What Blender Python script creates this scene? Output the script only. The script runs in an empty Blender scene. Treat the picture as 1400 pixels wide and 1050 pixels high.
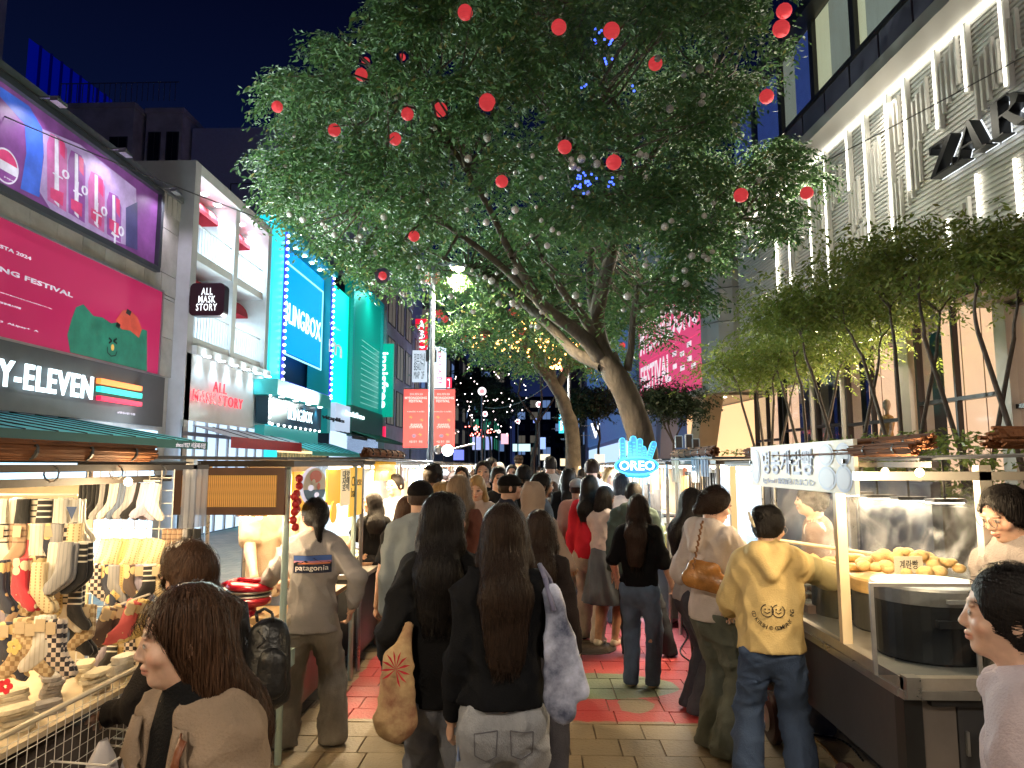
import bpy,bmesh,math,random
import numpy as np
from mathutils import Vector,Matrix,Euler
random.seed(7);np.random.seed(7)
SC=bpy.context.scene
COL=SC.collection
R=math.radians
F0=970.0
CAMZ=1.87
cam_d=bpy.data.cameras.new('camera');cam=bpy.data.objects.new('camera',cam_d);COL.objects.link(cam)
cam_d.sensor_width=36;cam_d.lens=36*F0/1400;cam_d.clip_end=800;cam_d.clip_start=.05
cam.location=(0,0,CAMZ)
cam.rotation_euler=(R(90)+math.atan(111/F0),0,math.atan(30/F0))
SC.camera=cam
W=bpy.data.worlds.new('World');SC.world=W;W.use_nodes=True
nt=W.node_tree;nt.nodes.clear()
wo=nt.nodes.new('ShaderNodeOutputWorld');bg=nt.nodes.new('ShaderNodeBackground')
tc=nt.nodes.new('ShaderNodeTexCoord');sx=nt.nodes.new('ShaderNodeSeparateXYZ');cr=nt.nodes.new('ShaderNodeValToRGB')
nt.links.new(tc.outputs['Generated'],sx.inputs[0]);nt.links.new(sx.outputs['Z'],cr.inputs[0])
cr.color_ramp.elements[0].position=0.0;cr.color_ramp.elements[0].color=(.055,.085,.30,1)
e=cr.color_ramp.elements.new(.22);e.color=(.014,.034,.17,1)
cr.color_ramp.elements[-1].position=.62;cr.color_ramp.elements[-1].color=(.003,.005,.034,1)
nt.links.new(cr.outputs[0],bg.inputs[0]);bg.inputs[1].default_value=.10
nt.links.new(bg.outputs[0],wo.inputs[0])
SC.view_settings.view_transform='Standard';SC.view_settings.look='None'
SC.view_settings.exposure=1.32;SC.view_settings.gamma=1
SC.cycles.max_bounces=6;SC.cycles.diffuse_bounces=3;SC.cycles.glossy_bounces=3
SC.cycles.transmission_bounces=4;SC.cycles.transparent_max_bounces=10;SC.cycles.volume_bounces=1
SC.cycles.sample_clamp_indirect=4;SC.cycles.use_denoising=True;SC.cycles.caustics_reflective=False
SC.cycles.caustics_refractive=False;SC.cycles.volume_step_rate=2.0;SC.cycles.volume_max_steps=96
_cm=cam.rotation_euler.to_matrix();CP=Vector((0,0,CAMZ))
def ray(px,py):return _cm@Vector(((px-700)/F0,-(py-525)/F0,-1))
def atY(px,py,Y):d=ray(px,py);return CP+d*(Y/d.y)
def atX(px,py,X):d=ray(px,py);return CP+d*(X/d.x)
def atZ(px,py,z=0):d=ray(px,py);return CP+d*((z-CAMZ)/d.z)
class Plane:
 """upright facade plane: s runs along u, z is up, d stands out along n (towards the street)"""
 def __init__(s,ox,oy,ux,uy,side):
  s.o=Vector((ox,oy,0));s.u=Vector((ux,uy,0)).normalized()
  s.n=Vector((s.u.y,-s.u.x,0))*side
 def P(s,a,z,d=0):return s.o+s.u*a+s.n*d+Vector((0,0,z))
 def px(s,px,py,d=0):
  r=ray(px,py);o=s.o+s.n*d
  t=(o-CP).dot(s.n)/r.dot(s.n);p=CP+r*t
  return(p-s.o).dot(s.u),p.z
 def S(s,px,d=0):return s.px(px,636,d)[0]
_mats={}
def M(name,col,rough=.6,metal=0.,var=0.,vs=4.,bump=0.,bs=30.,em=0.,ecol=None,trans=0.,alpha=1.,st=None,spec=.5,sheen=0.,emit_sample=True,var2=None,coord='Object',ior=1.45):
 if name in _mats:return _mats[name]
 m=bpy.data.materials.new(name);m.use_nodes=True;t=m.node_tree;b=t.nodes['Principled BSDF']
 c4=(*col,1)
 b.inputs['Base Color'].default_value=c4;b.inputs['Roughness'].default_value=rough;b.inputs['Metallic'].default_value=metal
 b.inputs['Specular IOR Level'].default_value=spec;b.inputs['IOR'].default_value=ior
 if sheen:b.inputs['Sheen Weight'].default_value=sheen
 if trans:b.inputs['Transmission Weight'].default_value=trans
 if alpha<1:b.inputs['Alpha'].default_value=alpha
 if em:
  b.inputs['Emission Color'].default_value=(*(ecol or col),1);b.inputs['Emission Strength'].default_value=em
  if not emit_sample:m.cycles.emission_sampling='NONE'
 if var or bump:
  tc=t.nodes.new('ShaderNodeTexCoord');mp=t.nodes.new('ShaderNodeMapping')
  t.links.new(tc.outputs[coord],mp.inputs[0]);mp.inputs['Scale'].default_value=st or(1,1,1)
  if var:
   n=t.nodes.new('ShaderNodeTexNoise');n.inputs['Scale'].default_value=vs;n.inputs['Detail'].default_value=6
   n.inputs['Roughness'].default_value=.65
   t.links.new(mp.outputs[0],n.inputs['Vector'])
   r=t.nodes.new('ShaderNodeValToRGB');r.color_ramp.elements[0].position=.3;r.color_ramp.elements[1].position=.7
   lo=var2 or tuple(x*(1-var)for x in col)
   r.color_ramp.elements[0].color=(*lo,1);r.color_ramp.elements[1].color=(*tuple(min(1,x*(1+var*.6))for x in col),1)
   t.links.new(n.outputs['Fac'],r.inputs[0]);t.links.new(r.outputs[0],b.inputs['Base Color'])
   if em and name[:3]in('ad_','fes'):t.links.new(r.outputs[0],b.inputs['Emission Color'])
   mr=t.nodes.new('ShaderNodeMapRange');mr.inputs['To Min'].default_value=max(0,rough-.12);mr.inputs['To Max'].default_value=min(1,rough+.12)
   t.links.new(n.outputs['Fac'],mr.inputs[0]);t.links.new(mr.outputs[0],b.inputs['Roughness'])
  if bump:
   n2=t.nodes.new('ShaderNodeTexNoise');n2.inputs['Scale'].default_value=bs;n2.inputs['Detail'].default_value=5
   t.links.new(mp.outputs[0],n2.inputs['Vector'])
   bp=t.nodes.new('ShaderNodeBump');bp.inputs['Strength'].default_value=bump;bp.inputs['Distance'].default_value=.02
   t.links.new(n2.outputs['Fac'],bp.inputs['Height']);t.links.new(bp.outputs[0],b.inputs['Normal'])
 _mats[name]=m;return m
def E(name,col,s,sample=False):return M(name,tuple(x*.5 for x in col),.5,em=s*.85,ecol=col,emit_sample=sample,var=.38,vs=2.2)if name[:3]in('ad_','fes')else M(name,tuple(x*.5 for x in col),.5,em=s*.62,ecol=col,emit_sample=sample)
def glass(name='clear_glass',rough=.05,alpha=.22,col=(.8,.85,.9)):
 if name in _mats:return _mats[name]
 m=bpy.data.materials.new(name);m.use_nodes=True;t=m.node_tree;t.nodes.clear()
 o=t.nodes.new('ShaderNodeOutputMaterial');g=t.nodes.new('ShaderNodeBsdfGlossy');g.inputs['Roughness'].default_value=rough
 tr=t.nodes.new('ShaderNodeBsdfTransparent');tr.inputs[0].default_value=(*col,1);mx=t.nodes.new('ShaderNodeMixShader')
 fr=t.nodes.new('ShaderNodeLayerWeight');fr.inputs[0].default_value=.25
 ad=t.nodes.new('ShaderNodeMath');ad.operation='ADD';ad.inputs[1].default_value=.22;ad.operation='MULTIPLY'
 t.links.new(fr.outputs['Facing'],ad.inputs[0]);t.links.new(ad.outputs[0],mx.inputs[0])
 t.links.new(tr.outputs[0],mx.inputs[1]);t.links.new(g.outputs[0],mx.inputs[2]);t.links.new(mx.outputs[0],o.inputs[0])
 _mats[name]=m;return m
_root_m={}
def tag(o,label=None,cat=None,group=None,kind=None):
 if label:o['label']=label
 if cat:o['category']=cat
 if group:o['group']=group
 if kind:o['kind']=kind
 return o
def empty(name,loc=(0,0,0),rz=0.,label=None,cat=None,group=None):
 o=bpy.data.objects.new(name,None);COL.objects.link(o);o.location=loc;o.rotation_euler=(0,0,rz)
 o.empty_display_size=.1
 return tag(o,label,cat,group)
def wm(o):
 m=Matrix.LocRotScale(o.location,o.rotation_euler.to_quaternion(),o.scale)
 return wm(o.parent)@o.matrix_parent_inverse@m if o.parent else m
def setpar(c,p,local=False):
 c.parent=p
 if not local:c.matrix_parent_inverse=wm(p).inverted()
 return c
def meshobj(name,me,mat=None,parent=None,local=False):
 o=bpy.data.objects.new(name,me);COL.objects.link(o)
 if mat is not None:
  for m in(mat if isinstance(mat,(list,tuple))else[mat]):me.materials.append(m)
 if parent is not None:setpar(o,parent,local)
 return o
def copy_tree(o,parent=None):
 c=o.copy();COL.objects.link(c)
 if parent is not None:
  c.parent=parent;c.matrix_parent_inverse=o.matrix_parent_inverse.copy()
 for ch in list(o.children):copy_tree(ch,c)
 return c
class MB:
 def __init__(s):s.v=[];s.f=[];s.m=[];s.sm=False;s.cur=0
 def quad(s,*p):
  i=len(s.v);s.v+=[tuple(q)for q in p];s.f.append(tuple(range(i,i+len(p))));s.m.append(s.cur);return s
 def hexa(s,p):
  i=len(s.v);s.v+=[tuple(q)for q in p]
  for f in((0,3,2,1),(4,5,6,7),(0,1,5,4),(1,2,6,5),(2,3,7,6),(3,0,4,7)):
   s.f.append(tuple(i+k for k in f));s.m.append(s.cur)
  return s
 def box(s,x0,y0,z0,x1,y1,z1):
  return s.hexa([(x0,y0,z0),(x1,y0,z0),(x1,y1,z0),(x0,y1,z0),(x0,y0,z1),(x1,y0,z1),(x1,y1,z1),(x0,y1,z1)])
 def fb(s,pl,s0,s1,z0,z1,d0,d1):
  P=pl.P
  return s.hexa([P(s0,z0,d0),P(s1,z0,d0),P(s1,z0,d1),P(s0,z0,d1),P(s0,z1,d0),P(s1,z1,d0),P(s1,z1,d1),P(s0,z1,d1)])
 def tube(s,a,b,r,r2=None,n=8,caps=True):
  a=Vector(a);b=Vector(b);r2=r if r2 is None else r2;d=(b-a)
  if d.length<1e-6:return s
  d.normalize();x=d.orthogonal().normalized();y=d.cross(x);i=len(s.v)
  for c,rr in((a,r),(b,r2)):
   for k in range(n):
    t=2*math.pi*k/n;s.v.append(tuple(c+(x*math.cos(t)+y*math.sin(t))*rr))
  for k in range(n):
   k2=(k+1)%n;s.f.append((i+k,i+k2,i+n+k2,i+n+k));s.m.append(s.cur)
  if caps:
   s.f.append(tuple(i+n-1-k for k in range(n)));s.f.append(tuple(i+n+k for k in range(n)));s.m+=[s.cur]*2
  return s
 def path(s,pts,r,n=6):
  rr=r if isinstance(r,(list,tuple))else[r]*len(pts)
  for a,b,p,q in zip(pts,pts[1:],rr,rr[1:]):s.tube(a,b,p,q,n)
  return s
 def lathe(s,c,prof,n=24,axis=None,cap=True):
  """prof: list of (radius, height) up from c"""
  c=Vector(c);z=Vector(axis or(0,0,1)).normalized();x=z.orthogonal().normalized();y=z.cross(x);i=len(s.v)
  for r_,h in prof:
   for k in range(n):
    t=2*math.pi*k/n;s.v.append(tuple(c+z*h+(x*math.cos(t)+y*math.sin(t))*max(r_,1e-4)))
  for j in range(len(prof)-1):
   for k in range(n):
    k2=(k+1)%n;s.f.append((i+j*n+k,i+j*n+k2,i+(j+1)*n+k2,i+(j+1)*n+k));s.m.append(s.cur)
  if cap:
   s.f.append(tuple(i+n-1-k for k in range(n)));s.f.append(tuple(i+(len(prof)-1)*n+k for k in range(n)));s.m+=[s.cur]*2
  return s
 def ball(s,c,r,n=12,sz=1.):
  return s.lathe(c,[(r*math.sin(math.pi*k/(n//2+1)),-r*sz*math.cos(math.pi*k/(n//2+1)))for k in range(0,n//2+2)],n,cap=False)
 def build(s,name,mat,parent=None,smooth=False,local=False,bevel=0.):
  me=bpy.data.meshes.new(name);me.from_pydata(s.v,[],s.f)
  o=meshobj(name,me,mat,parent,local)
  if isinstance(mat,(list,tuple))and len(mat)>1:me.polygons.foreach_set('material_index',s.m)
  if smooth or s.sm:me.polygons.foreach_set('use_smooth',[True]*len(me.polygons))
  if bevel:
   b=o.modifiers.new('bevel','BEVEL');b.width=bevel;b.segments=1;b.limit_method='ANGLE'
  return o
def text_mesh(s,bold=0.,ext=.0,shear=0.,res=2,space=1.,vertical=False,align='LEFT'):
 c=bpy.data.curves.new('t','FONT');c.body=s;c.offset=bold*.42;c.extrude=ext;c.shear=shear
 c.resolution_u=res;c.space_character=space;c.space_line=.8 if '\n' in s else 1;c.align_x=align
 o=bpy.data.objects.new('t',c);COL.objects.link(o)
 dg=bpy.context.evaluated_depsgraph_get();dg.update()
 me=bpy.data.meshes.new_from_object(o.evaluated_get(dg));bpy.data.objects.remove(o);bpy.data.curves.remove(c)
 return me
def text_on(name,s,box,pl,d,mat,parent=None,bold=.0,thick=.01,shear=0.,turn=0,flip=False,space=1.,align='LEFT',kind=None):
 """lettering stretched into box=(s0,s1,z0,z1) on plane pl standing d out; turn=90 for letters read downwards"""
 me=text_mesh(s,bold,.05,shear,space=space,align=align)
 n=len(me.vertices)
 if n==0:return None
 co=np.empty(n*3,'f');me.vertices.foreach_get('co',co);co=co.reshape(-1,3)
 if turn:co=np.stack([co[:,1],-co[:,0],co[:,2]],1)
 if turn<0:co=co*np.array([-1,-1,1])
 lo=co.min(0);hi=co.max(0);q=(co-lo)/np.maximum(hi-lo,1e-6)
 s0,s1,z0,z1=box
 if flip:q[:,0]=1-q[:,0]
 A=s0+(s1-s0)*q[:,0];Z=z0+(z1-z0)*q[:,1];D=d+thick*q[:,2]
 o=np.array(pl.o)[None]+A[:,None]*np.array(pl.u)[None]+D[:,None]*np.array(pl.n)[None];o[:,2]+=Z
 me.vertices.foreach_set('co',o.astype('f').ravel());me.name=name
 bm=bmesh.new();bm.from_mesh(me);bmesh.ops.recalc_face_normals(bm,faces=bm.faces);bm.to_mesh(me);bm.free()
 me.materials.clear()
 return meshobj(name,me,mat,parent)
def npmesh(name,V,Q,mat=None,parent=None,local=False,smooth=True,col=None,mi=None):
 """V (n,3) float, Q (m,3|4) int"""
 me=bpy.data.meshes.new(name);m,k=Q.shape
 me.vertices.add(len(V));me.vertices.foreach_set('co',np.ascontiguousarray(V,'f').ravel())
 me.loops.add(m*k);me.loops.foreach_set('vertex_index',np.ascontiguousarray(Q,'i').ravel())
 me.polygons.add(m);me.polygons.foreach_set('loop_start',np.arange(0,m*k,k,dtype='i'))
 if smooth:me.polygons.foreach_set('use_smooth',np.ones(m,bool))
 if mi is not None:me.polygons.foreach_set('material_index',np.ascontiguousarray(mi,'i'))
 me.update(calc_edges=True)
 if col is not None:
  a=me.color_attributes.new('paint','FLOAT_COLOR','POINT')
  a.data.foreach_set('color',np.concatenate([col,np.ones((len(col),1))],1).astype('f').ravel())
 return meshobj(name,me,mat,parent,local)
def lamp(kind,loc,power,col=(1,.8,.55),size=.2,rot=None,to=None,spot=None,name='lamp_light',parent=None,sy=None,blend=.5,spread=None):
 l=bpy.data.lights.new(name,kind);l.energy=power;l.color=col
 if kind=='AREA':
  l.size=size
  if sy:l.shape='RECTANGLE';l.size_y=sy
  if spread:l.spread=R(spread)
 else:l.shadow_soft_size=size
 if kind=='SPOT':l.spot_size=R(spot or 90);l.spot_blend=blend
 o=bpy.data.objects.new(name,l);COL.objects.link(o);o.location=loc
 if to is not None:o.rotation_euler=(Vector(to)-Vector(loc)).to_track_quat('-Z','Y').to_euler()
 if rot:o.rotation_euler=rot
 if parent is not None:setpar(o,parent)
 return o
#  ground
m_gr=M('street_stone',(.36,.30,.22),.62,var=.35,vs=5,bump=.35,bs=60)
def paving_mat():
 m=bpy.data.materials.new('far_paving');m.use_nodes=True;t=m.node_tree;b=t.nodes['Principled BSDF'];b.inputs['Roughness'].default_value=.55
 tc=t.nodes.new('ShaderNodeTexCoord');br=t.nodes.new('ShaderNodeTexBrick');t.links.new(tc.outputs['Object'],br.inputs['Vector'])
 br.inputs['Scale'].default_value=1;br.inputs['Brick Width'].default_value=.32;br.inputs['Row Height'].default_value=.28
 br.inputs['Mortar Size'].default_value=.008;br.inputs['Color1'].default_value=(.30,.25,.19,1);br.inputs['Color2'].default_value=(.24,.21,.17,1);br.inputs['Mortar'].default_value=(.09,.075,.06,1)
 n=t.nodes.new('ShaderNodeTexNoise');n.inputs['Scale'].default_value=2.5;n.inputs['Detail'].default_value=8
 mx=t.nodes.new('ShaderNodeMix');mx.data_type='RGBA';mx.blend_type='MULTIPLY';mx.inputs[0].default_value=.6
 t.links.new(tc.outputs['Object'],n.inputs['Vector']);t.links.new(br.outputs['Color'],mx.inputs[6]);t.links.new(n.outputs['Fac'],mx.inputs[7]);t.links.new(mx.outputs[2],b.inputs['Base Color'])
 bp=t.nodes.new('ShaderNodeBump');bp.inputs['Strength'].default_value=.5;bp.inputs['Distance'].default_value=.01
 t.links.new(n.outputs['Fac'],bp.inputs['Height']);t.links.new(bp.outputs[0],b.inputs['Normal'])
 return m
mp_=paving_mat()
tag(MB().quad((-300,-60,-.035),(300,-60,-.035),(300,500,-.035),(-300,500,-.035)).build('ground',M('ground_asphalt',(.05,.05,.055),.8,var=.3,vs=1)),kind='structure')
PX0,PX1,PY0,PY1=-1.75,2.15,2.9,9.2
fs=MB()
for a in((-9,-4,PX0,120),(PX1,-4,9,120),(PX0,-4,PX1,PY0),(PX0,PY1,PX1,120)):
 fs.box(a[0],a[1],-.03,a[2],a[3],0)
street=tag(fs.build('street_pavement',mp_),kind='structure')
bed=tag(MB().box(PX0,PY0,-.03,PX1,PY1,-.012).build('paving_bed',M('bed_sand',(.20,.15,.12),.9,var=.3,vs=20)),kind='structure')
def paver_mat():
 m=bpy.data.materials.new('painted_paver');m.use_nodes=True;t=m.node_tree;b=t.nodes['Principled BSDF'];N=t.nodes.new;L=t.links.new
 g=N('ShaderNodeNewGeometry');sp=N('ShaderNodeSeparateXYZ')
 nz=N('ShaderNodeTexNoise');nz.inputs['Scale'].default_value=3.2;nz.inputs['Detail'].default_value=9;L(g.outputs['Position'],nz.inputs['Vector']);nz.inputs['Roughness'].default_value=.7
 nf=N('ShaderNodeTexNoise');nf.inputs['Scale'].default_value=45;nf.inputs['Detail'].default_value=6;L(g.outputs['Position'],nf.inputs['Vector'])
 va=N('ShaderNodeVectorMath');va.operation='MULTIPLY_ADD';L(nz.outputs['Color'],va.inputs[0]);va.inputs[1].default_value=(.16,.16,0);L(g.outputs['Position'],va.inputs[2])
 L(va.outputs[0],sp.inputs[0])
 def math_(op,a,c,clamp=False):
  n=N('ShaderNodeMath');n.operation=op;n.use_clamp=clamp
  for i,q in((0,a),(1,c)):
   if isinstance(q,(int,float)):n.inputs[i].default_value=q
   else:L(q,n.inputs[i])
  return n.outputs[0]
 def step(x,e,s=60):return math_('MULTIPLY',math_('SUBTRACT',x,e),s,True)
 X,Y=sp.outputs['X'],sp.outputs['Y']
 def mix(f,a,c):
  n=N('ShaderNodeMix');n.data_type='RGBA'
  if isinstance(f,float):n.inputs[0].default_value=f
  else:L(f,n.inputs[0])
  for i,q in((6,a),(7,c)):
   if isinstance(q,tuple):n.inputs[i].default_value=(*q,1)
   else:L(q,n.inputs[i])
  return n.outputs[2]
 rnd=N('ShaderNodeObjectInfo').outputs['Random']
 stone=mix(rnd,(.42,.32,.19),(.34,.27,.17))
 stone=mix(math_('MULTIPLY',nz.outputs['Fac'],.8),stone,(.21,.175,.13))
 red=(.50,.06,.065)
 pink=(.66,.17,.23)
 r_=mix(step(Y,7.0,1.2),red,pink)
 def inell(cx,cy,rx,ry,s=25):
  a=math_('POWER',math_('DIVIDE',math_('SUBTRACT',X,cx),rx),2.);c=math_('POWER',math_('DIVIDE',math_('SUBTRACT',Y,cy),ry),2.)
  return math_('MULTIPLY',math_('SUBTRACT',1.,math_('ADD',a,c)),s,True)
 c=mix(inell(.62,6.42,.68,.36),r_,(.20,.27,.17))
 c=mix(inell(1.75,5.9,.5,1.1),c,red)
 infield=math_('MULTIPLY',math_('MULTIPLY',step(Y,5.55),step(X,-1.5)),math_('SUBTRACT',1.,step(X,2.05)))
 wear=math_('MULTIPLY',math_('SUBTRACT',nz.outputs['Fac'],.60),6.,True)
 infield=math_('MULTIPLY',infield,math_('SUBTRACT',1.,math_('MULTIPLY',wear,.75)))
 infield=math_('MULTIPLY',infield,math_('SUBTRACT',1.,inell(.87,5.93,.14,.19,12)))
 c=mix(infield,stone,c)
 st_=N('ShaderNodeTexNoise');st_.inputs['Scale'].default_value=.9;st_.inputs['Detail'].default_value=4;L(g.outputs['Position'],st_.inputs['Vector'])
 c=mix(math_('MULTIPLY',math_('MULTIPLY',math_('SUBTRACT',st_.outputs['Fac'],.5),5.,True),.5),c,(.13,.10,.085))
 spk=math_('MULTIPLY',math_('SUBTRACT',nf.outputs['Fac'],.62),8.,True)
 c=mix(math_('MULTIPLY',spk,.75),c,(.08,.065,.05))
 L(c,b.inputs['Base Color'])
 b.inputs['Roughness'].default_value=.5
 bp=N('ShaderNodeBump');bp.inputs['Strength'].default_value=.8;bp.inputs['Distance'].default_value=.008;L(nf.outputs['Fac'],bp.inputs['Height']);L(bp.outputs[0],b.inputs['Normal'])
 return m
mpv=paver_mat()
def paver_mesh(w,l):
 bm=MB();c=.004
 z=0
 bm.v=[(-w,-l,-.02),(w,-l,-.02),(w,l,-.02),(-w,l,-.02),(-w+c,-l+c,0),(w-c,-l+c,0),(w-c,l-c,0),(-w+c,l-c,0)]
 bm.f=[(4,5,6,7),(0,1,5,4),(1,2,6,5),(2,3,7,6),(3,0,4,7)]
 me=bpy.data.meshes.new('paver');me.from_pydata(bm.v,[],bm.f);me.materials.append(mpv);return me
rows=[.28*k for k in range(int((PY1-PY0)/.28))]
cand=[]
for j,y in enumerate(rows):
 x=PX0-(.15 if j%2 else 0)+(j*.07%.11)
 while x<PX1:
  w=random.choice([.28,.34,.42])
  x0,x1=max(x,PX0),min(x+w,PX1)
  if x1-x0>.05:cand.append((x0,x1,PY0+y,PY0+y+.28))
  x+=w
cand.sort(key=lambda a:a[2])
_pm={}
stuffp=MB()
for i,(x0,x1,y0,y1)in enumerate(cand):
 w=round((x1-x0)/2-.0018,4);l=.1383;dz=random.uniform(-.003,.002)
 cx,cy=(x0+x1)/2,(y0+y1)/2
 if i<298:
  if w not in _pm:_pm[w]=paver_mesh(w,l)
  o=bpy.data.objects.new('paver',_pm[w]);COL.objects.link(o);o.parent=bed
  o.location=(cx,cy,dz);o.rotation_euler=(random.uniform(-.006,.006),random.uniform(-.006,.006),random.uniform(-.008,.008))
 else:
  stuffp.box(cx-w,cy-l,-.02,cx+w,cy+l,dz)
if stuffp.v:o=stuffp.build('far_pavers',mpv,bed);o['kind']='stuff'
mc=empty('manhole_cover',atZ(803,885),0,'round worn manhole cover set in the pink painted paving','manhole cover')
c=mc.location
b_=MB();b_.lathe((c.x,c.y,-.01),[(.30,0),(.30,.016),(.275,.016),(.27,.011),(.001,.011)],32);b_.build('ring',M('iron_cover',(.17,.13,.09),.55,.4,var=.4,vs=20,bump=.4,bs=90),mc)
b_=MB()
for k in range(-4,5):
 b_.box(c.x-.2,c.y+k*.05-.008,.0015,c.x+.2,c.y+k*.05+.008,.006)
b_.build('tread',M('iron_cover',(0,0,0)),mc)
def cable(pts,r,mat,label,name='cable',cat='cable',group=None,wob=.0):
 q=[]
 P=[Vector(p)for p in pts];P=[P[0]]+P+[P[-1]]
 for a in range(1,len(P)-2):
  for k in range(8):
   t=k/8;q.append(.5*((2*P[a])+(-P[a-1]+P[a+1])*t+(2*P[a-1]-5*P[a]+4*P[a+1]-P[a+2])*t*t+(-P[a-1]+3*P[a]-3*P[a+1]+P[a+2])*t**3))
 q.append(P[-1]);o=MB().path(q,r,6).build(name,mat,smooth=True);tag(o,label,cat,group);return o
mrub=M('black_rubber',(.015,.015,.017),.5)
gz=lambda px,py:tuple(atZ(px,py,.012))
cable([gz(905,870),gz(925,850),gz(940,868),gz(930,890),gz(945,905),gz(975,925)],.008,mrub,'thin black cable looping over the paving behind the hooded women')
cable([gz(1070,950),gz(1085,985),gz(1125,1020),gz(1150,1050)],.009,M('tan_cable',(.35,.2,.08),.6),'tan cable running from the cart wheel along the pavers')
cable([gz(1060,980),gz(1090,1000),gz(1150,1012),gz(1180,1040)],.007,mrub,'black cable lying under the dark cart beside the pavers')
#  west side of the street: shops
m_stone=M('grey_stone_cladding',(.60,.56,.55),.6,var=.22,vs=1.6,bump=.12,bs=40)
m_stone2=M('grey_stone_cladding_b',(.52,.49,.48),.65,var=.25,vs=2.1,bump=.12,bs=40)
m_dark=M('dark_gap',(.02,.02,.022),.7)
m_grey=M('sign_grey',(.085,.085,.09),.5,var=.2,vs=3)
m_alu=M('aluminium',(.42,.43,.45),.35,.8,var=.15,vs=10)
m_steel=M('brushed_steel',(.38,.38,.39),.28,.9,var=.25,vs=6,bump=.05,bs=80)
m_white=M('white_render',(.80,.82,.84),.6,var=.08,vs=3)
m_navy=M('navy_panel',(.02,.03,.08),.4)
m_red=M('red_cloth',(.42,.02,.035),.7,var=.2,vs=8)
m_win=M('dark_window',(.012,.015,.02),.08,0,spec=.8)
PA=Plane(-9,0,0,1,1)
sA1=PA.S(227);zA=PA.px(228,262)[1]
shop=empty('convenience_store',(-9,10,0),0,'stone clad corner shop building with wide advert panels and a teal awning','building')
MB().box(-17,3,0,-9.03,sA1,zA-.05).build('wall',m_stone2,shop)
def rect(pl,p0,p1,d=0):
 """rectangle from two pixel points (upper corner of one end, lower corner of the other)"""
 a=pl.px(*p0,d);b=pl.px(*p1,d);return min(a[0],b[0]),max(a[0],b[0]),min(a[1],b[1]),max(a[1],b[1])
z_ads_lo=PA.px(0,462)[1];z_f1=PA.px(0,300)[1];z_p0=PA.px(0,258)[1];z_p1=PA.px(0,112)[1]
sP1=PA.S(191);sF1=PA.S(203)
zsign1=PA.px(0,462)[1]-.05;zsign0=PA.px(0,562)[1]
parts_t=[]
zr=[z_ads_lo+.0,z_ads_lo+.95,z_ads_lo+1.9,z_f1,z_p0,z_p0+1.1,z_p1,zA-.55]
def tile(pl,s0,s1,z0,z1,mat,par,d=.03,g=.008,name='stone_tile'):
 return MB().fb(pl,s0+g,s1-g,z0+g,z1-g,-.02,d+random.uniform(-.003,.003)).build(name,mat,par)
for i in range(len(zr)-1):
 z0,z1=zr[i],zr[i+1]
 if z1<=z_f1+.01:s0=sF1+.1
 elif z1<=z_p0+.01:s0=6
 else:s0=sP1+.12
 s=sA1
 while s>s0+.05:
  w=.92 if i!=3 else .75
  tile(PA,max(s-w,s0),s,z0,z1,random.choice([m_stone,m_stone2]),shop);s-=w
for k in range(46):
 s=sA1-.12-k*.24
 MB().fb(PA,s-.095,s+.095,zA-.55,zA-.08,-.02,.05).build('parapet_rib',m_stone,shop)
MB().fb(PA,5,sA1+.05,zA-.08,zA+.06,-.3,.12).build('coping',m_alu,shop)
ad=empty('billboard',PA.P(10,z_p0+.1,.1),0,'upper billboard of purple drink cans framed in dark metal on the stone wall','billboard')
fr=MB();zt=z_p1-.02;zb=z_p0+.02
for a in((5,sP1+.1,zb-.12,zb,0,.16),(5,sP1+.1,zt,zt+.12,0,.16),(sP1,sP1+.12,zb,zt,0,.16)):fr.fb(PA,*a)
fr.build('frame',M('ad_frame',(.10,.11,.13),.4,.5),ad)
def adpanel(pl,s0,s1,z0,z1,d,layers,par):
 pass
def polyprint(name,pl,pts,d,mat,par,thick=.004):
 """flat printed shape, pts in pixels"""
 q=[pl.px(x,y,d)for x,y in pts]
 b=MB();n=len(q);b.quad(*[pl.P(a,z,d)for a,z in q]);return b.build(name,mat,par)
MB().fb(PA,5,sP1,zb,zt,.02,.06).build('panel',M('ad_purple',(.16,.05,.20),.45,var=.6,vs=.9,em=.28,ecol=(.30,.08,.36),emit_sample=False),ad)
pcol={'blue':E('ad_blue',(.06,.16,.75),.55),'violet':E('ad_violet',(.36,.10,.42),.5),'lav':E('ad_lavender',(.50,.36,.66),.55),'pink':E('ad_pink',(.62,.16,.42),.55),'hot':E('ad_hot',(.75,.07,.22),.6),'navy':E('ad_navy',(.10,.09,.28),.4),'wht':E('ad_white',(.75,.72,.85),.7),'sky':E('ad_sky',(.30,.45,.62),.5)}
polyprint('print',PA,[(0,118),(40,145),(58,176),(60,205),(54,270),(28,258),(36,210),(34,170),(0,132)],.064,pcol['blue'],ad)
polyprint('print',PA,[(58,176),(110,198),(186,258),(188,340),(150,328),(70,288),(54,262),(60,215)],.066,pcol['lav'],ad)
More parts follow.
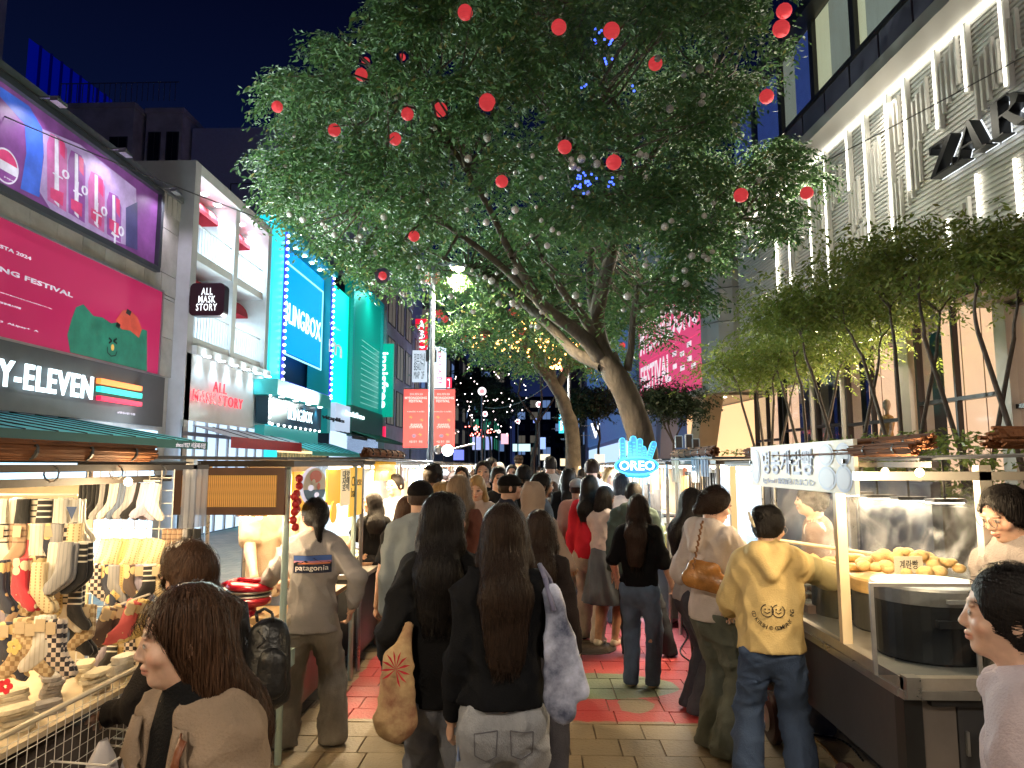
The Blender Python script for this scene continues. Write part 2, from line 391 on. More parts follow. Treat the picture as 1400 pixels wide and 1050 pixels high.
for i,(x,w,y0,y1)in enumerate(((78,30,182,290),(105,26,205,305),(132,25,234,318),(156,22,262,332))):
 yy=y0;lean=2
 polyprint('can_print',PA,[(x-w*.30,yy),(x+w*.25,yy+w*.3),(x+w*.46,yy+22),(x+w*.42,y1),(x-w*.44,y1-w*.55),(x-w*.46,yy+14)],.068,pcol['pink' if i%2==0 else 'violet'],ad)
 polyprint('can_print',PA,[(x-w*.10,yy+4),(x+w*.06,yy+w*.25),(x+w*.10,y1-6),(x-w*.12,y1-w*.35-4)],.070,pcol['wht'],ad)
 polyprint('can_print',PA,[(x+w*.12,yy+8),(x+w*.36,yy+w*.35+4),(x+w*.36,yy+36),(x+w*.14,yy+28)],.070,pcol['hot'],ad)
 polyprint('can_print',PA,[(x-w*.30,y1-34),(x+w*.30,y1-26),(x+w*.26,y1-8),(x-w*.30,y1-20)],.071,pcol['hot'],ad)
 q=rect(PA,(x-w*.34,yy+40),(x+w*.34,yy+78))
 text_on('lettering','10\nT',q,PA,.074,pcol['wht'],ad,bold=.03,thick=.006)
polyprint('print',PA,[(172,284),(188,276),(188,342),(172,336)],.072,pcol['navy'],ad)
def disc_on(pl,px,py,r,d,mat,par,name='emblem',a0=0,a1=360,thick=.004,sc=1.):
 s,z=pl.px(px,py,d);b=MB();n=28;pts=[pl.P(s+r*sc*math.cos(R(a0+(a1-a0)*k/n)),z+r*math.sin(R(a0+(a1-a0)*k/n)),d)for k in range(n+(0 if a1-a0==360 else 1))]
 return b.quad(*pts).build(name,mat,par)
disc_on(PA,8,227,.30,.072,pcol['wht'],ad)
disc_on(PA,8,227,.27,.074,pcol['hot'],ad,a0=15,a1=165)
disc_on(PA,8,227,.27,.074,pcol['violet'],ad,a0=200,a1=340)
text_on('lettering','pepsi',rect(PA,(0,240),(13,250)),PA,.074,pcol['wht'],ad,thick=.004)
zb2,zt2=PA.px(0,462)[1],PA.px(0,300)[1]
fb_=empty('billboard',PA.P(10,zb2,.1),0,'crimson festival billboard with a green blob drawing above the grey shop sign','billboard')
MB().fb(PA,5,sF1,zb2,zt2,0,.09).build('panel',M('fest_crimson',(.45,.015,.09),.45,em=.16,ecol=(.62,.02,.13),emit_sample=False),fb_)
fr=MB()
for a in((5,sF1+.05,zb2-.05,zb2,0,.12),(5,sF1+.05,zt2,zt2+.05,0,.12),(sF1,sF1+.05,zb2,zt2,0,.12)):fr.fb(PA,*a)
fr.build('frame',m_alu,fb_)
mG=E('fest_green',(.03,.25,.16),.42);mO=E('fest_orange',(.75,.10,.06),.5);mY=E('fest_yellow',(.95,.55,.12),.5);mK=M('print_black',(.01,.01,.012),.6);mWt=E('fest_white',(.75,.70,.82),.75)
polyprint('print',PA,[(96,482),(92,458),(98,436),(104,420),(114,416),(128,432),(140,434),(152,442),(166,440),(180,446),(201,452),(201,508)],.094,mG,fb_)
polyprint('print',PA,[(158,438),(168,424),(178,424),(188,434),(194,450),(190,462),(178,452),(166,450)],.096,mO,fb_)
polyprint('print',PA,[(174,422),(180,426),(178,432),(172,428)],.098,mK,fb_)
polyprint('print',PA,[(160,440),(165,444),(163,450),(158,446)],.098,mK,fb_)
disc_on(PA,154,475,.07,.098,mY,fb_,'print',sc=.8)
b_=MB()
def stroke(pl,pts,w,d,b):
 q=[pl.P(*pl.px(x,y,d),d)for x,y in pts]
 for a,c in zip(q,q[1:]):
  dd=(c-a).normalized();nn=pl.n.cross(dd)*w
  b.quad(a-nn,c-nn,c+nn,a+nn)
stroke(PA,[(149,462),(153,466),(149,469)],.02,.099,b_);stroke(PA,[(160,463),(155,466),(160,470)],.02,.099,b_)
stroke(PA,[(147,474),(147,482),(152,487),(158,486),(160,480)],.012,.099,b_)
b_.build('print',mK,fb_)
T=lambda s,p0,p1,m,par,pl=PA,d=.094,**k:text_on('lettering',s,rect(pl,p0,p1,d),pl,d,m,par,**k)
T('STA 2024',(0,334),(42,356),mWt,fb_,bold=.02)
T('NG FESTIVAL',(0,364),(99,407),mWt,fb_,bold=.05,space=1.05)
T('#MYEONGDONGFESTIVAL',(0,400),(71,422),mWt,fb_)
T('명동페스티벌',(0,412),(28,423),mWt,fb_)
T('3  ALipay+  A',(0,438),(52,455),mWt,fb_,bold=.01)
MB().fb(PA,5,PA.S(211),zsign0,zsign1,0,.14).build('fascia',m_grey,shop)
mLit=E('lit_white',(.72,.93,1.),2.0,True)
zA_,zB_=PA.px(0,489,.3)[1],PA.px(0,527,.3)[1]
text_on('sign_lettering','Y-ELEVEN',(PA.S(-8,.3),PA.S(124,.3),zB_,zA_),PA,.22,mLit,shop,bold=.05,thick=.03,space=1.16)
for y0,y1,y2,y3,mm,nm in((517,524,530,536,E('sign_orange',(1.,.20,.04),1.6),'orange_bar'),(528,535,539,546,E('sign_teal',(.02,.75,.55),1.6),'teal_bar'),(541,547,549,555,E('sign_red',(.85,.01,.05),1.6),'red_bar')):
 a=rect(PA,(137,y0),(193,y3),.24);z1=PA.px(137,y0,.24)[1];z0=PA.px(137,y1,.24)[1]
 MB().fb(PA,a[0],a[1],z0,z1,.16,.26).build(nm,mm,shop)
T('#명동1번가점',(160,562),(184,568),mWt,shop,d=.145)
aw=empty('awning',PA.P(12,2.6,.2),0,'long teal fabric awning with dark seams under the grey shop fascia','awning')
m_teal=M('teal_canvas',(.03,.42,.48),.65,var=.15,vs=3,bump=.1,bs=50)
s_end=PA.S(211);zt_=zsign0-.03
for k_ in range(3):lamp('AREA',PA.P(8.5+k_*3.2,2.3,1.3),35,(.75,.9,1.),.5,to=PA.P(8.5+k_*3.2,5,1.6),sy=1.6,parent=shop)  # bare lamps added beneath the awning to light its canvas
def awn(pl,s0,s1,zt,zo,out,mat,par,ns,drop=.16,mat2=None,name='canvas'):
 b=MB();n=ns*2
 for k in range(ns):
  a,c=s0+(s1-s0)*k/ns,s0+(s1-s0)*(k+1)/ns
  b.hexa([pl.P(a,zt,0),pl.P(c,zt,0),pl.P(c,zo,out),pl.P(a,zo,out),pl.P(a,zt+.02,0),pl.P(c,zt+.02,0),pl.P(c,zo+.02,out),pl.P(a,zo+.02,out)])
 b.build(name,mat,par)
 b=MB()
 for k in range(1,ns):
  a=s0+(s1-s0)*k/ns
  b.tube(pl.P(a,zt+.025,.02),pl.P(a,zo+.025,out),.012,n=5)
 b.build('seam',m_dark,par)['kind']='stuff'
 MB().fb(pl,s0,s1,zo-drop,zo+.02,out,out+.02).build('valance',mat2 or mat,par)
f_s,f_z=s_end+.1,0
outA=2.6;pf=atX(283,603,-9+outA);zo_=pf.z-.04
awn(PA,5,pf.y,zt_,zo_,outA,m_teal,aw,14,.13,M('deep_green_cloth',(.01,.06,.06),.7))
plv=Plane(-9+outA,0,0,1,1)
text_on('lettering','since1927 서울제과점',(pf.y-1.25,pf.y-.12,zo_-.11,zo_-.01),plv,.024,mWt,aw,thick=.004)
gf=MB();gf.fb(PA,5,s_end,0.1,zsign0-.1,0,.03);gf.build('shop_front',M('shopfront_glow',(.4,.5,.6),.5,em=1.1,ecol=(.5,.75,1),emit_sample=True),shop)
PB=Plane(-8.62,0,0,1,1)
s0=PB.S(247);s1=PB.S(360);zt=PB.px(262,213)[1]
S_lit=(.62,.86,1.)
ms=empty('cosmetics_shop',(-8.6,19,0),0,'pale three storey shop with white balconies and red window canopies under soffit spots','building')
m_lav=M('pale_render',(.55,.54,.58),.7,var=.12,vs=2)
MB().box(-17,s0,0,-8.62-1.3,s1,zt-.3).build('wall',m_white,ms)
MB().box(-17,s0-.02,0,-8.62,s0+.28,zt).build('side_wall',m_lav,ms)
z_s1=PB.px(245,478)[1];z_s0=PB.px(238,572)[1]
MB().fb(PB,s0+.28,s1+0,zt-.28,zt,-1.3,0).build('soffit',m_white,ms)
MB().fb(PB,s0+.28,s1,z_s1,z_s1+.22,-1.3,.12).build('ledge',m_white,ms)
MB().fb(PB,s0+.02,s1,z_s0,z_s1,-.5,0).build('sign_board',m_white,ms)
def lit_spots(pl,ss,z,d,par,power,col,mat,down=True,r=.09,tgt=None,name='downlight',spot=110):
 for s in ss:
  MB().lathe(pl.P(s,z-.02,d),[(r,0),(r,.03)],12).build(name,mat,par)
  lamp('SPOT',pl.P(s,z-.06,d),power,col,.05,to=pl.P(s,z-2,d-.15 if tgt is None else tgt),spot=spot,blend=.8,parent=par)
mSpot=E('spot_white',(.8,.95,1),14)
cool=(.62,.86,1.)
W_=s1-s0
lit_spots(PB,[s0+.28+(W_-.3)*(k+.5)/6 for k in range(6)],zt-.29,-.5,ms,75,cool,mSpot)
lit_spots(PB,[s0+.25+(W_-.3)*(k+.5)/6 for k in range(6)],z_s1-.01,.22,ms,11,cool,mSpot,tgt=-.3,spot=100)
T('ALL\nMASK STORY',(265,514),(331,560),E('sign_red_lit',(.95,.03,.05),1.3,True),ms,pl=PB,d=.1,bold=.012,thick=.02,align='CENTER',space=1.15)
sm=s0+W_*.53
MB().fb(PB,sm-.14,sm+.14,z_s1+.22,zt-.28,-1.3,-.08).build('pier',m_white,ms)
MB().fb(PB,s1-.3,s1,z_s1+.22,zt-.28,-1.3,0).build('pier',m_white,ms)
mGl=M('bright_window',(.5,.6,.65),.3,em=1.2,ecol=(.75,.93,1),emit_sample=False)
H2=(zt-.28-z_s1-.22)/2
for bay,(a,c)in enumerate(((s0+.4,sm-.2),(sm+.2,s1-.36))):
 for fl in range(2):
  zf=z_s1+.22+H2*fl
  w=MB().fb(PB,a+.15,c-.1,zf+.3,zf+H2*.72,-1.3,-1.27).build('window',mGl,ms)
  b=MB()
  for k in range(4):ss=a+.15+(c-a-.25)*k/3;b.fb(PB,ss-.03,ss+.03,zf+.3,zf+H2*.72,-1.27,-1.23)
  b.fb(PB,a+.15,c-.1,zf+H2*.48,zf+H2*.48+.05,-1.27,-1.24);b.build('frame',m_grey,w)
  bz=zf+.25
  bl=MB().fb(PB,a,c,bz-.22,bz,-1.2,-.1).build('balcony',m_white,ms)
  b=MB();n=13
  for k in range(n+1):ss=a+.04+(c-a-.08)*k/n;b.tube(PB.P(ss,bz,-.14),PB.P(ss,bz+.72,-.14),.016,n=4)
  for k in range(5):dd=-1.15+k*.25;b.tube(PB.P(a+.04,bz,dd),PB.P(a+.04,bz+.72,dd),.016,n=4)
  b.tube(PB.P(a,bz+.74,-.14),PB.P(c,bz+.74,-.14),.025,n=6);b.tube(PB.P(a+.04,bz+.74,-.14),PB.P(a+.04,bz+.74,-1.2),.025,n=6);b.build('railing',m_white,bl)
  cz=zf+H2*.74;b=MB();n=7;A=[];B_=[]
  for k in range(n+1):
   t=R(90*k/n);A.append(PB.P(a+.1,cz+.62*math.cos(t),-1.28+.75*math.sin(t)));B_.append(PB.P(c-.05,cz+.62*math.cos(t),-1.28+.75*math.sin(t)))
  for k in range(n):b.quad(A[k],B_[k],B_[k+1],A[k+1])
  b.quad(*A,PB.P(a+.1,cz,-1.28));b.quad(*B_,PB.P(c-.05,cz,-1.28));b.build('window_canopy',m_red,ms)
  lamp('AREA',PB.P((a+c)/2,cz-.05,-.95),16,cool,1.0,to=PB.P((a+c)/2,cz-2,-1.1),sy=.3,parent=ms)
ps=empty('projecting_sign',PB.P(s0,5.6,.5),0,'dark rounded projecting sign with white lettering beside the white balconies','sign')
c0=atY(262,388,s0-.05);c1=atY(307,432,s0-.05)
PS=Plane(c0.x,s0-.05,1,0,1)
wS=c1.x-c0.x;hS=c0.z-c1.z
b=MB();rr=.12;pts=[]
for cx,cz,a0 in((rr,rr,180),(wS-rr,rr,270),(wS-rr,hS-rr,0),(rr,hS-rr,90)):
 for k in range(5):t=R(a0+90*k/4);pts.append((cx+rr*math.cos(t),cz+rr*math.sin(t)))
b.quad(*[PS.P(x,c1.z+z,.06)for x,z in pts]);b.quad(*[PS.P(x,c1.z+z,-.2)for x,z in reversed(pts)])
for(x,z),(x2,z2)in zip(pts,pts[1:]+pts[:1]):b.quad(PS.P(x,c1.z+z,.06),PS.P(x,c1.z+z,-.2),PS.P(x2,c1.z+z2,-.2),PS.P(x2,c1.z+z2,.06))
b.build('sign_box',M('sign_maroon',(.035,.012,.02),.35),ps)
b=MB().box(c0.x-.3,s0+.0,c1.z+hS*.35,c0.x,s0+.1,c1.z+hS*.65);b.build('bracket',M('sign_maroon',(0,0,0)),ps)
text_on('lettering','ALL\nMASK\nSTORY',(wS*.2,wS*.8,c1.z+hS*.15,c1.z+hS*.85),PS,.065,E('lit_white_b',(.9,.95,1),1.3),ps,bold=.02,thick=.004,space=1.15,align='CENTER')
MB().fb(PB,s0,s1,.1,z_s0,-.1,-.05).build('shop_front',E('shop_white_front',(.55,.75,1.),.9,True),ms)
b=MB()
for k in range(9):ss=s0+W_*k/8;b.fb(PB,ss-.04,ss+.04,.1,z_s0,-.05,0)
b.fb(PB,s0,s1,2.6,2.7,-.05,.01);b.build('mullion',m_alu,ms)
a2=empty('awning',PB.P(19,3,.2),0,'retracted grey awning with a crimson front edge over the white shop door','awning')
awn(PB,s0+.5,s1+.6,z_s0-.12,z_s0-.42,1.0,M('grey_canvas',(.30,.29,.32),.7),a2,5,.26,m_red)
PC=Plane(-8.55,0,0,1,1)
s2=PC.S(378);s3=PC.S(449);zc=PC.px(378,305)[1]
bb=empty('beauty_shop',(-8.5,26,0),0,'cyan lit shop with a bulb framed blue screen and a dark name board','building')
m_cy=M('cyan_panel',(.12,.75,.80),.4,em=.55,ecol=(.01,.62,.78),emit_sample=False)
m_teal2=M('teal_panel',(.04,.35,.36),.45,em=.10,ecol=(.0,.35,.35),emit_sample=False)
MB().box(-17,s1+.02,0,-9.6,s3,zc-.2).build('wall',m_navy,bb)
MB().fb(PC,s1+.0,s2,0.1,zc+.25,-.9,0).build('frame_pier',m_cy,bb)
MB().fb(PC,s2,s3+.1,zc,zc+.25,-.9,.15).build('frame_head',m_teal2,bb)
MB().fb(PC,s3-.35,s3+.1,3.2,zc,-.9,0).build('frame_pier',m_teal2,bb)
zbb0=PC.px(378,522)[1]
lit_spots(PC,[s2+.4+(s3-s2-1.1)*(k+.5)/5 for k in range(5)],zc-.02,-.25,bb,45,(.2,.85,1.),E('spot_cyan',(.6,1,1),12),tgt=-.8)
scr=MB().fb(PC,s2+.45,s3-.55,PC.px(390,475)[1],PC.px(384,322,0)[1]-.0,-.34,-.26).build('screen',M('screen_blue',(.0,.03,.12),.6,em=.8,ecol=(.0,.25,.95),emit_sample=True),bb)
q=rect(PC,(384,345),(446,510));zl=PC.px(384,345)[1];zh=PC.px(384,478)[1]
b=MB()
for a in((s2+.55,s3-.65,zl,zl+.06),(s2+.55,s3-.65,zh,zh+.06),(s2+.55,s2+.62,zh,zl),(s3-.7,s3-.63,zh,zl)):b.fb(PC,*a,-.26,-.23)
b.build('screen_border',E('screen_line',(.3,.8,1.),1.2),bb)
zz1,zz0=PC.px(391,412,-.3)[1],PC.px(391,441,-.3)[1]
text_on('sign_lettering','BLING',(s2+.9,s2+.9+(s3-s2)*.36,zz0,zz1),PC,-.24,mLit,bb,thick=.01)
text_on('sign_lettering','BOX',(s2+.95+(s3-s2)*.38,s3-.85,zz0-.02,zz1+.02),PC,-.24,mLit,bb,bold=.03,thick=.01,space=1.1)
mBulb=E('bulb_white',(.85,.95,1),7);mBlueStrip=M('bulb_strip_blue',(.03,.03,.5),.4,em=.3,ecol=(.05,.05,.9),emit_sample=False)
b=MB().fb(PC,s2,s2+.22,zbb0,zc,-.02,.04);b.fb(PC,s3-.3,s3-.1,zbb0,zc,-.0,.04);b.fb(PC,s2,s3,zbb0-.1,zbb0+.12,0,.045);b.build('bulb_strip',mBlueStrip,bb)
bm_=MB().ball((0,0,0),.05,8);bme=None
def bulbs(pts,par,r=.05,mat=mBulb,name='bulb'):
 me=bpy.data.meshes.new(name);k=MB().ball((0,0,0),r,8);me.from_pydata(k.v,[],k.f);me.materials.append(mat)
 for p in pts:
  o=bpy.data.objects.new(name,me);COL.objects.link(o);o.location=p;setpar(o,par)
nb=22
bulbs([PC.P(s2+.11,zbb0+(zc-zbb0)*(k+.5)/nb,.08)for k in range(nb)]+[PC.P(s3-.2,zbb0+(zc-zbb0)*(k+.5)/nb,.08)for k in range(nb)]+[PC.P(s2+(s3-s2)*(k+.5)/14,zbb0+.01,.09)for k in range(14)],bb)
zb1,zb0_=PC.px(366,540,.4)[1],PC.px(366,578,.4)[1]
sb0,sb1=PC.S(364,.4),PC.S(437,.4)
MB().fb(PC,sb0,sb1,zb0_,zb1,0,.4).build('name_board',M('board_teal',(.01,.05,.08),.45),bb)
MB().fb(PC,sb0-.1,sb1+.1,zb1+.02,zb1+.5,-.05,.7).build('head_canopy',m_teal2,bb)
lit_spots(PC,[sb0+(sb1-sb0)*(k+.5)/4 for k in range(4)],zb1+.02,.55,bb,24,(.45,.92,1.),mSpot,tgt=.42)
bz1,bz0=PC.px(388,555,.4)[1],PC.px(388,572,.4)[1]
text_on('sign_lettering','BLING',(sb0+(sb1-sb0)*.32,sb0+(sb1-sb0)*.58,bz0,bz1),PC,.405,mLit,bb,thick=.01)
text_on('sign_lettering','BOX',(sb0+(sb1-sb0)*.60,sb0+(sb1-sb0)*.80,bz0,bz1),PC,.405,mLit,bb,bold=.05,thick=.01)
bulbs([PC.P(sb0+.05,zb0_+(zb1-zb0_)*k/5,.43)for k in range(6)]+[PC.P(sb0+(sb1-sb0)*(k+.5)/10,zb0_-.02,.43)for k in range(10)],bb,.04)
MB().fb(PC,s1,s3,.1,zb0_-.5,-.2,-.1).build('shop_front',E('shop_warm_front',(1.,.72,.38),1.1,True),bb)
b=MB()
for k in range(24):
 for j in range(3):ss=s1+.3+(s3-s1-.6)*k/23;b.fb(PC,ss-.07,ss+.07,1.7+j*.35,1.95+j*.35,-.1,-.02)
o=b.build('display_goods',M('goods_mixed',(.75,.6,.45),.6,var=.8,vs=3),bb);o['kind']='stuff'
MB().fb(PC,sb0,sb1,zb0_-.5,zb0_-.06,0,.3).build('lower_board',m_teal2,bb)
a3=empty('awning',PC.P(26,3,.2),0,'light teal awning above the warmly lit cosmetics shelves','awning')
awn(PC,s1+.6,s3+.3,zb0_-.42,zb0_-.85,1.3,M('sea_canvas',(.05,.38,.40),.65),a3,8,.12)
s4=PC.S(471);s5=PC.S(515);zg=PC.px(450,382)[1];zi=PC.px(471,366)[1]
gp=empty('mint_shop',(-8.5,31,0),0,'narrow mint green lit panel building with thin script between cyan and green boxes','building')
MB().box(-17,s3+.12,0,-8.6,s4,zg).build('wall',m_navy,gp)
MB().fb(PC,s3+.12,s4,4.4,zg,-.04,0).build('panel',M('mint_lit',(.03,.6,.45),.5,em=.85,ecol=(.0,.62,.42),emit_sample=True),gp)
T('Yay',(450,440),(466,455),mWt,gp,pl=PC,d=.01,shear=.3);T('m',(450,463),(467,490),mWt,gp,pl=PC,d=.01)
T('vitapliks',(440,566),(470,580),mK,gp,pl=PC,d=.25,thick=.04,bold=.04)
MB().fb(PC,s3+.12,s4,3.3,4.5,-.02,.2).build('fascia',E('fascia_silver',(.5,.62,.8),.6),gp)
MB().fb(PC,s3+.12,s4,.1,3.3,-.02,.05).build('shop_front',E('shop_white_front',(1,1,1),1),gp)
a4=empty('awning',PC.P(31,3,.2),0,'small black awning below the silver fascia','awning');awn(PC,s3+.2,s4+.4,3.35,3.1,.9,M('black_canvas',(.02,.022,.03),.7),a4,4,.12)
gi=empty('green_shop',(-8.5,35,0),0,'tall dark green box fronted shop with pale rim light at its top','building')
MB().box(-17,s4+.02,0,-8.5,s5,zi-.1).build('wall',m_navy,gi)
MB().fb(PC,s4,s5,4.6,zi,-.2,.1).build('green_box',M('inni_green',(.01,.20,.16),.4,em=.16,ecol=(.0,.42,.33),emit_sample=False),gi)
b=MB()
for a in((s4,s4+.3,4.6,zi),(s4,s5,zi-.22,zi),(s5-.2,s5,4.6,zi)):b.fb(PC,*a,.1,.24)
b.build('box_rim',m_teal2,gi)
lamp('AREA',PC.P((s4+s5)/2,zi-.25,.9),160,(.15,.95,.85),.3,to=PC.P((s4+s5)/2,6,.2),sy=5.5,parent=gi)
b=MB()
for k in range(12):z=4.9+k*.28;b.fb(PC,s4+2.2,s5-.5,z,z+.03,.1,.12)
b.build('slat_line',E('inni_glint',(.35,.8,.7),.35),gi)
T('innisfree',(472,560),(497,574),mLit,gi,pl=PC,d=.3,bold=.03,thick=.05)
MB().fb(PC,s4,s5,3.2,4.6,0,.28).build('fascia',M('inni_dark',(.008,.10,.07),.5),gi)
MB().fb(PC,s4,s5,.1,3.2,-.02,.05).build('shop_front',E('shop_white_front',(1,1,1),1),gi)
a5=empty('awning',PC.P(35,3,.2),0,'dark green awning over the green box shop front','awning');awn(PC,s4,s5+.3,3.5,3.05,1.4,M('forest_canvas',(.01,.10,.06),.7),a5,6,.12)
b=MB();
for k in range(12):ss=s4+.6+(s5-s4-.3)*k/11;b.tube(PC.P(ss,zi+.02,.1),PC.P(ss,zi+.32,-.5),.03,n=4)
b.tube(PC.P(s4+.4,zi+.32,-.5),PC.P(s5+.6,zi+.32,-.5),.035,n=4);b.tube(PC.P(s4+.4,zi+.05,.1),PC.P(s5+.6,zi+.05,.1),.035,n=4);b.build('roof_rail',m_alu,gi)
def blade(px0,py0,px1,py1,Y,label,mat,txt=None,tm=None,turn=90,bold=.03,th=.25,tb=(.25,.75,.12,.88),cat='sign',name='projecting_sign',group=None):
 a=atY(px0,py0,Y);c=atY(px1,py1,Y);r=empty(name,((a.x+c.x)/2,Y,c.z),0,label,cat,group)
 MB().box(a.x,Y,c.z,c.x,Y+th,a.z).build('sign_box',mat,r)
 if txt:
  pl=Plane(a.x,Y,1,0,1);w=c.x-a.x;h=a.z-c.z
  text_on('lettering',txt,(w*tb[0],w*tb[1],c.z+h*tb[2],c.z+h*tb[3]),pl,.01,tm or mLit,r,bold=bold,turn=turn,thick=.03)
 b=MB().box(a.x-.6,Y+th*.3,c.z+(a.z-c.z)*.2,a.x,Y+th*.6,c.z+(a.z-c.z)*.24);b.box(a.x-.6,Y+th*.3,c.z+(a.z-c.z)*.8,a.x,Y+th*.6,c.z+(a.z-c.z)*.84);b.build('bracket',m_alu,r)
 return r
blade(514,470,536,570,38.5,'tall green projecting sign with white letters reading downwards',M('inni_blade',(.005,.28,.20),.4,em=.30,ecol=(.0,.40,.28),emit_sample=False),'innisfree',turn=90,bold=.04)
blade(509,583,526,600,39.2,'small crimson projecting sign under the tall green sign',E('sign_crimson',(.85,.02,.09),1.1))
def block(name,label,x0,y0,x1,y1,h,mat,face,rows,cols,wmat,wz=.62,ww=.6,base=3.6,group=None,proud=.05,parapet=True):
 r=empty(name,((x0+x1)/2,(y0+y1)/2,0),0,label,'building',group)
 MB().box(x0,y0,0,x1,y1,h).build('wall',mat,r)
 if parapet:MB().box(x0-.1,y0-.1,h,x1+.1,y1+.1,h+.35).build('parapet',mat,r)
 for f in face:
  if f=='E':pl=Plane(x1,y0,0,1,1);L=y1-y0
  elif f=='W':pl=Plane(x0,y0,0,1,-1);L=y1-y0
  elif f=='S':pl=Plane(x0,y0,1,0,1);L=x1-x0
  cw=L/cols;rh=(h-base)/rows
  for j in range(rows):
   for i in range(cols):
    wmm=wmat(i,j)if callable(wmat)else wmat
    a=cw*(i+.5-ww/2);z=base+rh*(j+.5-wz/2)
    w=MB().fb(pl,a,a+cw*ww,z,z+rh*wz,-.02,.02).build('window',wmm,r)
    q=MB();t=.06
    q.fb(pl,a-t,a,z-t,z+rh*wz+t,0,proud);q.fb(pl,a+cw*ww,a+cw*ww+t,z-t,z+rh*wz+t,0,proud)
    q.fb(pl,a,a+cw*ww,z-t,z,0,proud);q.fb(pl,a,a+cw*ww,z+rh*wz,z+rh*wz+t,0,proud)
    q.fb(pl,a+cw*ww*.48,a+cw*ww*.52,z,z+rh*wz,0,proud*.8)
    q.build('frame',m_grey,w)
 return r
m_bl=M('night_concrete',(.10,.10,.12),.8,var=.3,vs=.6);m_bl2=M('night_concrete_b',(.55,.53,.62),.8,var=.3,vs=.8);m_br=M('night_brick',(.10,.085,.09),.85,var=.3,vs=1)
wdim=E('window_dim',(.55,.5,.4),.10);wlit=E('window_lit',(1.,.82,.5),.8);wblue=E('window_blue',(.3,.5,1),.25)
rw=lambda i,j:random.choice([m_win,m_win,wdim,wdim,wblue])
block('office_building','dark purple grey building with tall dim windows next to the green box shop',-15,39.2,-8.3,47.5,12.5,m_bl2,'E',3,3,lambda i,j:wdim,.7,.7,base=3.8)
block('office_building','slim grey concrete building with bare side wall behind the tall green sign',-15,47.6,-8.2,56,11.0,m_bl2,'ES',3,3,rw)
block('office_building','dark block with upright grooves behind the red letter sign',-14,56.2,-7.9,70,15.0,m_bl,'ES',4,4,rw)
block('tower_block','low rooftop block with railing high above the white shop roof',-32,44,-26.5,56,25.5,m_bl2,'S',2,3,m_win,group=None)
block('tower_block','blank wide rooftop block behind the tree tip against the night sky',-23.5,46,-9,58,25.0,M('slate_blue',(.45,.48,.75),.8,var=.1),'S',1,1,M('slate_blue',(0,0,0)),parapet=False)
block('tower_block','dim stepped rooftop block between the railing and the blank block',-26.2,45,-23.7,56,25.6,m_bl2,'S',3,2,m_win)
b=MB();a=atY(160,165,43.9)
for k in range(22):x=-31.5+k*.37;b.tube((x,43.9,25.9),(x,43.9,27.2),.03,n=4)
b.tube((-31.6,43.9,27.2),(-23.5,43.9,27.2),.04,n=4);tag(b.build('roof_railing',m_alu),'thin metal railing along the dim rooftop block','railing')
bt=empty('blue_tower',(-40,60,0),0,'ghostly deep blue striped tower rising behind the corner shop','building')
a=atY(38,70,52);c=atY(152,160,68)
b=MB();b.hexa([(a.x,a.y,0),(c.x,c.y,0),(c.x-6,c.y+8,0),(a.x-6,a.y+8,0),(a.x,a.y,atY(38,52,52).z),(c.x,c.y,atY(152,137,68).z),(c.x-6,c.y+8,atY(152,137,68).z),(a.x-6,a.y+8,atY(38,52,52).z)])
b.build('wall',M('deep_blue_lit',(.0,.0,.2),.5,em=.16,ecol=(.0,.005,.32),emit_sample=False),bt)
b=MB()
for k in range(1,9):
 t=k/9;p=Vector((a.x,a.y,0)).lerp(Vector((c.x,c.y,0)),t);b.tube((p.x+.1,p.y-.1,0),(p.x+.1,p.y-.1,atY(38,52,52).z*(1-t)+atY(152,137,68).z*t),.12,n=4)
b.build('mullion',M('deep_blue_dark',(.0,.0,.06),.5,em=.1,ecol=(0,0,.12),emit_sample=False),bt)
a=atY(10,0,30)
bo=empty('office_tower',(a.x-3,30,0),0,'edge of a grey violet tower at the top corner of the corner shop','building');x_=a.x*34/30;MB().hexa([(a.x-8,30,0),(a.x,30,0),(x_,34,0),(x_-8,34,0),(a.x-8,30,30),(a.x,30,30),(x_,34,30),(x_-8,34,30)]).build('wall',m_bl2,bo)
b=MB()
for k in range(8):b.box(a.x-8.05,29.95,2+k*3.6,a.x-.3,30,3.8+k*3.6)
b.build('window_band',wdim,bo)
for k in range(5):  # one arm lamp is real; the others are added to wash the facade
 ss=sA1-1.2-k*2.1;b=MB();p0=PA.P(ss,z_p1+.12,.15);p1=PA.P(ss,z_p1+.13,.5);b.path([p0,p1,p1+Vector((.05,0,-.08))],.025,6);b.box(p1.x-.06,p1.y-.14,p1.z-.14,p1.x+.08,p1.y+.14,p1.z-.08);b.build('lamp_arm',m_alu,ad)
 lamp('SPOT',p1+Vector((0,0,-.17)),40,(.92,.86,1.),.06,to=PA.P(ss,z_p1-3.5,0),spot=140,blend=.8,parent=ad)
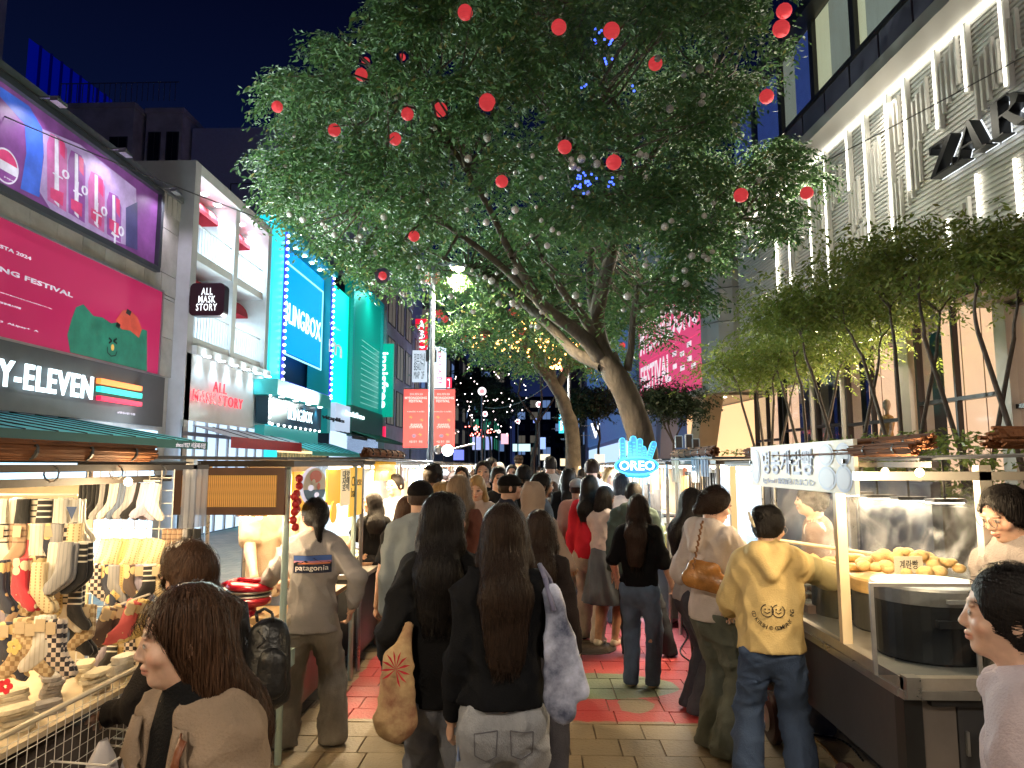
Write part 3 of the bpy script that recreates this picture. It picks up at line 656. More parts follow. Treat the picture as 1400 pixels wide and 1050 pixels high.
#  east side: big fashion store
PZ=Plane(9.5,0,-.072,1,-1)
zs=empty('fashion_store',(8.6,14,0),0,'large louvred fashion store facade with light strips and tall peach lit shop windows','building')
m_lou=M('louvre_panel',(.66,.64,.61),.5,.0,var=.08,vs=2)
m_louD=M('louvre_backing',(.5,.48,.47),.6,.0,var=.1,vs=2)
m_bronze=M('dark_bronze',(.045,.042,.045),.35,.6)
sZ0=4.0;sZ1=PZ.S(1020)
zL=PZ.px(1200,146)[1];zBand=PZ.px(1200,124)[1];zSill=PZ.px(1200,66)[1];zTop=PZ.px(1068,80)[1]
zCan=6.0
def zpx(a,c):return PZ.px(a,c)
MB().box(11.6,2,0,20,24.5,zTop-.3).build('core_wall',m_bronze,zs)
MB().fb(PZ,sZ0,sZ1,zCan,zL,-.3,0).build('panel_backing',m_louD,zs)
b=MB();z=zCan+.06
while z<zL-.05:
 b.fb(PZ,sZ0,sZ1,z,z+.055,0,.035);z+=.105
o=b.build('louvre_slats',m_lou,zs);o['kind']='stuff'
mLed=E('led_strip',(1.,.96,.80),5,True)
strips=[(1130,300),(1165,125+340),(1196,300),(1221,400),(1250,240),(1290,178),(1330,125),(1385,120)]
st=[((1114,230),(1120,420)),((1136,213),(1142,400)),((1162,190),(1168,260)),((1188,165),(1197,330)),((1217,136),(1230,330)),((1240,114),(1252,260)),((1282,74),(1291,176)),((1323,36),(1331,125)),((1377,-10),(1386,118))]
for(x0,y0),(x1,y1)in st:
 s_=PZ.S(x0+(x1-x0)*1.,0);zz0=PZ.px(x1,y1)[1];s_=PZ.px(x1,y1)[0]
 MB().fb(PZ,s_-.09,s_+.0,zz0-.05,zL,.03,.14).build('fin',m_lou,zs)
 MB().fb(PZ,s_-.022,s_+.022,zz0,zL-.02,.142,.16).build('light_strip',mLed,zs)
for x,y0,y1 in((1340,238,300),(1393,217,300),(1082,330,395),(1064,330,400),(1300,300,380),(1247,375,420)):
 s_,zt_2=PZ.px(x,y0);zz0=max(PZ.px(x,y1)[1],zCan)
 MB().fb(PZ,s_-.022,s_+.022,zz0,zt_2,.06,.10).build('light_strip',mLed,zs)
for(x,y0,y1)in((1090,290,360),(1152,225,262),(1178,240,300),(1206,185,245),(1232,130,200),(1271,105,172),(1312,48,118),(1362,50,125),(1192,290,400),(1236,240,330),(1330,268,330),(1262,190,250),(1395,10,70),(1100,250,330),(1126,250,330)):
 s_,a=PZ.px(x,y0);c=PZ.px(x,y1)[1]
 b=MB()
 for k in range(4):
  b.fb(PZ,s_+k*.16,s_+k*.16+.055,max(c-k*.12,zCan),a-.1*k,.035,.11)
 b.build('relief_comb',m_lou,zs)
MB().fb(PZ,sZ0,sZ1,zL+.02,zL+.05,0,.10).build('light_strip',mLed,zs)
MB().fb(PZ,sZ0,sZ1+.3,zL+.09,zBand,-.1,.75).build('soffit',M('soffit_metal',(.30,.28,.26),.5,.1),zs)
m_sp=M('spandrel_glass',(.10,.09,.12),.2,0,spec=.9)
nW=17
for k in range(nW):
 a=sZ0+(sZ1-sZ0)*k/nW;c=sZ0+(sZ1-sZ0)*(k+1)/nW
 MB().fb(PZ,a+.04,c-.04,zBand+.05,zSill-.08,.35,.42).build('spandrel',m_sp,zs)
 if c<PZ.S(1040):pass
m_cur=M('curtain_lit',(.55,.52,.40),.7,var=.18,vs=1.2,st=(1,1,.15),em=.36,ecol=(.72,.66,.36),emit_sample=False)
m_cur2=M('curtain_dim',(.25,.26,.24),.7,var=.25,vs=2,st=(1,1,.2),em=.2,ecol=(.5,.5,.35),emit_sample=False)
m_cur3=M('curtain_blue',(.12,.15,.28),.7,var=.3,vs=1,em=.12,ecol=(.10,.16,.6),emit_sample=False)
sB=PZ.S(1075)
MB().fb(PZ,sZ0,sZ1,zBand,zBand+.05,.2,.5).build('ledge',m_bronze,zs)
nW=10
cw=(sZ1-sZ0)/nW
for k in range(nW):
 a=sZ0+cw*k;pxs=k
 mm=m_cur3 if a>sB-1.2 else(m_cur if k%3!=1 else m_cur2)
 w=MB().fb(PZ,a+.1,a+cw-.1,zSill,zTop-.25,.0,.03).build('window',mm,zs)
 MB().fb(PZ,a+.1,a+cw*random.uniform(.5,.8),zSill+.1,zTop-.3,.04,.06).build('blind',m_cur2 if mm is m_cur else m_cur3,w)
 q=MB();q.fb(PZ,a-.13,a+.10,zSill-.1,zTop,.0,.16);q.build('mullion',m_bronze,zs)
 MB().fb(PZ,a+.1,a+cw-.13,zSill+.02,zTop-.3,.1,.11).build('pane',glass(),w)
MB().fb(PZ,sZ0,sZ1+.2,zTop-.25,zTop+.1,-.1,.55).build('roof_edge',m_bronze,zs)
MB().fb(PZ,sZ0,sZ1,zSill-.1,zSill,.1,.5).build('sill',m_bronze,zs)
PZS=lambda x:PZ.S(x,.42);a0,zA0=PZ.px(1299,226);a1=PZ.S(1395)
zlo=PZ.px(1303,226,.42)[1]-.05;zhi=PZ.px(1331,162,.42)[1]
w_=(a0-PZ.px(1398,190)[0])
def serif_letter(kind,s0,s1,z0,z1,par):
 """high contrast serif capitals drawn as stroke outlines; s0 is the side first read (far end)"""
 L={'Z':[[(0,1),(1,1),(1,.93),(.26,.07),(.95,.07),(1,.26),(1.02,.26),(1.02,0),(0,0),(0,.06),(.74,.93),(.12,.93),(.05,.76),(0,.76)]],'A':[[(-.06,0),(-.06,.04),(.05,.04),(.46,1),(.56,1),(.93,.04),(1.04,.04),(1.04,0),(.6,0),(.6,.04),(.72,.04),(.62,.32),(.26,.32),(.15,.04),(.27,.04),(.27,0)],[(.285,.37),(.60,.37),(.45,.78)]],'R':[[(0,0),(0,.04),(.1,.04),(.1,.96),(0,.96),(0,1),(.6,1),(.82,.93),(.9,.76),(.84,.6),(.62,.52),(.95,.04),(1.06,.04),(1.06,0),(.78,0),(.45,.5),(.32,.5),(.32,.04),(.42,.04),(.42,0)]]}[kind]
 b=MB();W=s1-s0;H=z1-z0
 if kind=='A':
  polys=[[(-.06,0),(.27,0),(.27,.04),(-.06,.04)],[(.6,0),(1.04,0),(1.04,.04),(.6,.04)],[(.05,.04),(.12,.04),(.49,.92),(.46,1)],[(.70,.04),(.93,.04),(.56,1),(.46,1),(.46,.93)],[(.2,.30),(.64,.30),(.62,.36),(.22,.36)]]
 elif kind=='Z':
  polys=[[(0,.93),(1,.93),(1,1),(0,1)],[(0,.76),(.03,.76),(.12,.93),(0,.93)],[(0,.06),(.24,.06),(1,.93),(.74,.93)],[(0,0),(1.02,0),(1.02,.06),(0,.06)],[(.94,.06),(1.02,.06),(1.02,.26),(.99,.26)]]
 else:
  polys=[[(0,0),(.42,0),(.42,.04),(0,.04)],[(.1,.04),(.32,.04),(.32,.96),(.1,.96)],[(0,.96),(.6,.96),(.6,1),(0,1)],[(.32,.47),(.62,.5),(.62,.54),(.32,.52)],[(.6,.96),(.82,.90),(.92,.76),(.84,.6),(.62,.5),(.62,.54),(.68,.64),(.70,.76),(.68,.87),(.6,.93)],[(.42,.5),(.62,.5),(1.06,.0),(.78,0)]]
 for i,p in enumerate(polys):
  e=.002*i
  f=[PZ.P(s0+W*x,z0+H*y,.42+e)for x,y in p];k=[PZ.P(s0+W*x,z0+H*y,.20)for x,y in p]
  b.quad(*f)
  for j in range(len(p)):j2=(j+1)%len(p);b.quad(f[j],f[j2],k[j2],k[j])
 o=b.build('letter',M('letter_black',(.012,.012,.014),.3),par)
 b=MB()
 for i,p in enumerate(polys):
  b.quad(*[PZ.P(s0+W*(.5+(x-.5)*1.03+.02),z0+H*(.5+(y-.5)*1.03),.19-.002*i)for x,y in p])
 b.build('halo',E('letter_halo',(.85,.93,1.),1.2),o)
zHt=zhi-zlo
sA_=PZS(1300);sB_=PZ.S(1340);sC_=PZ.S(1338);sD_=PZ.S(1382);sE_=PZ.S(1388)
bsz=zlo+.05
serif_letter('Z',sA_,PZS(1333),bsz,bsz+zHt*.98,zs)
serif_letter('A',PZS(1337),PZS(1381),bsz,bsz+zHt*.98,zs)
serif_letter('R',PZS(1388),PZS(1440),bsz,bsz+zHt*.98,zs)
m_peach=M('peach_wall',(.75,.52,.36),.7,var=.06,vs=1,em=.62,ecol=(1.,.55,.30),emit_sample=True)
m_col=M('cream_column',(.55,.53,.50),.6,var=.1,vs=2)
def bay(x0,x1,ytop,door=False,mid=True):
 """shop window between two pixel columns (x0 far, x1 near)"""
 sa,sc_=PZ.S(x1),PZ.S(x0)
 if sa>sc_:sa,sc_=sc_,sa
 z1=PZ.px((x0+x1)/2,ytop)[1]
 w=MB().fb(PZ,sa,sc_,.3,z1,-.62,-.6).build('window',m_peach if not door else M('dark_entrance',(.012,.010,.010),.3),zs)
 if not door:
  b=MB()
  n=4
  for k in range(1,n):ss=sa+(sc_-sa)*k/n;b.fb(PZ,ss-.01,ss+.01,.3,z1,-.6,-.59)
  b.build('curtain_seam',M('peach_seam',(.5,.3,.2),.7),w)
 b=MB();t=.07
 b.fb(PZ,sa,sa+t,.3,z1,-.1,.05);b.fb(PZ,sc_-t,sc_,.3,z1,-.1,.05);b.fb(PZ,sa,sc_,z1-t,z1,-.1,.052)
 if mid:b.fb(PZ,sa,sc_,z1*.60,z1*.60+.08,-.1,.048)
 if sc_-sa>2:b.fb(PZ,(sa+sc_)/2-.03,(sa+sc_)/2+.03,.3,z1,-.08,.04)
 b.build('frame',m_bronze,w)
 MB().fb(PZ,sa+t,sc_-t,.3,z1-t,-.04,-.03).build('pane',glass(),w)
 MB().fb(PZ,sa-.3,sc_+.3,z1+.02,z1+.14,-.6,.45).build('canopy',M('soffit_metal',(0,0,0)),zs)
 return sa,sc_,z1
bay(1262,1380,400);bay(1163,1238,470);bay(1120,1158,485,True);bay(1075,1115,500,True);bay(1036,1070,530)
bay(1386,1500,395)
for x0,x1 in((1240,1258),(1380,1400),(1116,1119),(1159,1162)):
 sa,sc_=sorted((PZ.S(x0),PZ.S(x1)));MB().fb(PZ,sa+.02,sc_-.02,0,zCan,-.4,.12).build('column',m_col,zs)
MB().fb(PZ,sZ0,sZ1,zCan-.02,zCan+.06,-.2,.2).build('ledge',m_lou,zs)
MB().fb(PZ,sZ0,sZ1,5.2,zCan-.03,-1.9,-.05).build('head_wall',m_louD,zs)
for x in(1150,1215,1320):
 s_=PZ.S(x);lamp('AREA',PZ.P(s_,4.6,.3),110,(1,.78,.55),1.5,to=PZ.P(s_,3.2,4),sy=.4,parent=zs)  # bare lamps added at the shop windows to light the maples
lamp('AREA',PZ.P(PZ.S(1250),zL-.3,.5),90,(1,.93,.76),.4,to=PZ.P(PZ.S(1250),6,0),sy=9,parent=zs)
lamp('AREA',PZ.P(PZ.S(1100),zL-.3,.5),40,(1,.93,.76),.4,to=PZ.P(PZ.S(1100),6,0),sy=9,parent=zs)
mq=empty('mannequin',PZ.P(PZ.S(1215),0,-.3),0,'pale headless-armed mannequin wearing a golden wrap top in the peach window','mannequin')
mq['label']='pale mannequin in a golden wrap top standing in the peach lit window'
p=atX(1215,600,PZ.P(PZ.S(1215),0,-.3).x);base=p.z-.85;c=Vector((p.x,p.y,0));k=1.05
zz=lambda h:(c.x,c.y,base+h)
b=MB();b.lathe(zz(.72),[(.14,0),(.15,.06),(.125,.2),(.11,.3),(.13,.4),(.155,.5),(.16,.6),(.12,.68),(.05,.72)],16);b.build('wrap_top',M('gold_satin',(.50,.30,.07),.35,.3,var=.3,vs=14,bump=.3,bs=20),mq,smooth=True)
b=MB();b.lathe(zz(1.43),[(.045,0),(.045,.09),(.06,.12),(.085,.2),(.09,.27),(.07,.34),(.02,.38)],14);b.build('head',M('mannequin_cream',(.62,.50,.38),.4),mq,smooth=True)
b=MB();b.lathe(zz(-.5),[(.14,0),(.17,.4),(.18,1.0),(.13,1.22)],14);b.build('skirt',M('gold_satin',(0,0,0)),mq,smooth=True)
b=MB()
for s_ in(-1,1):b.path([(c.x,c.y+s_*.19,base+1.32),(c.x-.05,c.y+s_*.24,base+1.05),(c.x-.12,c.y+s_*.20,base+.82)],[.045,.038,.025],8)
b.build('arm',M('mannequin_cream',(0,0,0)),mq,smooth=True)
MB().lathe((c.x,c.y,0),[(.3,0),(.3,.04),(.03,.05),(.03,base-.5+.01)],16).build('stand',m_alu,mq)
PF=Plane(6.64,28,-.105,1,-1)
fb2=empty('screen_building',(7,32,0),0,'cream corner building carrying a large pink festival screen over a slanted column','building')
zF0=PF.px(962,528)[1];zF1=PF.px(960,398)[1];sF=PF.S(877)
MB().fb(PF,.1,sF+1.2,zF0-.3,13.5,-6,-.12).build('wall',m_bl2,fb2)
m_fs=M('screen_fuchsia',(.4,.03,.12),.4,em=.42,ecol=(.62,.06,.16),emit_sample=True)
for i in range(4):
 for j in range(2):
  a=.05+sF*i/4;z=zF0+(zF1+.6-zF0)*j/2
  MB().fb(PF,a+.02,a+sF/4-.02,z+.02,z+(zF1+.6-zF0)/2-.02,-.1,0).build('screen_tile',m_fs,fb2)
mWt2=E('fest_white_b',(.95,.80,.88),.9)
H_=zF1+.6-zF0
text_on('lettering','MYEONGDONG',(sF*.97,sF*.03,zF0+H_*.60,zF0+H_*.98),PF,.01,mWt2,fb2,bold=.05)
text_on('lettering','FESTIVAL',(sF*.97,sF*.42,zF0+H_*.16,zF0+H_*.46),PF,.01,mWt2,fb2,bold=.05)
b=MB()
for i,(u,v)in enumerate(((.33,.40),(.33,.27),(.22,.36),(.12,.42),(.22,.22),(.12,.28),(.07,.2))):
 b.fb(PF,sF*u,sF*(u+.06),zF0+H_*v,zF0+H_*(v+.05),.005,.01)
b.build('small_print',mWt2,fb2)
b=MB();p0=PF.P(.0,0,0);ptsc=[]
pe=atX(1019,560,7.7)
cpts=[(p0.x,p0.y),(p0.x+.12,p0.y-.55),(p0.x+.45,p0.y-1.0),(p0.x+.95,p0.y-1.25),(9.5,p0.y-1.4)]
m_cr=M('cream_metal',(.45,.44,.42),.5,.2,var=.06,vs=1)
for j,(za,zb_)in enumerate(((zF0-.35,zF0+.9),(zF0+.9,zF0+2.4),(zF0+2.4,zF0+3.7),(zF0+3.7,zF0+4.7))):
 for(xa,ya),(xb,yb)in zip(cpts,cpts[1:]):
  MB().hexa([(xa,ya,za+.02),(xb,yb,za+.02),(xb,yb+.2,za+.02),(xa+.1,ya+.2,za+.02),(xa,ya,zb_-.02),(xb,yb,zb_-.02),(xb,yb+.2,zb_-.02),(xa+.1,ya+.2,zb_-.02)]).build('cladding_panel',m_cr,fb2)
MB().fb(PF,0,sF+1.5,zF0-.32,zF0-.05,-3,.1).build('soffit',m_cr,fb2)
cpn=[PF.P(1.0,0,-.3),PF.P(3.2,0,-.6)]
b=MB();b.hexa([PF.P(2.6,0,-.2),PF.P(3.6,0,-.2),PF.P(3.6,0,-1),PF.P(2.6,0,-1),PF.P(.4,zF0-.3,-.2),PF.P(1.5,zF0-.3,-.2),PF.P(1.5,zF0-.3,-1),PF.P(.4,zF0-.3,-1)]);b.build('slanted_column',M('warm_column',(.5,.40,.28),.5,var=.1,vs=2),fb2)
b=MB();b.hexa([PF.P(7.6,0,-.2),PF.P(8.2,0,-.2),PF.P(8.2,0,-1),PF.P(7.6,0,-1),PF.P(6.2,zF0-.3,-.2),PF.P(7.2,zF0-.3,-.2),PF.P(7.2,zF0-.3,-1),PF.P(6.2,zF0-.3,-1)]);b.build('slanted_column',M('blue_column',(.2,.24,.42),.5),fb2)
MB().fb(PF,-.5,sF,.1,zF0-.4,-2.6,-2.5).build('shop_front',M('shop_amber',(.6,.4,.2),.5,em=.5,ecol=(1,.6,.3),emit_sample=True),fb2)
lit_spots(PF,[.8,2.2,3.6,5.5,7.5],zF0-.33,-1.2,fb2,30,(1,.82,.58),E('spot_warm',(1,.9,.7),12),r=.07)
pn=empty('sportswear_store',(5.5,52,0),0,'blue lit ribbed metal store front beyond the big tree trunk','building')
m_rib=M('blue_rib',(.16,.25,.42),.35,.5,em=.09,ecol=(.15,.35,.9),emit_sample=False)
PN=Plane(5.4,40,0.0,1,-1)
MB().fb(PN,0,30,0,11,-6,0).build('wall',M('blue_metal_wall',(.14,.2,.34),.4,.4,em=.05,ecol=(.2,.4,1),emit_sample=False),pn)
b=MB()
for k in range(60):b.fb(PN,.25+k*.5,.45+k*.5,3.6,10.8,0,.14)
o=b.build('rib',m_rib,pn);
MB().fb(PN,0,30,.1,3.3,.01,.04).build('shop_front',E('shop_cool_front',(.5,.7,1.),.8,True),pn)
blade(830,503,846,545,41,'black projecting sign with a white swoosh tick on the ribbed store',M('sign_black',(.008,.008,.01),.4))
nk=bpy.data.objects[-1]if False else None
a=atY(838,524,40.95);b=MB();w=.22
b.quad((a.x-w,a.y,a.z+.02),(a.x-w*.55,a.y,a.z-.10),(a.x+w,a.y,a.z+.14),(a.x-w*.4,a.y,a.z-.02));b.quad((a.x-w,a.y-.002,a.z+.02),(a.x-w*.4,a.y-.002,a.z-.02),(a.x-w*.62,a.y-.002,a.z+.03),(a.x-w*.8,a.y-.002,a.z+.12))
tick=b.build('emblem',mLit)
sgn=[o for o in bpy.data.objects if o.get('label','').startswith('black projecting sign with')][0];setpar(tick,sgn)
blade(807,578,822,600,44,'white angular letter sign low on the blue store',M('blue_metal_wall',(0,0,0)),'V',E('lit_white_c',(1,1,1),1.8),turn=0,th=.1,tb=(.05,.9,.05,.95))
blade(764,566,771,592,60,'slim cyan lit projecting sign past the second tree',E('sign_cyan',(.05,.6,.85),1.3),'GNAOER',E('lit_white_c',(1,1,1),1),turn=90)
blade(776,560,786,612,62,'dull red lit banner beside the second tree trunk',E('sign_redpink',(.75,.05,.12),.7))
b_=block('office_building','plain violet grey building between blue store and second tree',5.2,72,12,84,12,m_bl2,'W',4,3,rw)
block('office_building','grey block with thin pilasters beyond the violet building',4.6,86,12,110,16,m_bl,'W',5,5,rw)
block('office_building','dark narrow building past the red letter sign',-13,72,-7.4,90,13,m_br,'ES',4,4,rw)
block('office_building','far building with green edge lights at the street bend',-10.5,96,-5.5,112,13.5,M('green_black',(.02,.06,.05),.7),'ES',4,3,lambda i,j:E('win_green',(.05,.5,.3),.25))
block('office_building','far grey block closing the street behind the bare tree',-4,150,12,165,16,m_bl,'S',5,6,rw)
block('office_building','dim far block glimpsed behind the twin banner pole',-14,118,-4.5,135,18,m_br,'S',5,4,rw)
blade(568,436,584,478,50,'red upright sign with fat white letters beside the lamp pole',E('sign_abc_red',(.75,.01,.04),.9),'ABC',E('lit_white_d',(.8,.92,1),1.6),turn=0,tb=(.2,.8,.1,.9))
_s=[o for o in bpy.data.objects if o.get('label','').startswith('red upright sign')][0]
for o in list(_s.children):
 if o.name.startswith('lettering'):bpy.data.objects.remove(o)
a=atY(568,436,50);c=atY(584,478,50);pl=Plane(a.x,50,1,0,1);w=c.x-a.x;h=a.z-c.z
for i,ch in enumerate('ABC'):
 text_on('lettering',ch,(w*.2,w*.8,c.z+h*(.68-.32*i),c.z+h*(.95-.32*i)),pl,.01,E('lit_white_d',(1,1,1),1),_s,bold=.06,thick=.03)
blade(564,479,583,522,46,'pale grey notice board sign hanging under the red letter sign',E('sign_paleboard',(.55,.65,.75),.8),'점포안내\nBEAUTY\nMAP  2F',M('print_grey',(.1,.12,.15),.6),turn=0,bold=0,tb=(.12,.88,.1,.9))
_b=blade(594,474,609,532,48,'white and pink upright sign with slanted strokes right of the pole',E('sign_pinkwhite',(.62,.78,.95),1.3),'ㅂㅇㅅ한',E('sign_pinkred',(.95,.1,.2),1.3),turn=90,bold=.03)
_b['label']='white and pink upright sign with slanted strokes beside the lamp pole'
blade(588,470,593,532,49,'thin blue lit upright strip sign touching the lamp pole',E('sign_bluev',(.08,.12,.8),.9),None)
blade(610,516,617,534,49,'small red bracket shaped sign over the twin banners',E('sign_redb',(.7,.02,.06),1.),'그',E('lit_white_d',(1,1,1),1),turn=0)
for i,(px,py,w,h,Y,colr,lab)in enumerate(((627,622,14,14,55,(.2,.25,.9),'blue lit panel above the far crowd under the dark roof'),(652,606,12,18,50,(.35,.4,.75),'lavender street banner beneath the round lantern post'),(668,606,9,18,50,(.3,.35,.7),'narrow violet street banner next to the lantern post'),(713,612,24,10,60,(.6,.95,1.),'icy white shop glow in the street distance'),(742,606,8,16,58,(.35,.5,.95),'blue sign board behind the bare tree trunk'),(690,600,10,14,70,(1.,.5,.6),'pink lit sign deep in the street'),(640,640,10,12,40,(1.,.75,.4),'amber lit menu board over the crowd'),(733,575,8,6,66,(.3,.4,1.),'round blue road sign hanging past the bare tree'),(560,600,10,10,44,(.9,.3,.4),'rosy sign panel at the end of the striped stalls'),(606,612,8,14,38,(.9,.25,.4),'pink poster board beneath the floodlight'),(699,560,5,9,72,(.9,.9,1.),'tiny white letter sign in the bare branches'),(745,625,14,8,48,(1,.85,.6),'warm awning light strip under the second tree'),(772,632,12,10,36,(1,.8,.5),'warm lit menu board past the pale hair woman'),(820,628,14,14,26,(.55,.5,.45),'pale poster with dark characters left of the blue neon sign'))):
 lab=lab.replace('left of','beside')
 a=atY(px-w/2,py-h/2,Y);c=atY(px+w/2,py+h/2,Y)
 r_=empty('street_sign',((a.x+c.x)/2,Y,c.z),0,lab,'sign')
 MB().box(a.x,Y,c.z,c.x,Y+.12,a.z).build('sign_panel',E('kiosk_sign_%d'%i,colr,.9),r_)
 MB().tube(((a.x+c.x)/2,Y+.2,0),((a.x+c.x)/2,Y+.2,a.z),.04,n=6).build('post',m_bronze,r_)
#  trees, lanterns, poles, wires
def leaf_mat(name,c1,c2,tr=.35,c3=None):
 m=bpy.data.materials.new(name);m.use_nodes=True;t=m.node_tree;t.nodes.clear();N=t.nodes.new;L=t.links.new
 o=N('ShaderNodeOutputMaterial');g=N('ShaderNodeNewGeometry');r=N('ShaderNodeValToRGB')
 r.color_ramp.elements[0].color=(*c1,1);r.color_ramp.elements[1].color=(*c2,1)
 if c3:e=r.color_ramp.elements.new(.93);e.color=(*c2,1);r.color_ramp.elements[-1].color=(*c3,1)
 L(g.outputs['Random Per Island'],r.inputs[0])
 d=N('ShaderNodeBsdfPrincipled');d.inputs['Roughness'].default_value=.5;L(r.outputs[0],d.inputs['Base Color'])
 tl=N('ShaderNodeBsdfTranslucent');L(r.outputs[0],tl.inputs[0]);mx=N('ShaderNodeMixShader');mx.inputs[0].default_value=tr
 L(d.outputs[0],mx.inputs[1]);L(tl.outputs[0],mx.inputs[2]);L(mx.outputs[0],o.inputs[0]);return m
m_bark=M('zelkova_bark',(.10,.08,.06),.85,var=.45,vs=9,bump=.8,bs=22,st=(1,1,.35))
m_leaf=leaf_mat('zelkova_leaf',(.04,.105,.04),(.11,.22,.065),.35,(.24,.22,.07))
m_leafM=leaf_mat('maple_leaf',(.12,.19,.035),(.26,.31,.07),.35,(.22,.20,.06))
m_leafD=leaf_mat('dark_leaf',(.02,.04,.02),(.05,.08,.04),.3)
rng=np.random.default_rng(11)
def leaf_cloud(C,n_per,spread,size,drop=.5,asp=2.6,par_dir=None):
 """C: (k,3) spray centres; every spray is a drooping twig with leaves in two ranks. returns V,Q"""
 k=len(C);az=rng.uniform(0,2*np.pi,k);dz=rng.uniform(-drop,.15,k)
 D=np.stack([np.cos(az),np.sin(az),dz],1);D/=np.linalg.norm(D,axis=1)[:,None]
 t=np.linspace(0,1,n_per)[None,:,None]
 side=np.where(np.arange(n_per)%2==0,1.,-1.)[None,:,None]
 S=np.cross(D,[0,0,1.]);S/=np.linalg.norm(S,axis=1)[:,None]
 P=C[:,None,:]+D[:,None,:]*t*spread+np.array([0,0,-1.])[None,None]*(t**2)*spread*.35
 ld=D[:,None,:]*.55+S[:,None,:]*side*.8+np.array([0,0,-.45])+rng.normal(0,.28,P.shape)
 ld/=np.linalg.norm(ld,axis=2)[...,None]
 up=np.array([0,0,1.])+rng.normal(0,.45,P.shape);w=np.cross(ld,up);w/=np.linalg.norm(w,axis=2)[...,None]
 L=size*rng.uniform(.7,1.25,(*P.shape[:2],1));Wd=L/asp
 base=P+ld*L*.08
 v0=base;v1=base+ld*L*.5+w*Wd*.5;v2=base+ld*L;v3=base+ld*L*.5-w*Wd*.5
 V=np.stack([v0,v1,v2,v3],2).reshape(-1,3);n=len(V)//4
 Q=np.arange(n*4).reshape(n,4)
 return V,Q
def inpoly(x,y,poly):
 r=np.zeros(len(x),bool);n=len(poly)
 for i in range(n):
  x1,y1=poly[i];x2,y2=poly[(i+1)%n]
  c=((y1>y)!=(y2>y))&(x<(x2-x1)*(y-y1)/(y2-y1+1e-9)+x1);r ^= c
 return r
def limb(b,pts,r0,r1,n=9,sub=5,jit=.03):
 P=[Vector(p)for p in pts];P=[2*P[0]-P[1]]+P+[2*P[-1]-P[-2]];q=[]
 for a in range(1,len(P)-2):
  for k in range(sub):
   t=k/sub;q.append(.5*((2*P[a])+(-P[a-1]+P[a+1])*t+(2*P[a-1]-5*P[a]+4*P[a+1]-P[a+2])*t*t+(-P[a-1]+3*P[a]-3*P[a+1]+P[a+2])*t**3))
 q.append(P[-2]);m=len(q);i0=len(b.v)
 for j,c in enumerate(q):
  d=(q[min(j+1,m-1)]-q[max(j-1,0)]).normalized();x=d.orthogonal().normalized()if j==0 else(x-d*x.dot(d)).normalized();y=d.cross(x)
  r=r0+(r1-r0)*j/(m-1)
  for k in range(n):
   t=2*math.pi*k/n;rr=r*(1+.10*math.sin(3*t+j*.7)+random.uniform(-jit,jit));b.v.append(tuple(c+(x*math.cos(t)+y*math.sin(t))*rr))
 for j in range(m-1):
  for k in range(n):
   k2=(k+1)%n;b.f.append((i0+j*n+k,i0+j*n+k2,i0+(j+1)*n+k2,i0+(j+1)*n+k));b.m.append(b.cur)
 return q
TY=13.0
bt_=atY(878,640,TY);bigt=empty('zelkova_tree',(bt_.x+.05,TY,0),0,'huge spreading green street tree hung with red lanterns and mirror balls','tree')
A=lambda x,y,Y=TY:atY(x,y,Y)
b=MB()
limb(b,[(bt_.x+.12,TY,-.1),A(876,600),A(850,530),A(828,488)],.27,.20,14,8)
tk=b.build('trunk',m_bark,bigt,smooth=True)
ends=[]
def lb(pts,r0,r1,nm='limb'):
 b=MB();q=limb(b,pts,r0,r1,10,6);b.build(nm,m_bark,bigt,smooth=True);ends.extend(q[len(q)//2:]);return q
lb([A(832,500),A(815,440),A(833,360,12.6),A(852,290,12.2),A(862,240,12)],0.173,0.072)
lb([A(826,495),A(790,455,12.7),A(740,415,12),A(715,375,11.4),A(700,350,11)],0.144,0.058)
lb([A(822,500),A(785,480,13.3),A(745,440,13.8),A(690,395,14.5),A(640,370,15)],0.122,0.050)
lb([A(818,470),A(795,430,12.6),A(770,400,12),A(740,350,11.2)],0.101,0.043)
lb([A(858,505),A(862,480,12.8),A(866,430,12.6),A(872,390,12.2)],0.079,0.043)
lb([A(812,430),A(806,380,13.2),A(812,330,13.5),A(820,270,14)],0.094,0.043)
lb([A(838,350,12.6),A(810,330,12),A(790,280,11.4),A(770,200,10.8)],0.086,0.036)
lb([A(855,280,12.2),A(880,230,12),A(930,160,12),A(980,110,12)],0.072,0.029)
lb([A(740,415,12),A(680,360,11.2),A(600,300,10.8),A(520,250,10.6)],0.072,0.022)
lb([A(700,350,11),A(660,270,10.6),A(610,190,10.8),A(560,130,11)],0.058,0.022)
lb([A(862,240,12),A(850,160,11.6),A(800,80,11.5),A(780,0,11.5)],0.065,0.029)
lb([A(880,400,12.2),A(930,350,12),A(990,310,12),A(1050,280,12)],0.043,0.014)
lb([A(640,370,15),A(560,330,15),A(470,290,14.6),A(390,240,14)],0.050,0.014)
poly=[(335,205),(372,195),(355,165),(368,142),(356,112),(392,92),(430,98),(452,84),(428,62),(440,46),(470,42),(478,60),(500,52),(506,28),(524,-20),(1075,-20),(1062,30),(1092,60),(1078,78),(1112,98),(1090,112),(1050,112),(1020,130),(992,150),(1000,178),(978,190),(966,204),(1000,206),(1060,186),(1100,200),(1128,238),(1128,268),(1100,236),(1084,262),(1090,300),(1060,330),(1030,312),(1000,330),(1000,352),(950,372),(972,408),(955,424),(925,416),(905,440),(925,462),(880,466),(872,440),(845,446),(852,475),(820,455),(800,470),(770,450),(745,462),(720,450),(700,470),(672,455),(650,475),(640,450),(618,460),(600,440),(590,410),(560,400),(540,380),(516,392),(488,372),(470,352),(430,332),(404,302),(380,288),(356,262),(342,232)]
n=60000
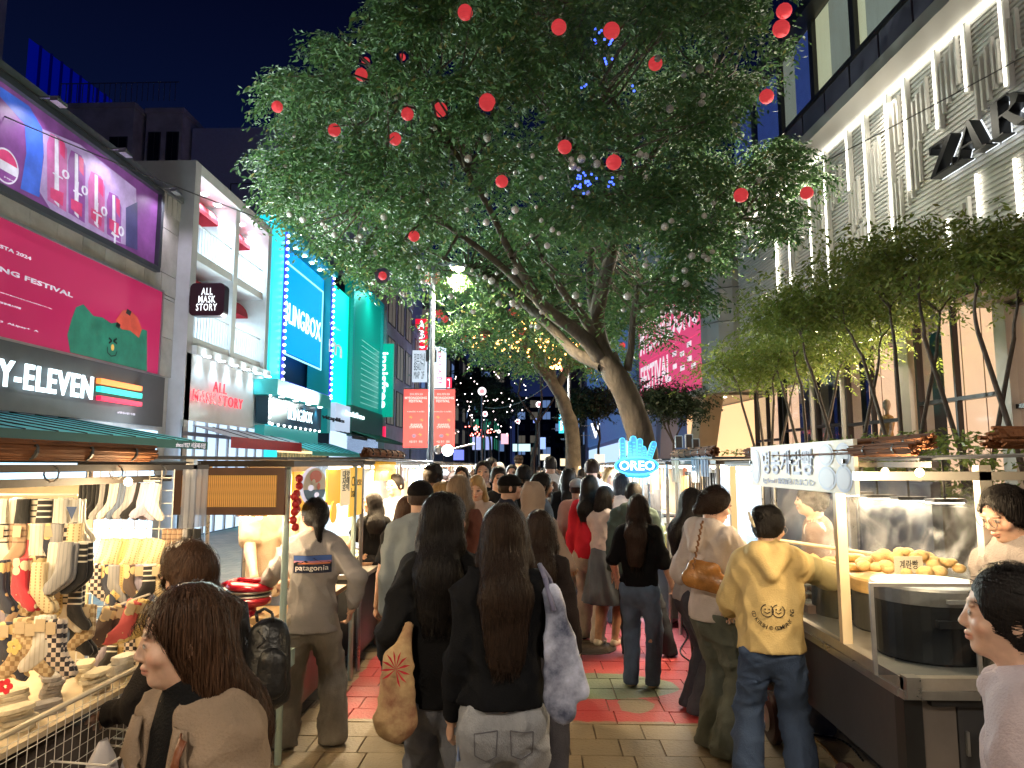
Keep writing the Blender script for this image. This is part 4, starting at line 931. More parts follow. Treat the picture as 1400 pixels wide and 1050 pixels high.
px=rng.uniform(330,1135,n);py=rng.uniform(-60,480,n);ok=inpoly(px,py,poly);px,py=px[ok],py[ok]
u=(px-745)/430;rad=np.sqrt(np.clip(1-u*u*.85,.05,1))
Yf=13-4.2*rad*np.clip(1.15-(py/480)*.55,.5,1.1);Yb=13+4.0*rad
tt=rng.random(len(px))**1.7;Y=Yf+(Yb-Yf)*tt;lm_=(py>315)&(px>655)&(px<905)&(rng.random(len(px))<.93);Y=np.where(lm_,np.maximum(Y,14.6+rng.random(len(px))*2),Y)
cl=rng.uniform([330,-60,8],[1135,480,18],(300,3));
d2=np.full(len(px),1e9)
for c in cl:d2=np.minimum(d2,((px-c[0])/26)**2+((py-c[1])/20)**2+((Y-c[2])/1.1)**2)
keep=rng.random(len(px))<np.clip(1.3-d2*.30,.03,1)
edge=rng.random(len(px))<.9
px,py,Y=px[keep],py[keep],Y[keep]
m_=np.array(_cm)
def to3(px,py,Y):
 d=np.stack([(px-700)/F0,-(py-525)/F0,-np.ones_like(px)],1)@m_.T
 return np.array([0,0,CAMZ])+d*(Y/d[:,1])[:,None]
C3=to3(px,py,Y)
sel=rng.permutation(len(C3))[:17500];C3=C3[sel]
b=MB()
ea=np.array([tuple(e)for e in ends])
for i in rng.permutation(len(C3))[:420]:
 c=C3[i];j=np.argmin(((ea-c)**2).sum(1));e=ea[j]
 if np.linalg.norm(e-c)<3.2:
  mid=(e+c)/2+rng.normal(0,.12,3);b.path([e,mid,c],[.028,.018,.006],4)
b.build('twigs',m_bark,bigt)['kind']='stuff'
m_lan=M('lantern_red',(.62,.045,.06),.65,em=.20,ecol=(.95,.07,.08),emit_sample=False,bump=.25,bs=60)
m_mir=M('mirror_silver',(.88,.82,.80),.3,.1)
def ball_mesh(nm,n1,mats,smooth=True,r=1.):
 b=MB();b.ball((0,0,0),r,n1);me=bpy.data.meshes.new(nm);me.from_pydata(b.v,[],b.f);me.polygons.foreach_set('use_smooth',[smooth]*len(me.polygons))
 me.materials.append(mats);return me
me_lan=ball_mesh('lantern',20,m_lan)
b=MB()
for k in range(5):b.lathe((0,0,-.78+k*.39),[(math.sqrt(1-(-.78+k*.39)**2)*1.005+.004,-.012),(math.sqrt(1-(-.78+k*.39)**2)*1.005+.02,0),(math.sqrt(1-(-.78+k*.39)**2)*1.005+.004,.012)],20,cap=False)
b.tube((0,0,.98),(0,0,1.12),.12,n=8)
me_rib=bpy.data.meshes.new('ribs');me_rib.from_pydata(b.v,[],b.f);me_rib.materials.append(M('lantern_rib',(.45,.02,.04),.6,em=.2,ecol=(.8,.05,.07),emit_sample=False))
b=MB();b.path([(0,0,1.1),(.1,0,4.),(0,.1,8)],.02,4);me_str=bpy.data.meshes.new('string');me_str.from_pydata(b.v,[],b.f);me_str.materials.append(mrub)
def mirror_mesh():
 b=MB();n=14;rows=8
 for j in range(rows):
  t0=math.pi*j/rows+.03;t1=math.pi*(j+1)/rows-.03;c=max(5,int(n*math.sin((t0+t1)/2)))
  for k in range(c):
   a0=2*math.pi*k/c+.03;a1=2*math.pi*(k+1)/c-.03
   q=[(math.sin(t)*math.cos(a),math.sin(t)*math.sin(a),math.cos(t))for t,a in((t0,a0),(t1,a0),(t1,a1),(t0,a1))]
   b.quad(*q)
 i=len(b.f);b.cur=1;b.ball((0,0,0),.97,10);b.cur=0;b.tube((0,0,.95),(0,0,1.2),.12,n=6)
 me=bpy.data.meshes.new('mirror_ball');me.from_pydata(b.v,[],b.f);me.materials.append(m_mir);me.materials.append(M('mirror_grout',(.12,.1,.1),.5));me.polygons.foreach_set('material_index',b.m);return me
me_mb=mirror_mesh()
def region(px,py):
 """words that place a hanging ball by what can be found near it"""
 pass
hung=[]
def hang(me,name,px,py,r,Y,label,cat,group,rib=True,string=True):
 hung.append((px,py,r*F0/Y,Y))
 p=atY(px,py,Y);o=bpy.data.objects.new(name,me);COL.objects.link(o);o.location=p;o.scale=(r,r,r*random.uniform(.94,1.04));o.rotation_euler=(random.uniform(-.15,.15),random.uniform(-.15,.15),random.uniform(0,6))
 tag(o,label,cat,group)
 if rib:c=bpy.data.objects.new('ribs',me_rib);c.name='rib_cage';COL.objects.link(c);c.parent=o
 if string:c=bpy.data.objects.new('string',me_str);COL.objects.link(c);c.parent=o
 return o
red=[(636,17,11,'topmost red lantern above the split of the upper crown'),(764,37,11,'red lantern high in the crown, paired with another one to its east at equal height'),(836,42,12,'red lantern touched by blue sparkle lights near the crown top'),(896,87,10,'red lantern with a mirror ball overlapping its top'),(1072,15,11,'upper red lantern of the pair at the crown edge by the glass office storey'),(1068,39,12,'lower red lantern of the pair at the crown edge by the glass office storey'),(1048,132,10,'lone red lantern against the dark glass storey of the fashion store'),(666,140,12,'biggest red lantern, mid crown'),(602,150,10,'red lantern a little below and beside the biggest one'),(557,156,9,'red lantern in the dark hollow of the crown'),(540,190,9,'red lantern just below the dark crown hollow'),(494,102,9,'red lantern at the crown shoulder under a half hidden one'),(500,84,6,'small red lantern half hidden in leaves at the crown shoulder'),(550,78,5,'dim red lantern buried in the leaves of the upper crown'),(457,178,9,'red lantern over the cyan screen building in the crown'),(379,146,8,'outermost red lantern at the crown tip over the rooftop blocks'),(772,201,10,'red lantern hanging over a cluster of five mirror balls'),(839,222,11,'red lantern beside the cluster of five mirror balls'),(686,248,9,'red lantern alone in the middle of the lower crown'),(566,323,8,'red lantern above the lamp pole top in the lower crown'),(1013,267,10,'red lantern on the wire near the store light strips'),(1103,264,9,'red lantern in front of the store light line'),(523,377,6,'small red lantern at the crown fringe over the green box shop'),(600,429,6,'upper of two small red lanterns low beside the lamp pole'),(608,436,5,'lower of two small red lanterns low beside the lamp pole'),(634,463,5,'small red lantern at the lowest fringe of the crown'),(663,457,5,'small red lantern next to amber fairy lights'),(701,426,6,'small red lantern beside mirror balls over the bare tree'),(713,453,5,'red lantern at fork of second tree branches'),(757,449,5,'red lantern seen under the big slanting limb'),(725,492,5,'red lantern at the leaf edge over the far banners'),(761,494,4,'red lantern just above the second street lamp'),(771,507,5,'red lantern just below the second street lamp'),(851,472,4,'little red lantern behind the big trunk'),(791,487,4,'little red lantern over the amber lights of the second tree'),(808,507,4,'little red lantern under the second tree crown by the trunk'),(660,468,3.5,'tiny red lantern under the amber fairy lights')]
for i,(x,y,r,lab)in enumerate(red):
 rr=.155;Y=rr/(r/F0)*1.0
 Y=min(max(Y,8.3),24);
 if y>400 and r<6.5:Y=max(Y,18)
 elif r>=8:Y=min(Y,9.6+(y<60)*0+abs(x-745)/430*2.6)
 o=hang(me_lan,'red_lantern',x,y,r/F0*Y,Y,lab,'lantern','red lanterns hung in the street tree',rib=r>7)
mir=[(899,80,5),(957,94,6),(978,77,4),(935,103,4),(961,131,4),(959,141,5),(916,149,5.5),(1004,171,4),(666,189,5.5),(640,217,5.5),(594,176,3),(542,134,2.5),(706,171,3.2),(709,199,3),(728,213,3.5),(704,236,3),(665,267,3),(795,217,6),(783,227,6),(816,224,5.5),(781,218,4),(812,215,3),(791,231,3.5),(875,211,5),(883,213,4.5),(870,224,3),(883,242,3),(849,243,3.5),(804,264,3.5),(740,243,3.5),(704,287,5.5),(740,301,3.2),(755,314,4),(764,319,3),(783,283,2.5),(726,322,2.8),(698,298,3),(748,336,4.5),(665,304,5),(638,287,3.5),(585,274,3),(525,297,5),(528,310,2.5),(499,313,3.2),(488,327,4.5),(493,323,4),(457,321,4.5),(445,311,3.5),(441,306,3.5),(414,300,5),(396,293,4.5),(402,186,2.6),(390,227,2.6),(461,258,2),(407,270,2.6),(408,272,0),(909,310,5.5),(918,302,4),(963,295,4),(882,363,4),(946,350,5),(962,350,4),(967,354,4.5),(974,344,3.5),(898,355,3),(922,382,4),(936,370,4.5),(938,388,5),(858,405,5.5),(852,424,3),(879,425,3),(920,425,4),(905,426,2.5),(787,404,5),(793,416,3),(704,371,5),(672,384,5),(679,374,2.5),(663,379,3),(682,415,4.5),(701,415,5),(708,420,3.5),(647,426,3.5),(680,437,0),(727,446,3),(735,447,4),(725,460,0),(572,365,3),(510,387,3),(553,403,3.5),(548,401,2.5),(556,404,0),(616,405,4),(673,385,0),(600,374,2.5),(645,370,2.5),(664,378,0),(674,397,2),(1018,350,0),(1075,372,3),(1053,229,3),(1038,246,4),(975,278,3),(740,427,3),(733,283,2.6),(580,396,2.5),(593,384,5),(578,384,4),(632,445,2),(565,310,0),(513,345,3),(483,341,2.5)]
near_words=['beside a red lantern','in the lower crown','at the crown fringe','near the big limbs','high in the crown']
def re_short(t):w=t.split();return ' '.join(w[:9])if w[min(8,len(w)-1)]not in('the','a','of','in','to','over','and','its','by')else ' '.join(w[:8])if w[min(7,len(w)-1)]not in('the','a','of','in','to','over','and','by')else ' '.join(w[:7])
for x,y,r in mir:
 if r<=0:continue
 Y=9.0+abs(x-745)/430*2.4+(y>330)*(y-330)/150*1.2
 if y>380:Y=10.6
 nr=min(red,key=lambda q:(q[0]-x)**2+(q[1]-y)**2);dx,dy=x-nr[0],y-nr[1];dd=math.hypot(dx,dy)
 size='large' if r>=5 else 'mid sized' if r>=3.6 else 'small'
 way='under' if dy>abs(dx)else 'over' if-dy>abs(dx)else 'east of' if dx>0 else 'west of';used_l=globals().setdefault('used_l',{})
 how='close' if dd<30 else 'a step' if dd<60 else 'well' if dd<95 else 'far'
 lab='%s silver mirror ball %s %s the %s'%(size,how,way,' '.join(nr[3].split()[:11 if len(nr[3].split())<12 else 10]).replace('topmost red','topmost red').replace('just ','').rstrip(','))
 core=re_short(nr[3]);fine=['','slightly higher ','slightly lower ','more hidden ','shinier ','duller ']
 lab='%s mirror ball %s %s the %s'%(size,how,way,core);lab=' '.join(lab.split()[:14]);c_=used_l.get(lab,0);used_l[lab]=c_+1;lab=fine[min(c_,5)]+lab
 hang(me_mb,'mirror_ball',x,y,r/F0*Y,Y,lab,'mirror ball','mirror balls hung in the street tree',rib=False,string=False)
V,Q=leaf_cloud(C3,11,.42,.105,.55,2.7)
qv=(V[::4]-np.array([0,0,CAMZ]))@m_;lx=700+F0*qv[:,0]/-qv[:,2];ly=525-F0*qv[:,1]/-qv[:,2];ok=np.ones(len(lx),bool);lY=V[::4][:,1];qt=(V[2::4]-np.array([0,0,CAMZ]))@m_;tx_=700+F0*qt[:,0]/-qt[:,2];ty_=525-F0*qt[:,1]/-qt[:,2]
for hx,hy,hr,hY in hung:ok &=~(((lx-hx)**2+(ly-hy)**2<(hr+4)**2)&(lY<hY+.1))&~(((tx_-hx)**2+(ty_-hy)**2<(hr+4)**2)&(lY<hY+.1))&~((((tx_+lx)/2-hx)**2+((ty_+ly)/2-hy)**2<(hr+2)**2)&(lY<hY+.1))
Q=Q[ok];npmesh('crown',V,Q,m_leaf,bigt,smooth=False)
me_bl=ball_mesh('fairy',6,E('blue_sparkle',(.05,.1,1.),3),True)
def fairy(pts,mat,name,label,par=None,r=.02,group=None):
 b=MB()
 for p in pts:b.ball(p,r,6)
 o=b.build(name,mat);tag(o,label,'fairy lights',group,'stuff');return o
bl=[]
for cx,cy,nn,sp in((818,40,9,8),(833,58,4,4),(813,58,3,3),(830,82,5,10),(801,118,3,4),(795,150,2,2),(870,35,3,5),(866,122,2,5),(800,245,16,12),(838,252,5,6),(790,255,5,6)):
 for k in range(nn):bl.append(atY(cx+random.gauss(0,sp*.6),cy+random.gauss(0,sp*.6),9.2))
fairy(bl,E('blue_sparkle',(0,0,0),7),'fairy_lights','tiny blue sparkle lights scattered through the upper crown',r=.016)
am=[]
for cx,cy,nn,sp in((700,470,26,26),(680,460,14,22),(745,470,30,20),(790,480,16,12),(760,500,14,8),(650,468,8,10),(720,440,10,20),(785,465,10,12)):
 for k in range(nn):am.append(atY(cx+random.gauss(0,sp*.6),cy+random.gauss(0,sp*.4),19))
fairy(am,E('amber_sparkle',(1.,.42,.10),9),'fairy_lights','warm amber fairy lights threaded through the second tree',r=.028)
t2=empty('zelkova_tree',(atY(782,640,21).x,21,0),0,'second street tree with amber lights and pale blotchy leaning trunk','tree')
B2=lambda x,y,Y=21.:atY(x,y,Y)
b=MB();limb(b,[(B2(784,640).x,21,-.1),B2(782,600),B2(772,555),B2(757,525),B2(742,505)],.24,.15,12,6);b.build('trunk',M('pale_bark',(.15,.12,.085),.85,var=.5,vs=5,bump=.7,bs=20),t2,smooth=True)
b=MB();limb(b,[B2(750,515),B2(720,480,20),B2(690,460,19),B2(640,450,18)],.16,.05);limb(b,[B2(757,520),B2(745,470),B2(730,440),B2(700,410)],.13,.05);limb(b,[B2(762,530),B2(790,480),B2(830,440),B2(870,400)],.13,.05);b.build('limb',m_bark,t2,smooth=True)
pl2=[(590,440),(640,420),(700,415),(760,420),(820,440),(860,480),(845,520),(815,510),(790,498),(772,490),(745,500),(720,512),(712,500),(690,505),(672,490),(655,498),(640,475),(600,472)]
n=9000;px=rng.uniform(560,870,n);py=rng.uniform(300,520,n);ok=inpoly(px,py,pl2)|((py<440)&(px>600)&(rng.random(n)<.35));px,py=px[ok],py[ok]
Y=rng.uniform(17,25,len(px));C=to3(px,py,Y);C=C[rng.permutation(len(C))[:2600]]
V,Q=leaf_cloud(C,9,.5,.13,.5,2.4);npmesh('crown',V,Q,m_leaf,t2,smooth=False)
def small_tree(name,label,base,h,spread,nleaf,mat,bark,r=.15,levels=3,group=None,lean=0,leafsize=.12,stems=1,npsp=8,bare=False,fork=.35,crownz=None,zsq=.7,seedv=0):
 rs=random.Random(seedv or hash(label)%9999)
 rt=empty(name,base,0,label,'tree',group);base=Vector(base);tips=[]
 b=MB()
 def grow(p,d,L,r,lv):
  q=[p];dd=d.copy()
  for k in range(3):
   dd=(dd+Vector((rs.uniform(-.22,.22),rs.uniform(-.22,.22),rs.uniform(-.02,.14)))).normalized();q.append(q[-1]+dd*L/3)
  limb(b,q,r,r*.62,6 if lv<2 else 5,2)
  if lv>=levels:tips.append(q[-1]);tips.append(q[-2]);return
  for k in range(rs.choice([2,3,3])if lv else 3):
   a=rs.uniform(0,6.28);sp=rs.uniform(.45,.95);nd=(dd+Vector((math.cos(a)*sp,math.sin(a)*sp,rs.uniform(0,.35)))).normalized()
   grow(q[-1]if k else q[-1],nd,L*rs.uniform(.62,.8),r*.58,lv+1)
 for s_ in range(stems):
  a=6.28*s_/max(stems,1);o_=Vector((math.cos(a),math.sin(a),0))*(.09 if stems>1 else 0)
  d=Vector((lean+(o_.x*2.4),o_.y*2.4,1)).normalized()
  q=limb(b,[base+o_-Vector((0,0,.05)),base+o_*1.2+d*h*fork*.5,base+o_*1.6+d*h*fork],r,r*.75,8,4)
  grow(q[-1],d,h*(1-fork)*.42,r*.7,0 if not bare else 0)
 b.build('trunk',bark,rt,smooth=True)
 if nleaf:
  T_=np.array([tuple(t)for t in tips]);ctr=T_.mean(0)
  C=T_[rng.integers(0,len(T_),nleaf)]+rng.normal(0,1,(nleaf,3))*np.array([spread,spread,spread*zsq])
  V,Q=leaf_cloud(C,npsp,.3,leafsize,.6,2.4);npmesh('crown',V,Q,mat,rt,smooth=False)
 return rt
m_barkd=M('dark_bark',(.06,.05,.05),.9,var=.3,vs=10,bump=.6,bs=20)
small_tree('bare_tree','leafless tree with fine dense branches over the middle of the street',(atY(728,640,33).x,33,0),7.2,0,0,None,m_barkd,.17,6,bare=True,fork=.2,seedv=5)
b_=bpy.data.objects
small_tree('street_tree','small dark leafy tree above the far crowd behind the lantern posts',(atY(672,640,46).x,46,0),6.5,.55,1400,m_leafD,m_barkd,.14,3,leafsize=.2,seedv=3)
small_tree('street_tree','dark round crowned tree at the far east kerb by the blue store',(atY(800,640,34).x+.9,36,0),5.2,.5,1000,m_leafD,m_barkd,.12,3,leafsize=.2,seedv=8)
small_tree('street_tree','far tree with twinkling lights left standing before the green edged building'.replace('left ',''),(atY(640,640,62).x,62,0),9,.9,1500,m_leafD,m_barkd,.2,3,leafsize=.26,seedv=13)
tw=[atY(random.uniform(620,720),random.uniform(500,600),44)for _ in range(70)]
fairy(tw,E('white_sparkle',(1.,.8,.8),5),'fairy_lights','white and rosy twinkle lights in the far dark trees',r=.035)
tw=[atY(random.gauss(655,12),random.gauss(592,5),40)for _ in range(26)]
fairy(tw,E('red_sparkle',(1.,.15,.12),7),'fairy_lights','red twinkle lights massed over the far banners',r=.04)
small_tree('street_tree','dark shrubby tree beside the big trunk under the festival screen',(atY(930,640,24).x,24.5,0),4.2,.4,900,m_leafD,m_barkd,.09,3,leafsize=.14,seedv=21)
pw=MB();px0_,px1_=4.6,5.9
wall=empty('planter',(5.2,11,0),0,'long grey metal clad planter wall behind the east stalls','planter')
MB().box(3.55,6.5,0,3.62,24,1.72).build('front_panel',M('steel_sheet',(.055,.06,.075),.5,.25,var=.25,vs=2.5,bump=.25,bs=4),wall)
for k in range(12):MB().box(3.53,6.5+k*1.45,.02,3.55,7.93+k*1.45,1.70).build('steel_sheet',M('steel_sheet',(0,0,0)),wall)
MB().box(3.62,6.5,0,5.5,24,1.5).build('soil',M('soil',(.05,.04,.03),.95),wall)
maples=[(1395,360,8.6,'maple nearest the counter end, its thin stem crossing the peach window',2,1.5),(1318,370,9.6,'twin stemmed maple before the big peach window',2,1.5),(1222,400,11.2,'leaning maple in front of the mannequin window',3,1.5),(1150,430,12.8,'maple with pale trunk in front of the dark doorway',2,1.5),(1100,470,14.6,'bushy maple above the menu board',3,1.4),(1045,500,16.6,'multi stemmed maple farthest along the planter',4,1.4)]
tops=[305,318,352,395,436,475]
widths=[.36,.40,.52,.5,.55,.55]
for i,((x,y,Y,lab,stn,zb_),ty,wd)in enumerate(zip(maples,tops,widths)):
 lab=lab.replace('nearest','closest to')
 p=atY(x,y,Y);top=atY(x,ty,Y).z
 small_tree('maple_tree',lab,(p.x,Y,zb_),(top-zb_)*1.0,wd*.86,(620,760,1000,1000,1000,1000)[i],m_leafM,M('maple_bark',(.13,.10,.08),.85,var=.4,vs=12,bump=.5,bs=30),.036,2,'maples in the planter',leafsize=.095,stems=stn,npsp=9,fork=.60,zsq=.55,seedv=30+i)
hb=[]
n=900;C=np.stack([rng.uniform(3.75,5.3,n),rng.uniform(6.7,15,n),rng.uniform(1.45,2.25,n)],1)
V,Q=leaf_cloud(C,8,.2,.08,.3,2.2);tag(npmesh('hedge',V,Q,m_leafM,None,smooth=False),'low leafy hedge in the planter behind the floodlit cart','hedge')
PY=16.0;pp=atY(588,600,PY)
pole=empty('lamp_post',(pp.x,PY,0),0,'slim dark lamp post with twin red festival banners and a red globe on top','lamp post')
m_pole=M('pole_paint',(.10,.12,.16),.45,.4)
ptop=atY(587,386,PY).z
MB().lathe((pp.x,PY,0),[(.16,0),(.16,.3),(.09,.4),(.075,1.5),(.06,ptop)],14).build('shaft',m_pole,pole,smooth=True)
for zpx in(478,484,546,605):zq=atY(588,zpx,PY).z;MB().lathe((pp.x,PY,zq-.04),[(.1,0),(.1,.08)],12).build('collar',m_pole,pole)
o=bpy.data.objects.new('globe',me_lan);COL.objects.link(o);o.location=(pp.x,PY,ptop+.1);o.scale=(.17,.17,.17);setpar(o,pole)
c_=MB();c_.box(pp.x-.11,PY-.1,atY(0,497,PY).z,pp.x+.11,PY+.12,atY(0,482,PY).z);c_.build('speaker_box',m_pole,pole)
mBan=M('banner_red',(.62,.06,.06),.6,em=.42,ecol=(.85,.10,.09),emit_sample=False);mBl=E('banner_ink',(.95,.72,.72),.6)
for(x0,x1,tilt)in((553,585,0),(590,622,0)):
 a=atY(x0,533,PY);c=atY(x1,612,PY);pl=Plane(a.x,PY-.08,1,0,1);w=c.x-a.x;h=a.z-c.z
 bn=MB().box(a.x,PY-.08,c.z,c.x,PY-.055,a.z).build('banner',mBan,pole)
 def tx(s,u0,u1,v0,v1,m=mBl,**k):text_on('lettering',s,(w*u0,w*u1,c.z+h*v0,c.z+h*v1),pl,.002,m,bn,thick=.003,**k)
 tx('SEOUL FESTA 2024',.25,.78,.90,.935,bold=.01);tx('MYEONGDONG',.05,.95,.83,.875,bold=.05);tx('FESTIVAL',.22,.78,.775,.82,bold=.05)
 tx('4.26(금)~5.6(월)',.15,.85,.60,.63);tx('롯데백화점\n신세계백화점',.25,.8,.33,.41,align='CENTER');tx('서울 중구   명동',.25,.8,.08,.12)
 b=MB()
 for u,v in((.3,.52),(.75,.47),(.7,.22)):
  for q in range(3):t=q*1.05;dx,dz=.04*math.cos(t),.04*math.sin(t);b.quad((a.x+w*u-dx-.006,PY-.085,c.z+h*v-dz),(a.x+w*u+dx,PY-.085,c.z+h*v+dz-.006),(a.x+w*u+dx,PY-.085,c.z+h*v+dz+.006),(a.x+w*u-dx+.006,PY-.085,c.z+h*v-dz+.01))
 b.build('star_print',E('banner_gold',(.9,.35,.1),.7),bn)
 disc=MB();disc.quad(*[(a.x+w*(.45)+.05*math.cos(t/8*6.28),PY-.084,c.z+h*.2+.045*math.sin(t/8*6.28))for t in range(8)]);disc.build('round_print',M('banner_blue',(.25,.2,.35),.6),bn)
 MB().tube((a.x,PY-.065,a.z+.02),(c.x,PY-.065,a.z+.02),.014,n=6).build('rod',m_pole,pole);MB().tube((a.x,PY-.065,c.z-.02),(c.x,PY-.065,c.z-.02),.014,n=6).build('rod',m_pole,pole)
def street_lamp(px,py,Y,label,power,head=.22,pole_px=None,h=None):
 p=atY(px,py,Y);r=empty('street_lamp',(p.x,Y,0),0,label,'street lamp')
 qx=p.x if pole_px is None else atY(pole_px,py,Y).x
 MB().tube((qx,Y+.3,0),(qx,Y+.3,p.z+.15),.06,.04,8).build('shaft',m_pole,r)
 MB().tube((qx,Y+.3,p.z+.12),(p.x,Y,p.z+.1),.03,n=6).build('arm',m_pole,r)
 MB().lathe((p.x,Y,p.z-.01),[(head*.8,0),(head,.05),(head*.5,.12),(.03,.14)],14).build('lamp_head',m_pole,r)
 MB().lathe((p.x,Y,p.z-.05),[(.02,-.02),(head*.55,0),(head*.75,.04)],14).build('bulb',E('street_bulb',(1.,.85,.5),30),r)
 lamp('SPOT',(p.x,Y,p.z-.1),power,(1,.82,.55),.15,to=(p.x,Y,0),spot=150,blend=.6,parent=r);return r
street_lamp(626,366,12.3,'street lamp shining through leaves that glow yellow beneath it',2200,.16,589)
street_lamp(762,502,24,'street lamp on a thin pole before the second tree',900,.2,778)
fl=[]
C=to3(rng.uniform(618,638,26),rng.uniform(374,392,26),np.full(26,12.2));V,Q=leaf_cloud(C,6,.14,.09,.5,2.5)
npmesh('lit_spray',V,Q,m_leaf,bigt,smooth=False)
for px,py,Y,r,lab in((659,535,34,5.5,'biggest white ringed pink globe lamp on the thin street post'),(663,566,42,3.6,'white ringed pink globe lower on the banner post'),(650,586,48,2.4,'tiny pink globe low among red twinkle lights'),(737,553,38,4.2,'white ringed pink globe on the post by the bare tree'),(708,576,52,3.,'small pink globe midway down the street'),(682,590,60,2.4,'smallest pale globe lamp by the street centre')):
 p=atY(px,py,Y);rr=r/F0*Y;o=empty('globe_lamp',(p.x,Y,0),0,lab,'globe lamp')
 MB().ball(p,rr*.62,12).build('globe',E('globe_pink',(1.,.18,.2),1.6),o,smooth=True)
 b=MB();n=16
 for k in range(n):b.tube(p+Vector((math.cos(6.28*k/n),0,math.sin(6.28*k/n)))*rr*.85,p+Vector((math.cos(6.28*(k+1)/n),0,math.sin(6.28*(k+1)/n)))*rr*.85,rr*.2,n=6)
 b.build('ring',E('globe_white',(1.,.9,.95),2.2),o);MB().tube((p.x,Y,0),(p.x,Y,p.z-rr*.9),.05,n=6).build('post',m_pole,o)
def wire(a,c,sag,label,r=.012):
 a,c=Vector(a),Vector(c);pts=[a.lerp(c,k/12)-Vector((0,0,sag*4*(k/12)*(1-k/12)))for k in range(13)]
 tag(MB().path(pts,r,5).build('overhead_wire',M('wire_grey',(.12,.12,.13),.5)),label,'wire')
wire(atY(-20,148,11),atY(520,356,15),.1,'thin wire running from the can advert into the tree crown')
wire(atY(740,404,12),atY(1420,66,11),.12,'thin wire rising from the tree limbs across the louvred store front',.01)
wire(atY(663,557,33),atY(762,515,25),.4,'sagging wire between the globe lamp and the second street lamp',.02)
for x,y,z,tx,ty,p_ in((-7.6,20,3.9,-1.5,12,3600),(-7.3,27,4.2,-1,13,2800),(-6.2,9,3.2,-1,12,700)):
 lamp('SPOT',(x,y,z),p_,(.80,.95,.86),.12,to=(tx,ty,8.5),spot=95,blend=.9,name='shopfront_floodlight',parent=shop)  # spots without fittings, added to brighten the crown from the west shops
for x,y,z,p_ in((7.2,15.5,4.6,2000),(6.6,22,4.6,1800)):
 lamp('SPOT',(x,y,z),p_,(1.,.93,.78),.12,to=(2,13,9),spot=100,blend=.9,name='storefront_floodlight',parent=zs)  # same from the east store: added fill for the crown, no fitting
street_lamp(-60,-900,3,'street lamp over the sock stall out of the west lamp row',1,.16)if 0 else None
def plain_lamp(x,y,z,label,p_):  # unseen post lamps, added to light the street from behind the camera
 r=empty('street_lamp',(x,y,0),0,label,'street lamp');MB().tube((x,y+.4,0),(x,y+.4,z+.1),.06,.04,8).build('shaft',m_pole,r);MB().lathe((x,y,z),[(.14,0),(.16,.05),(.03,.14)],14).build('lamp_head',m_pole,r);MB().tube((x,y+.4,z+.1),(x,y,z+.1),.03,n=6).build('arm',m_pole,r)
 lamp('SPOT',(x,y,z-.06),p_,(1.,.86,.66),.2,to=(x*.4,y+5,0),spot=165,blend=.5,parent=r)
plain_lamp(-3.6,-2.6,5.6,'added unseen lamp on a post behind the viewer, west side',480)
plain_lamp(3.4,-2.2,5.6,'added unseen lamp on a post behind the viewer, east side',400)
#  market stalls
m_pipe=M('steel_pipe',(.40,.40,.40),.3,.85,var=.2,vs=8)
m_pgreen=M('pale_green_pipe',(.42,.55,.52),.4,.2)
m_beam=M('beam_brown_grey',(.10,.085,.075),.6,.1,var=.3,vs=6)
m_wire=M('white_wire',(.80,.76,.70),.4)
m_bamboo=M('bamboo_blind',(.17,.07,.032),.8,var=.5,vs=30,st=(1,.15,1),bump=.5,bs=60,spec=.2)
m_bamboo2=M('bamboo_pale',(.55,.34,.14),.6,var=.35,vs=12)
m_cart=M('cart_dark_steel',(.10,.10,.105),.38,.55,var=.25,vs=3,bump=.06,bs=12)
m_top=M('counter_steel',(.45,.43,.40),.32,.7,var=.25,vs=5)
m_black=M('black_enamel',(.014,.014,.015),.35,var=.4,vs=6)
m_tarp=M('stall_tarp',(.07,.075,.085),.7,var=.3,vs=3,bump=.3,bs=6)
warm=(1.,.74,.42);neutral=(1.,.88,.70)
mTube=E('tube_warm',(1.,.80,.45),14);mFlood=E('flood_white',(1.,.95,.82),12)
def roll(x0,y0,z,x1,y1,r,par,mat=None):
 """rolled up cane blind: bundle of thin rods with dark ties"""
 a,c=Vector((x0,y0,z)),Vector((x1,y1,z));d=(c-a).normalized();x=d.orthogonal().normalized();y=d.cross(x);b=MB()
 for k in range(26):
  t=random.uniform(0,6.28);q=r*math.sqrt(random.random())*.95;e=random.uniform(-.05,.05)
  o_=x*math.cos(t)*q+y*math.sin(t)*q;b.tube(a+o_-d*e,c+o_+d*random.uniform(-.03,.05),r*.2,n=5)
 b.tube(a+d*.02,c-d*.02,r*.84,n=10);b.build('rods',mat or m_bamboo,par)
 n=max(2,int((c-a).length/.28));b=MB()
 for k in range(n):p=a.lerp(c,(k+.5)/n);b.tube(p-d*.006,p+d*.006,r*1.06,n=12)
 b.build('tie',mrub,par)
def grid_rack(a,u,w,h,step,par,name='grid_rack',r=.0028,mat=None):
 a=Vector(a);u=Vector(u).normalized();b=MB();n=int(w/step);m=int(h/step)
 for k in range(n+1):b.tube(a+u*k*step,a+u*k*step+Vector((0,0,h)),r,n=4)
 for k in range(m+1):b.tube(a+Vector((0,0,k*step)),a+u*n*step+Vector((0,0,k*step)),r,n=4)
 return b.build(name,mat or m_wire,par)
ss_=empty('sock_stall',(-2.3,2.7,0),0,'warm lit sock stall of white wire racks under a cane blind roll','market stall')
XF=-1.75
b=MB();b.box(XF-.02,3.58,0,XF+.02,3.62,1.9);b.build('post',m_pipe,ss_)
b=MB();b.box(-3.3,3.58,0,-3.26,3.62,1.95);b.build('post',m_pipe,ss_)
b=MB();b.box(-3.3,1.2,0,-3.26,1.24,1.95);b.build('post',m_pipe,ss_)
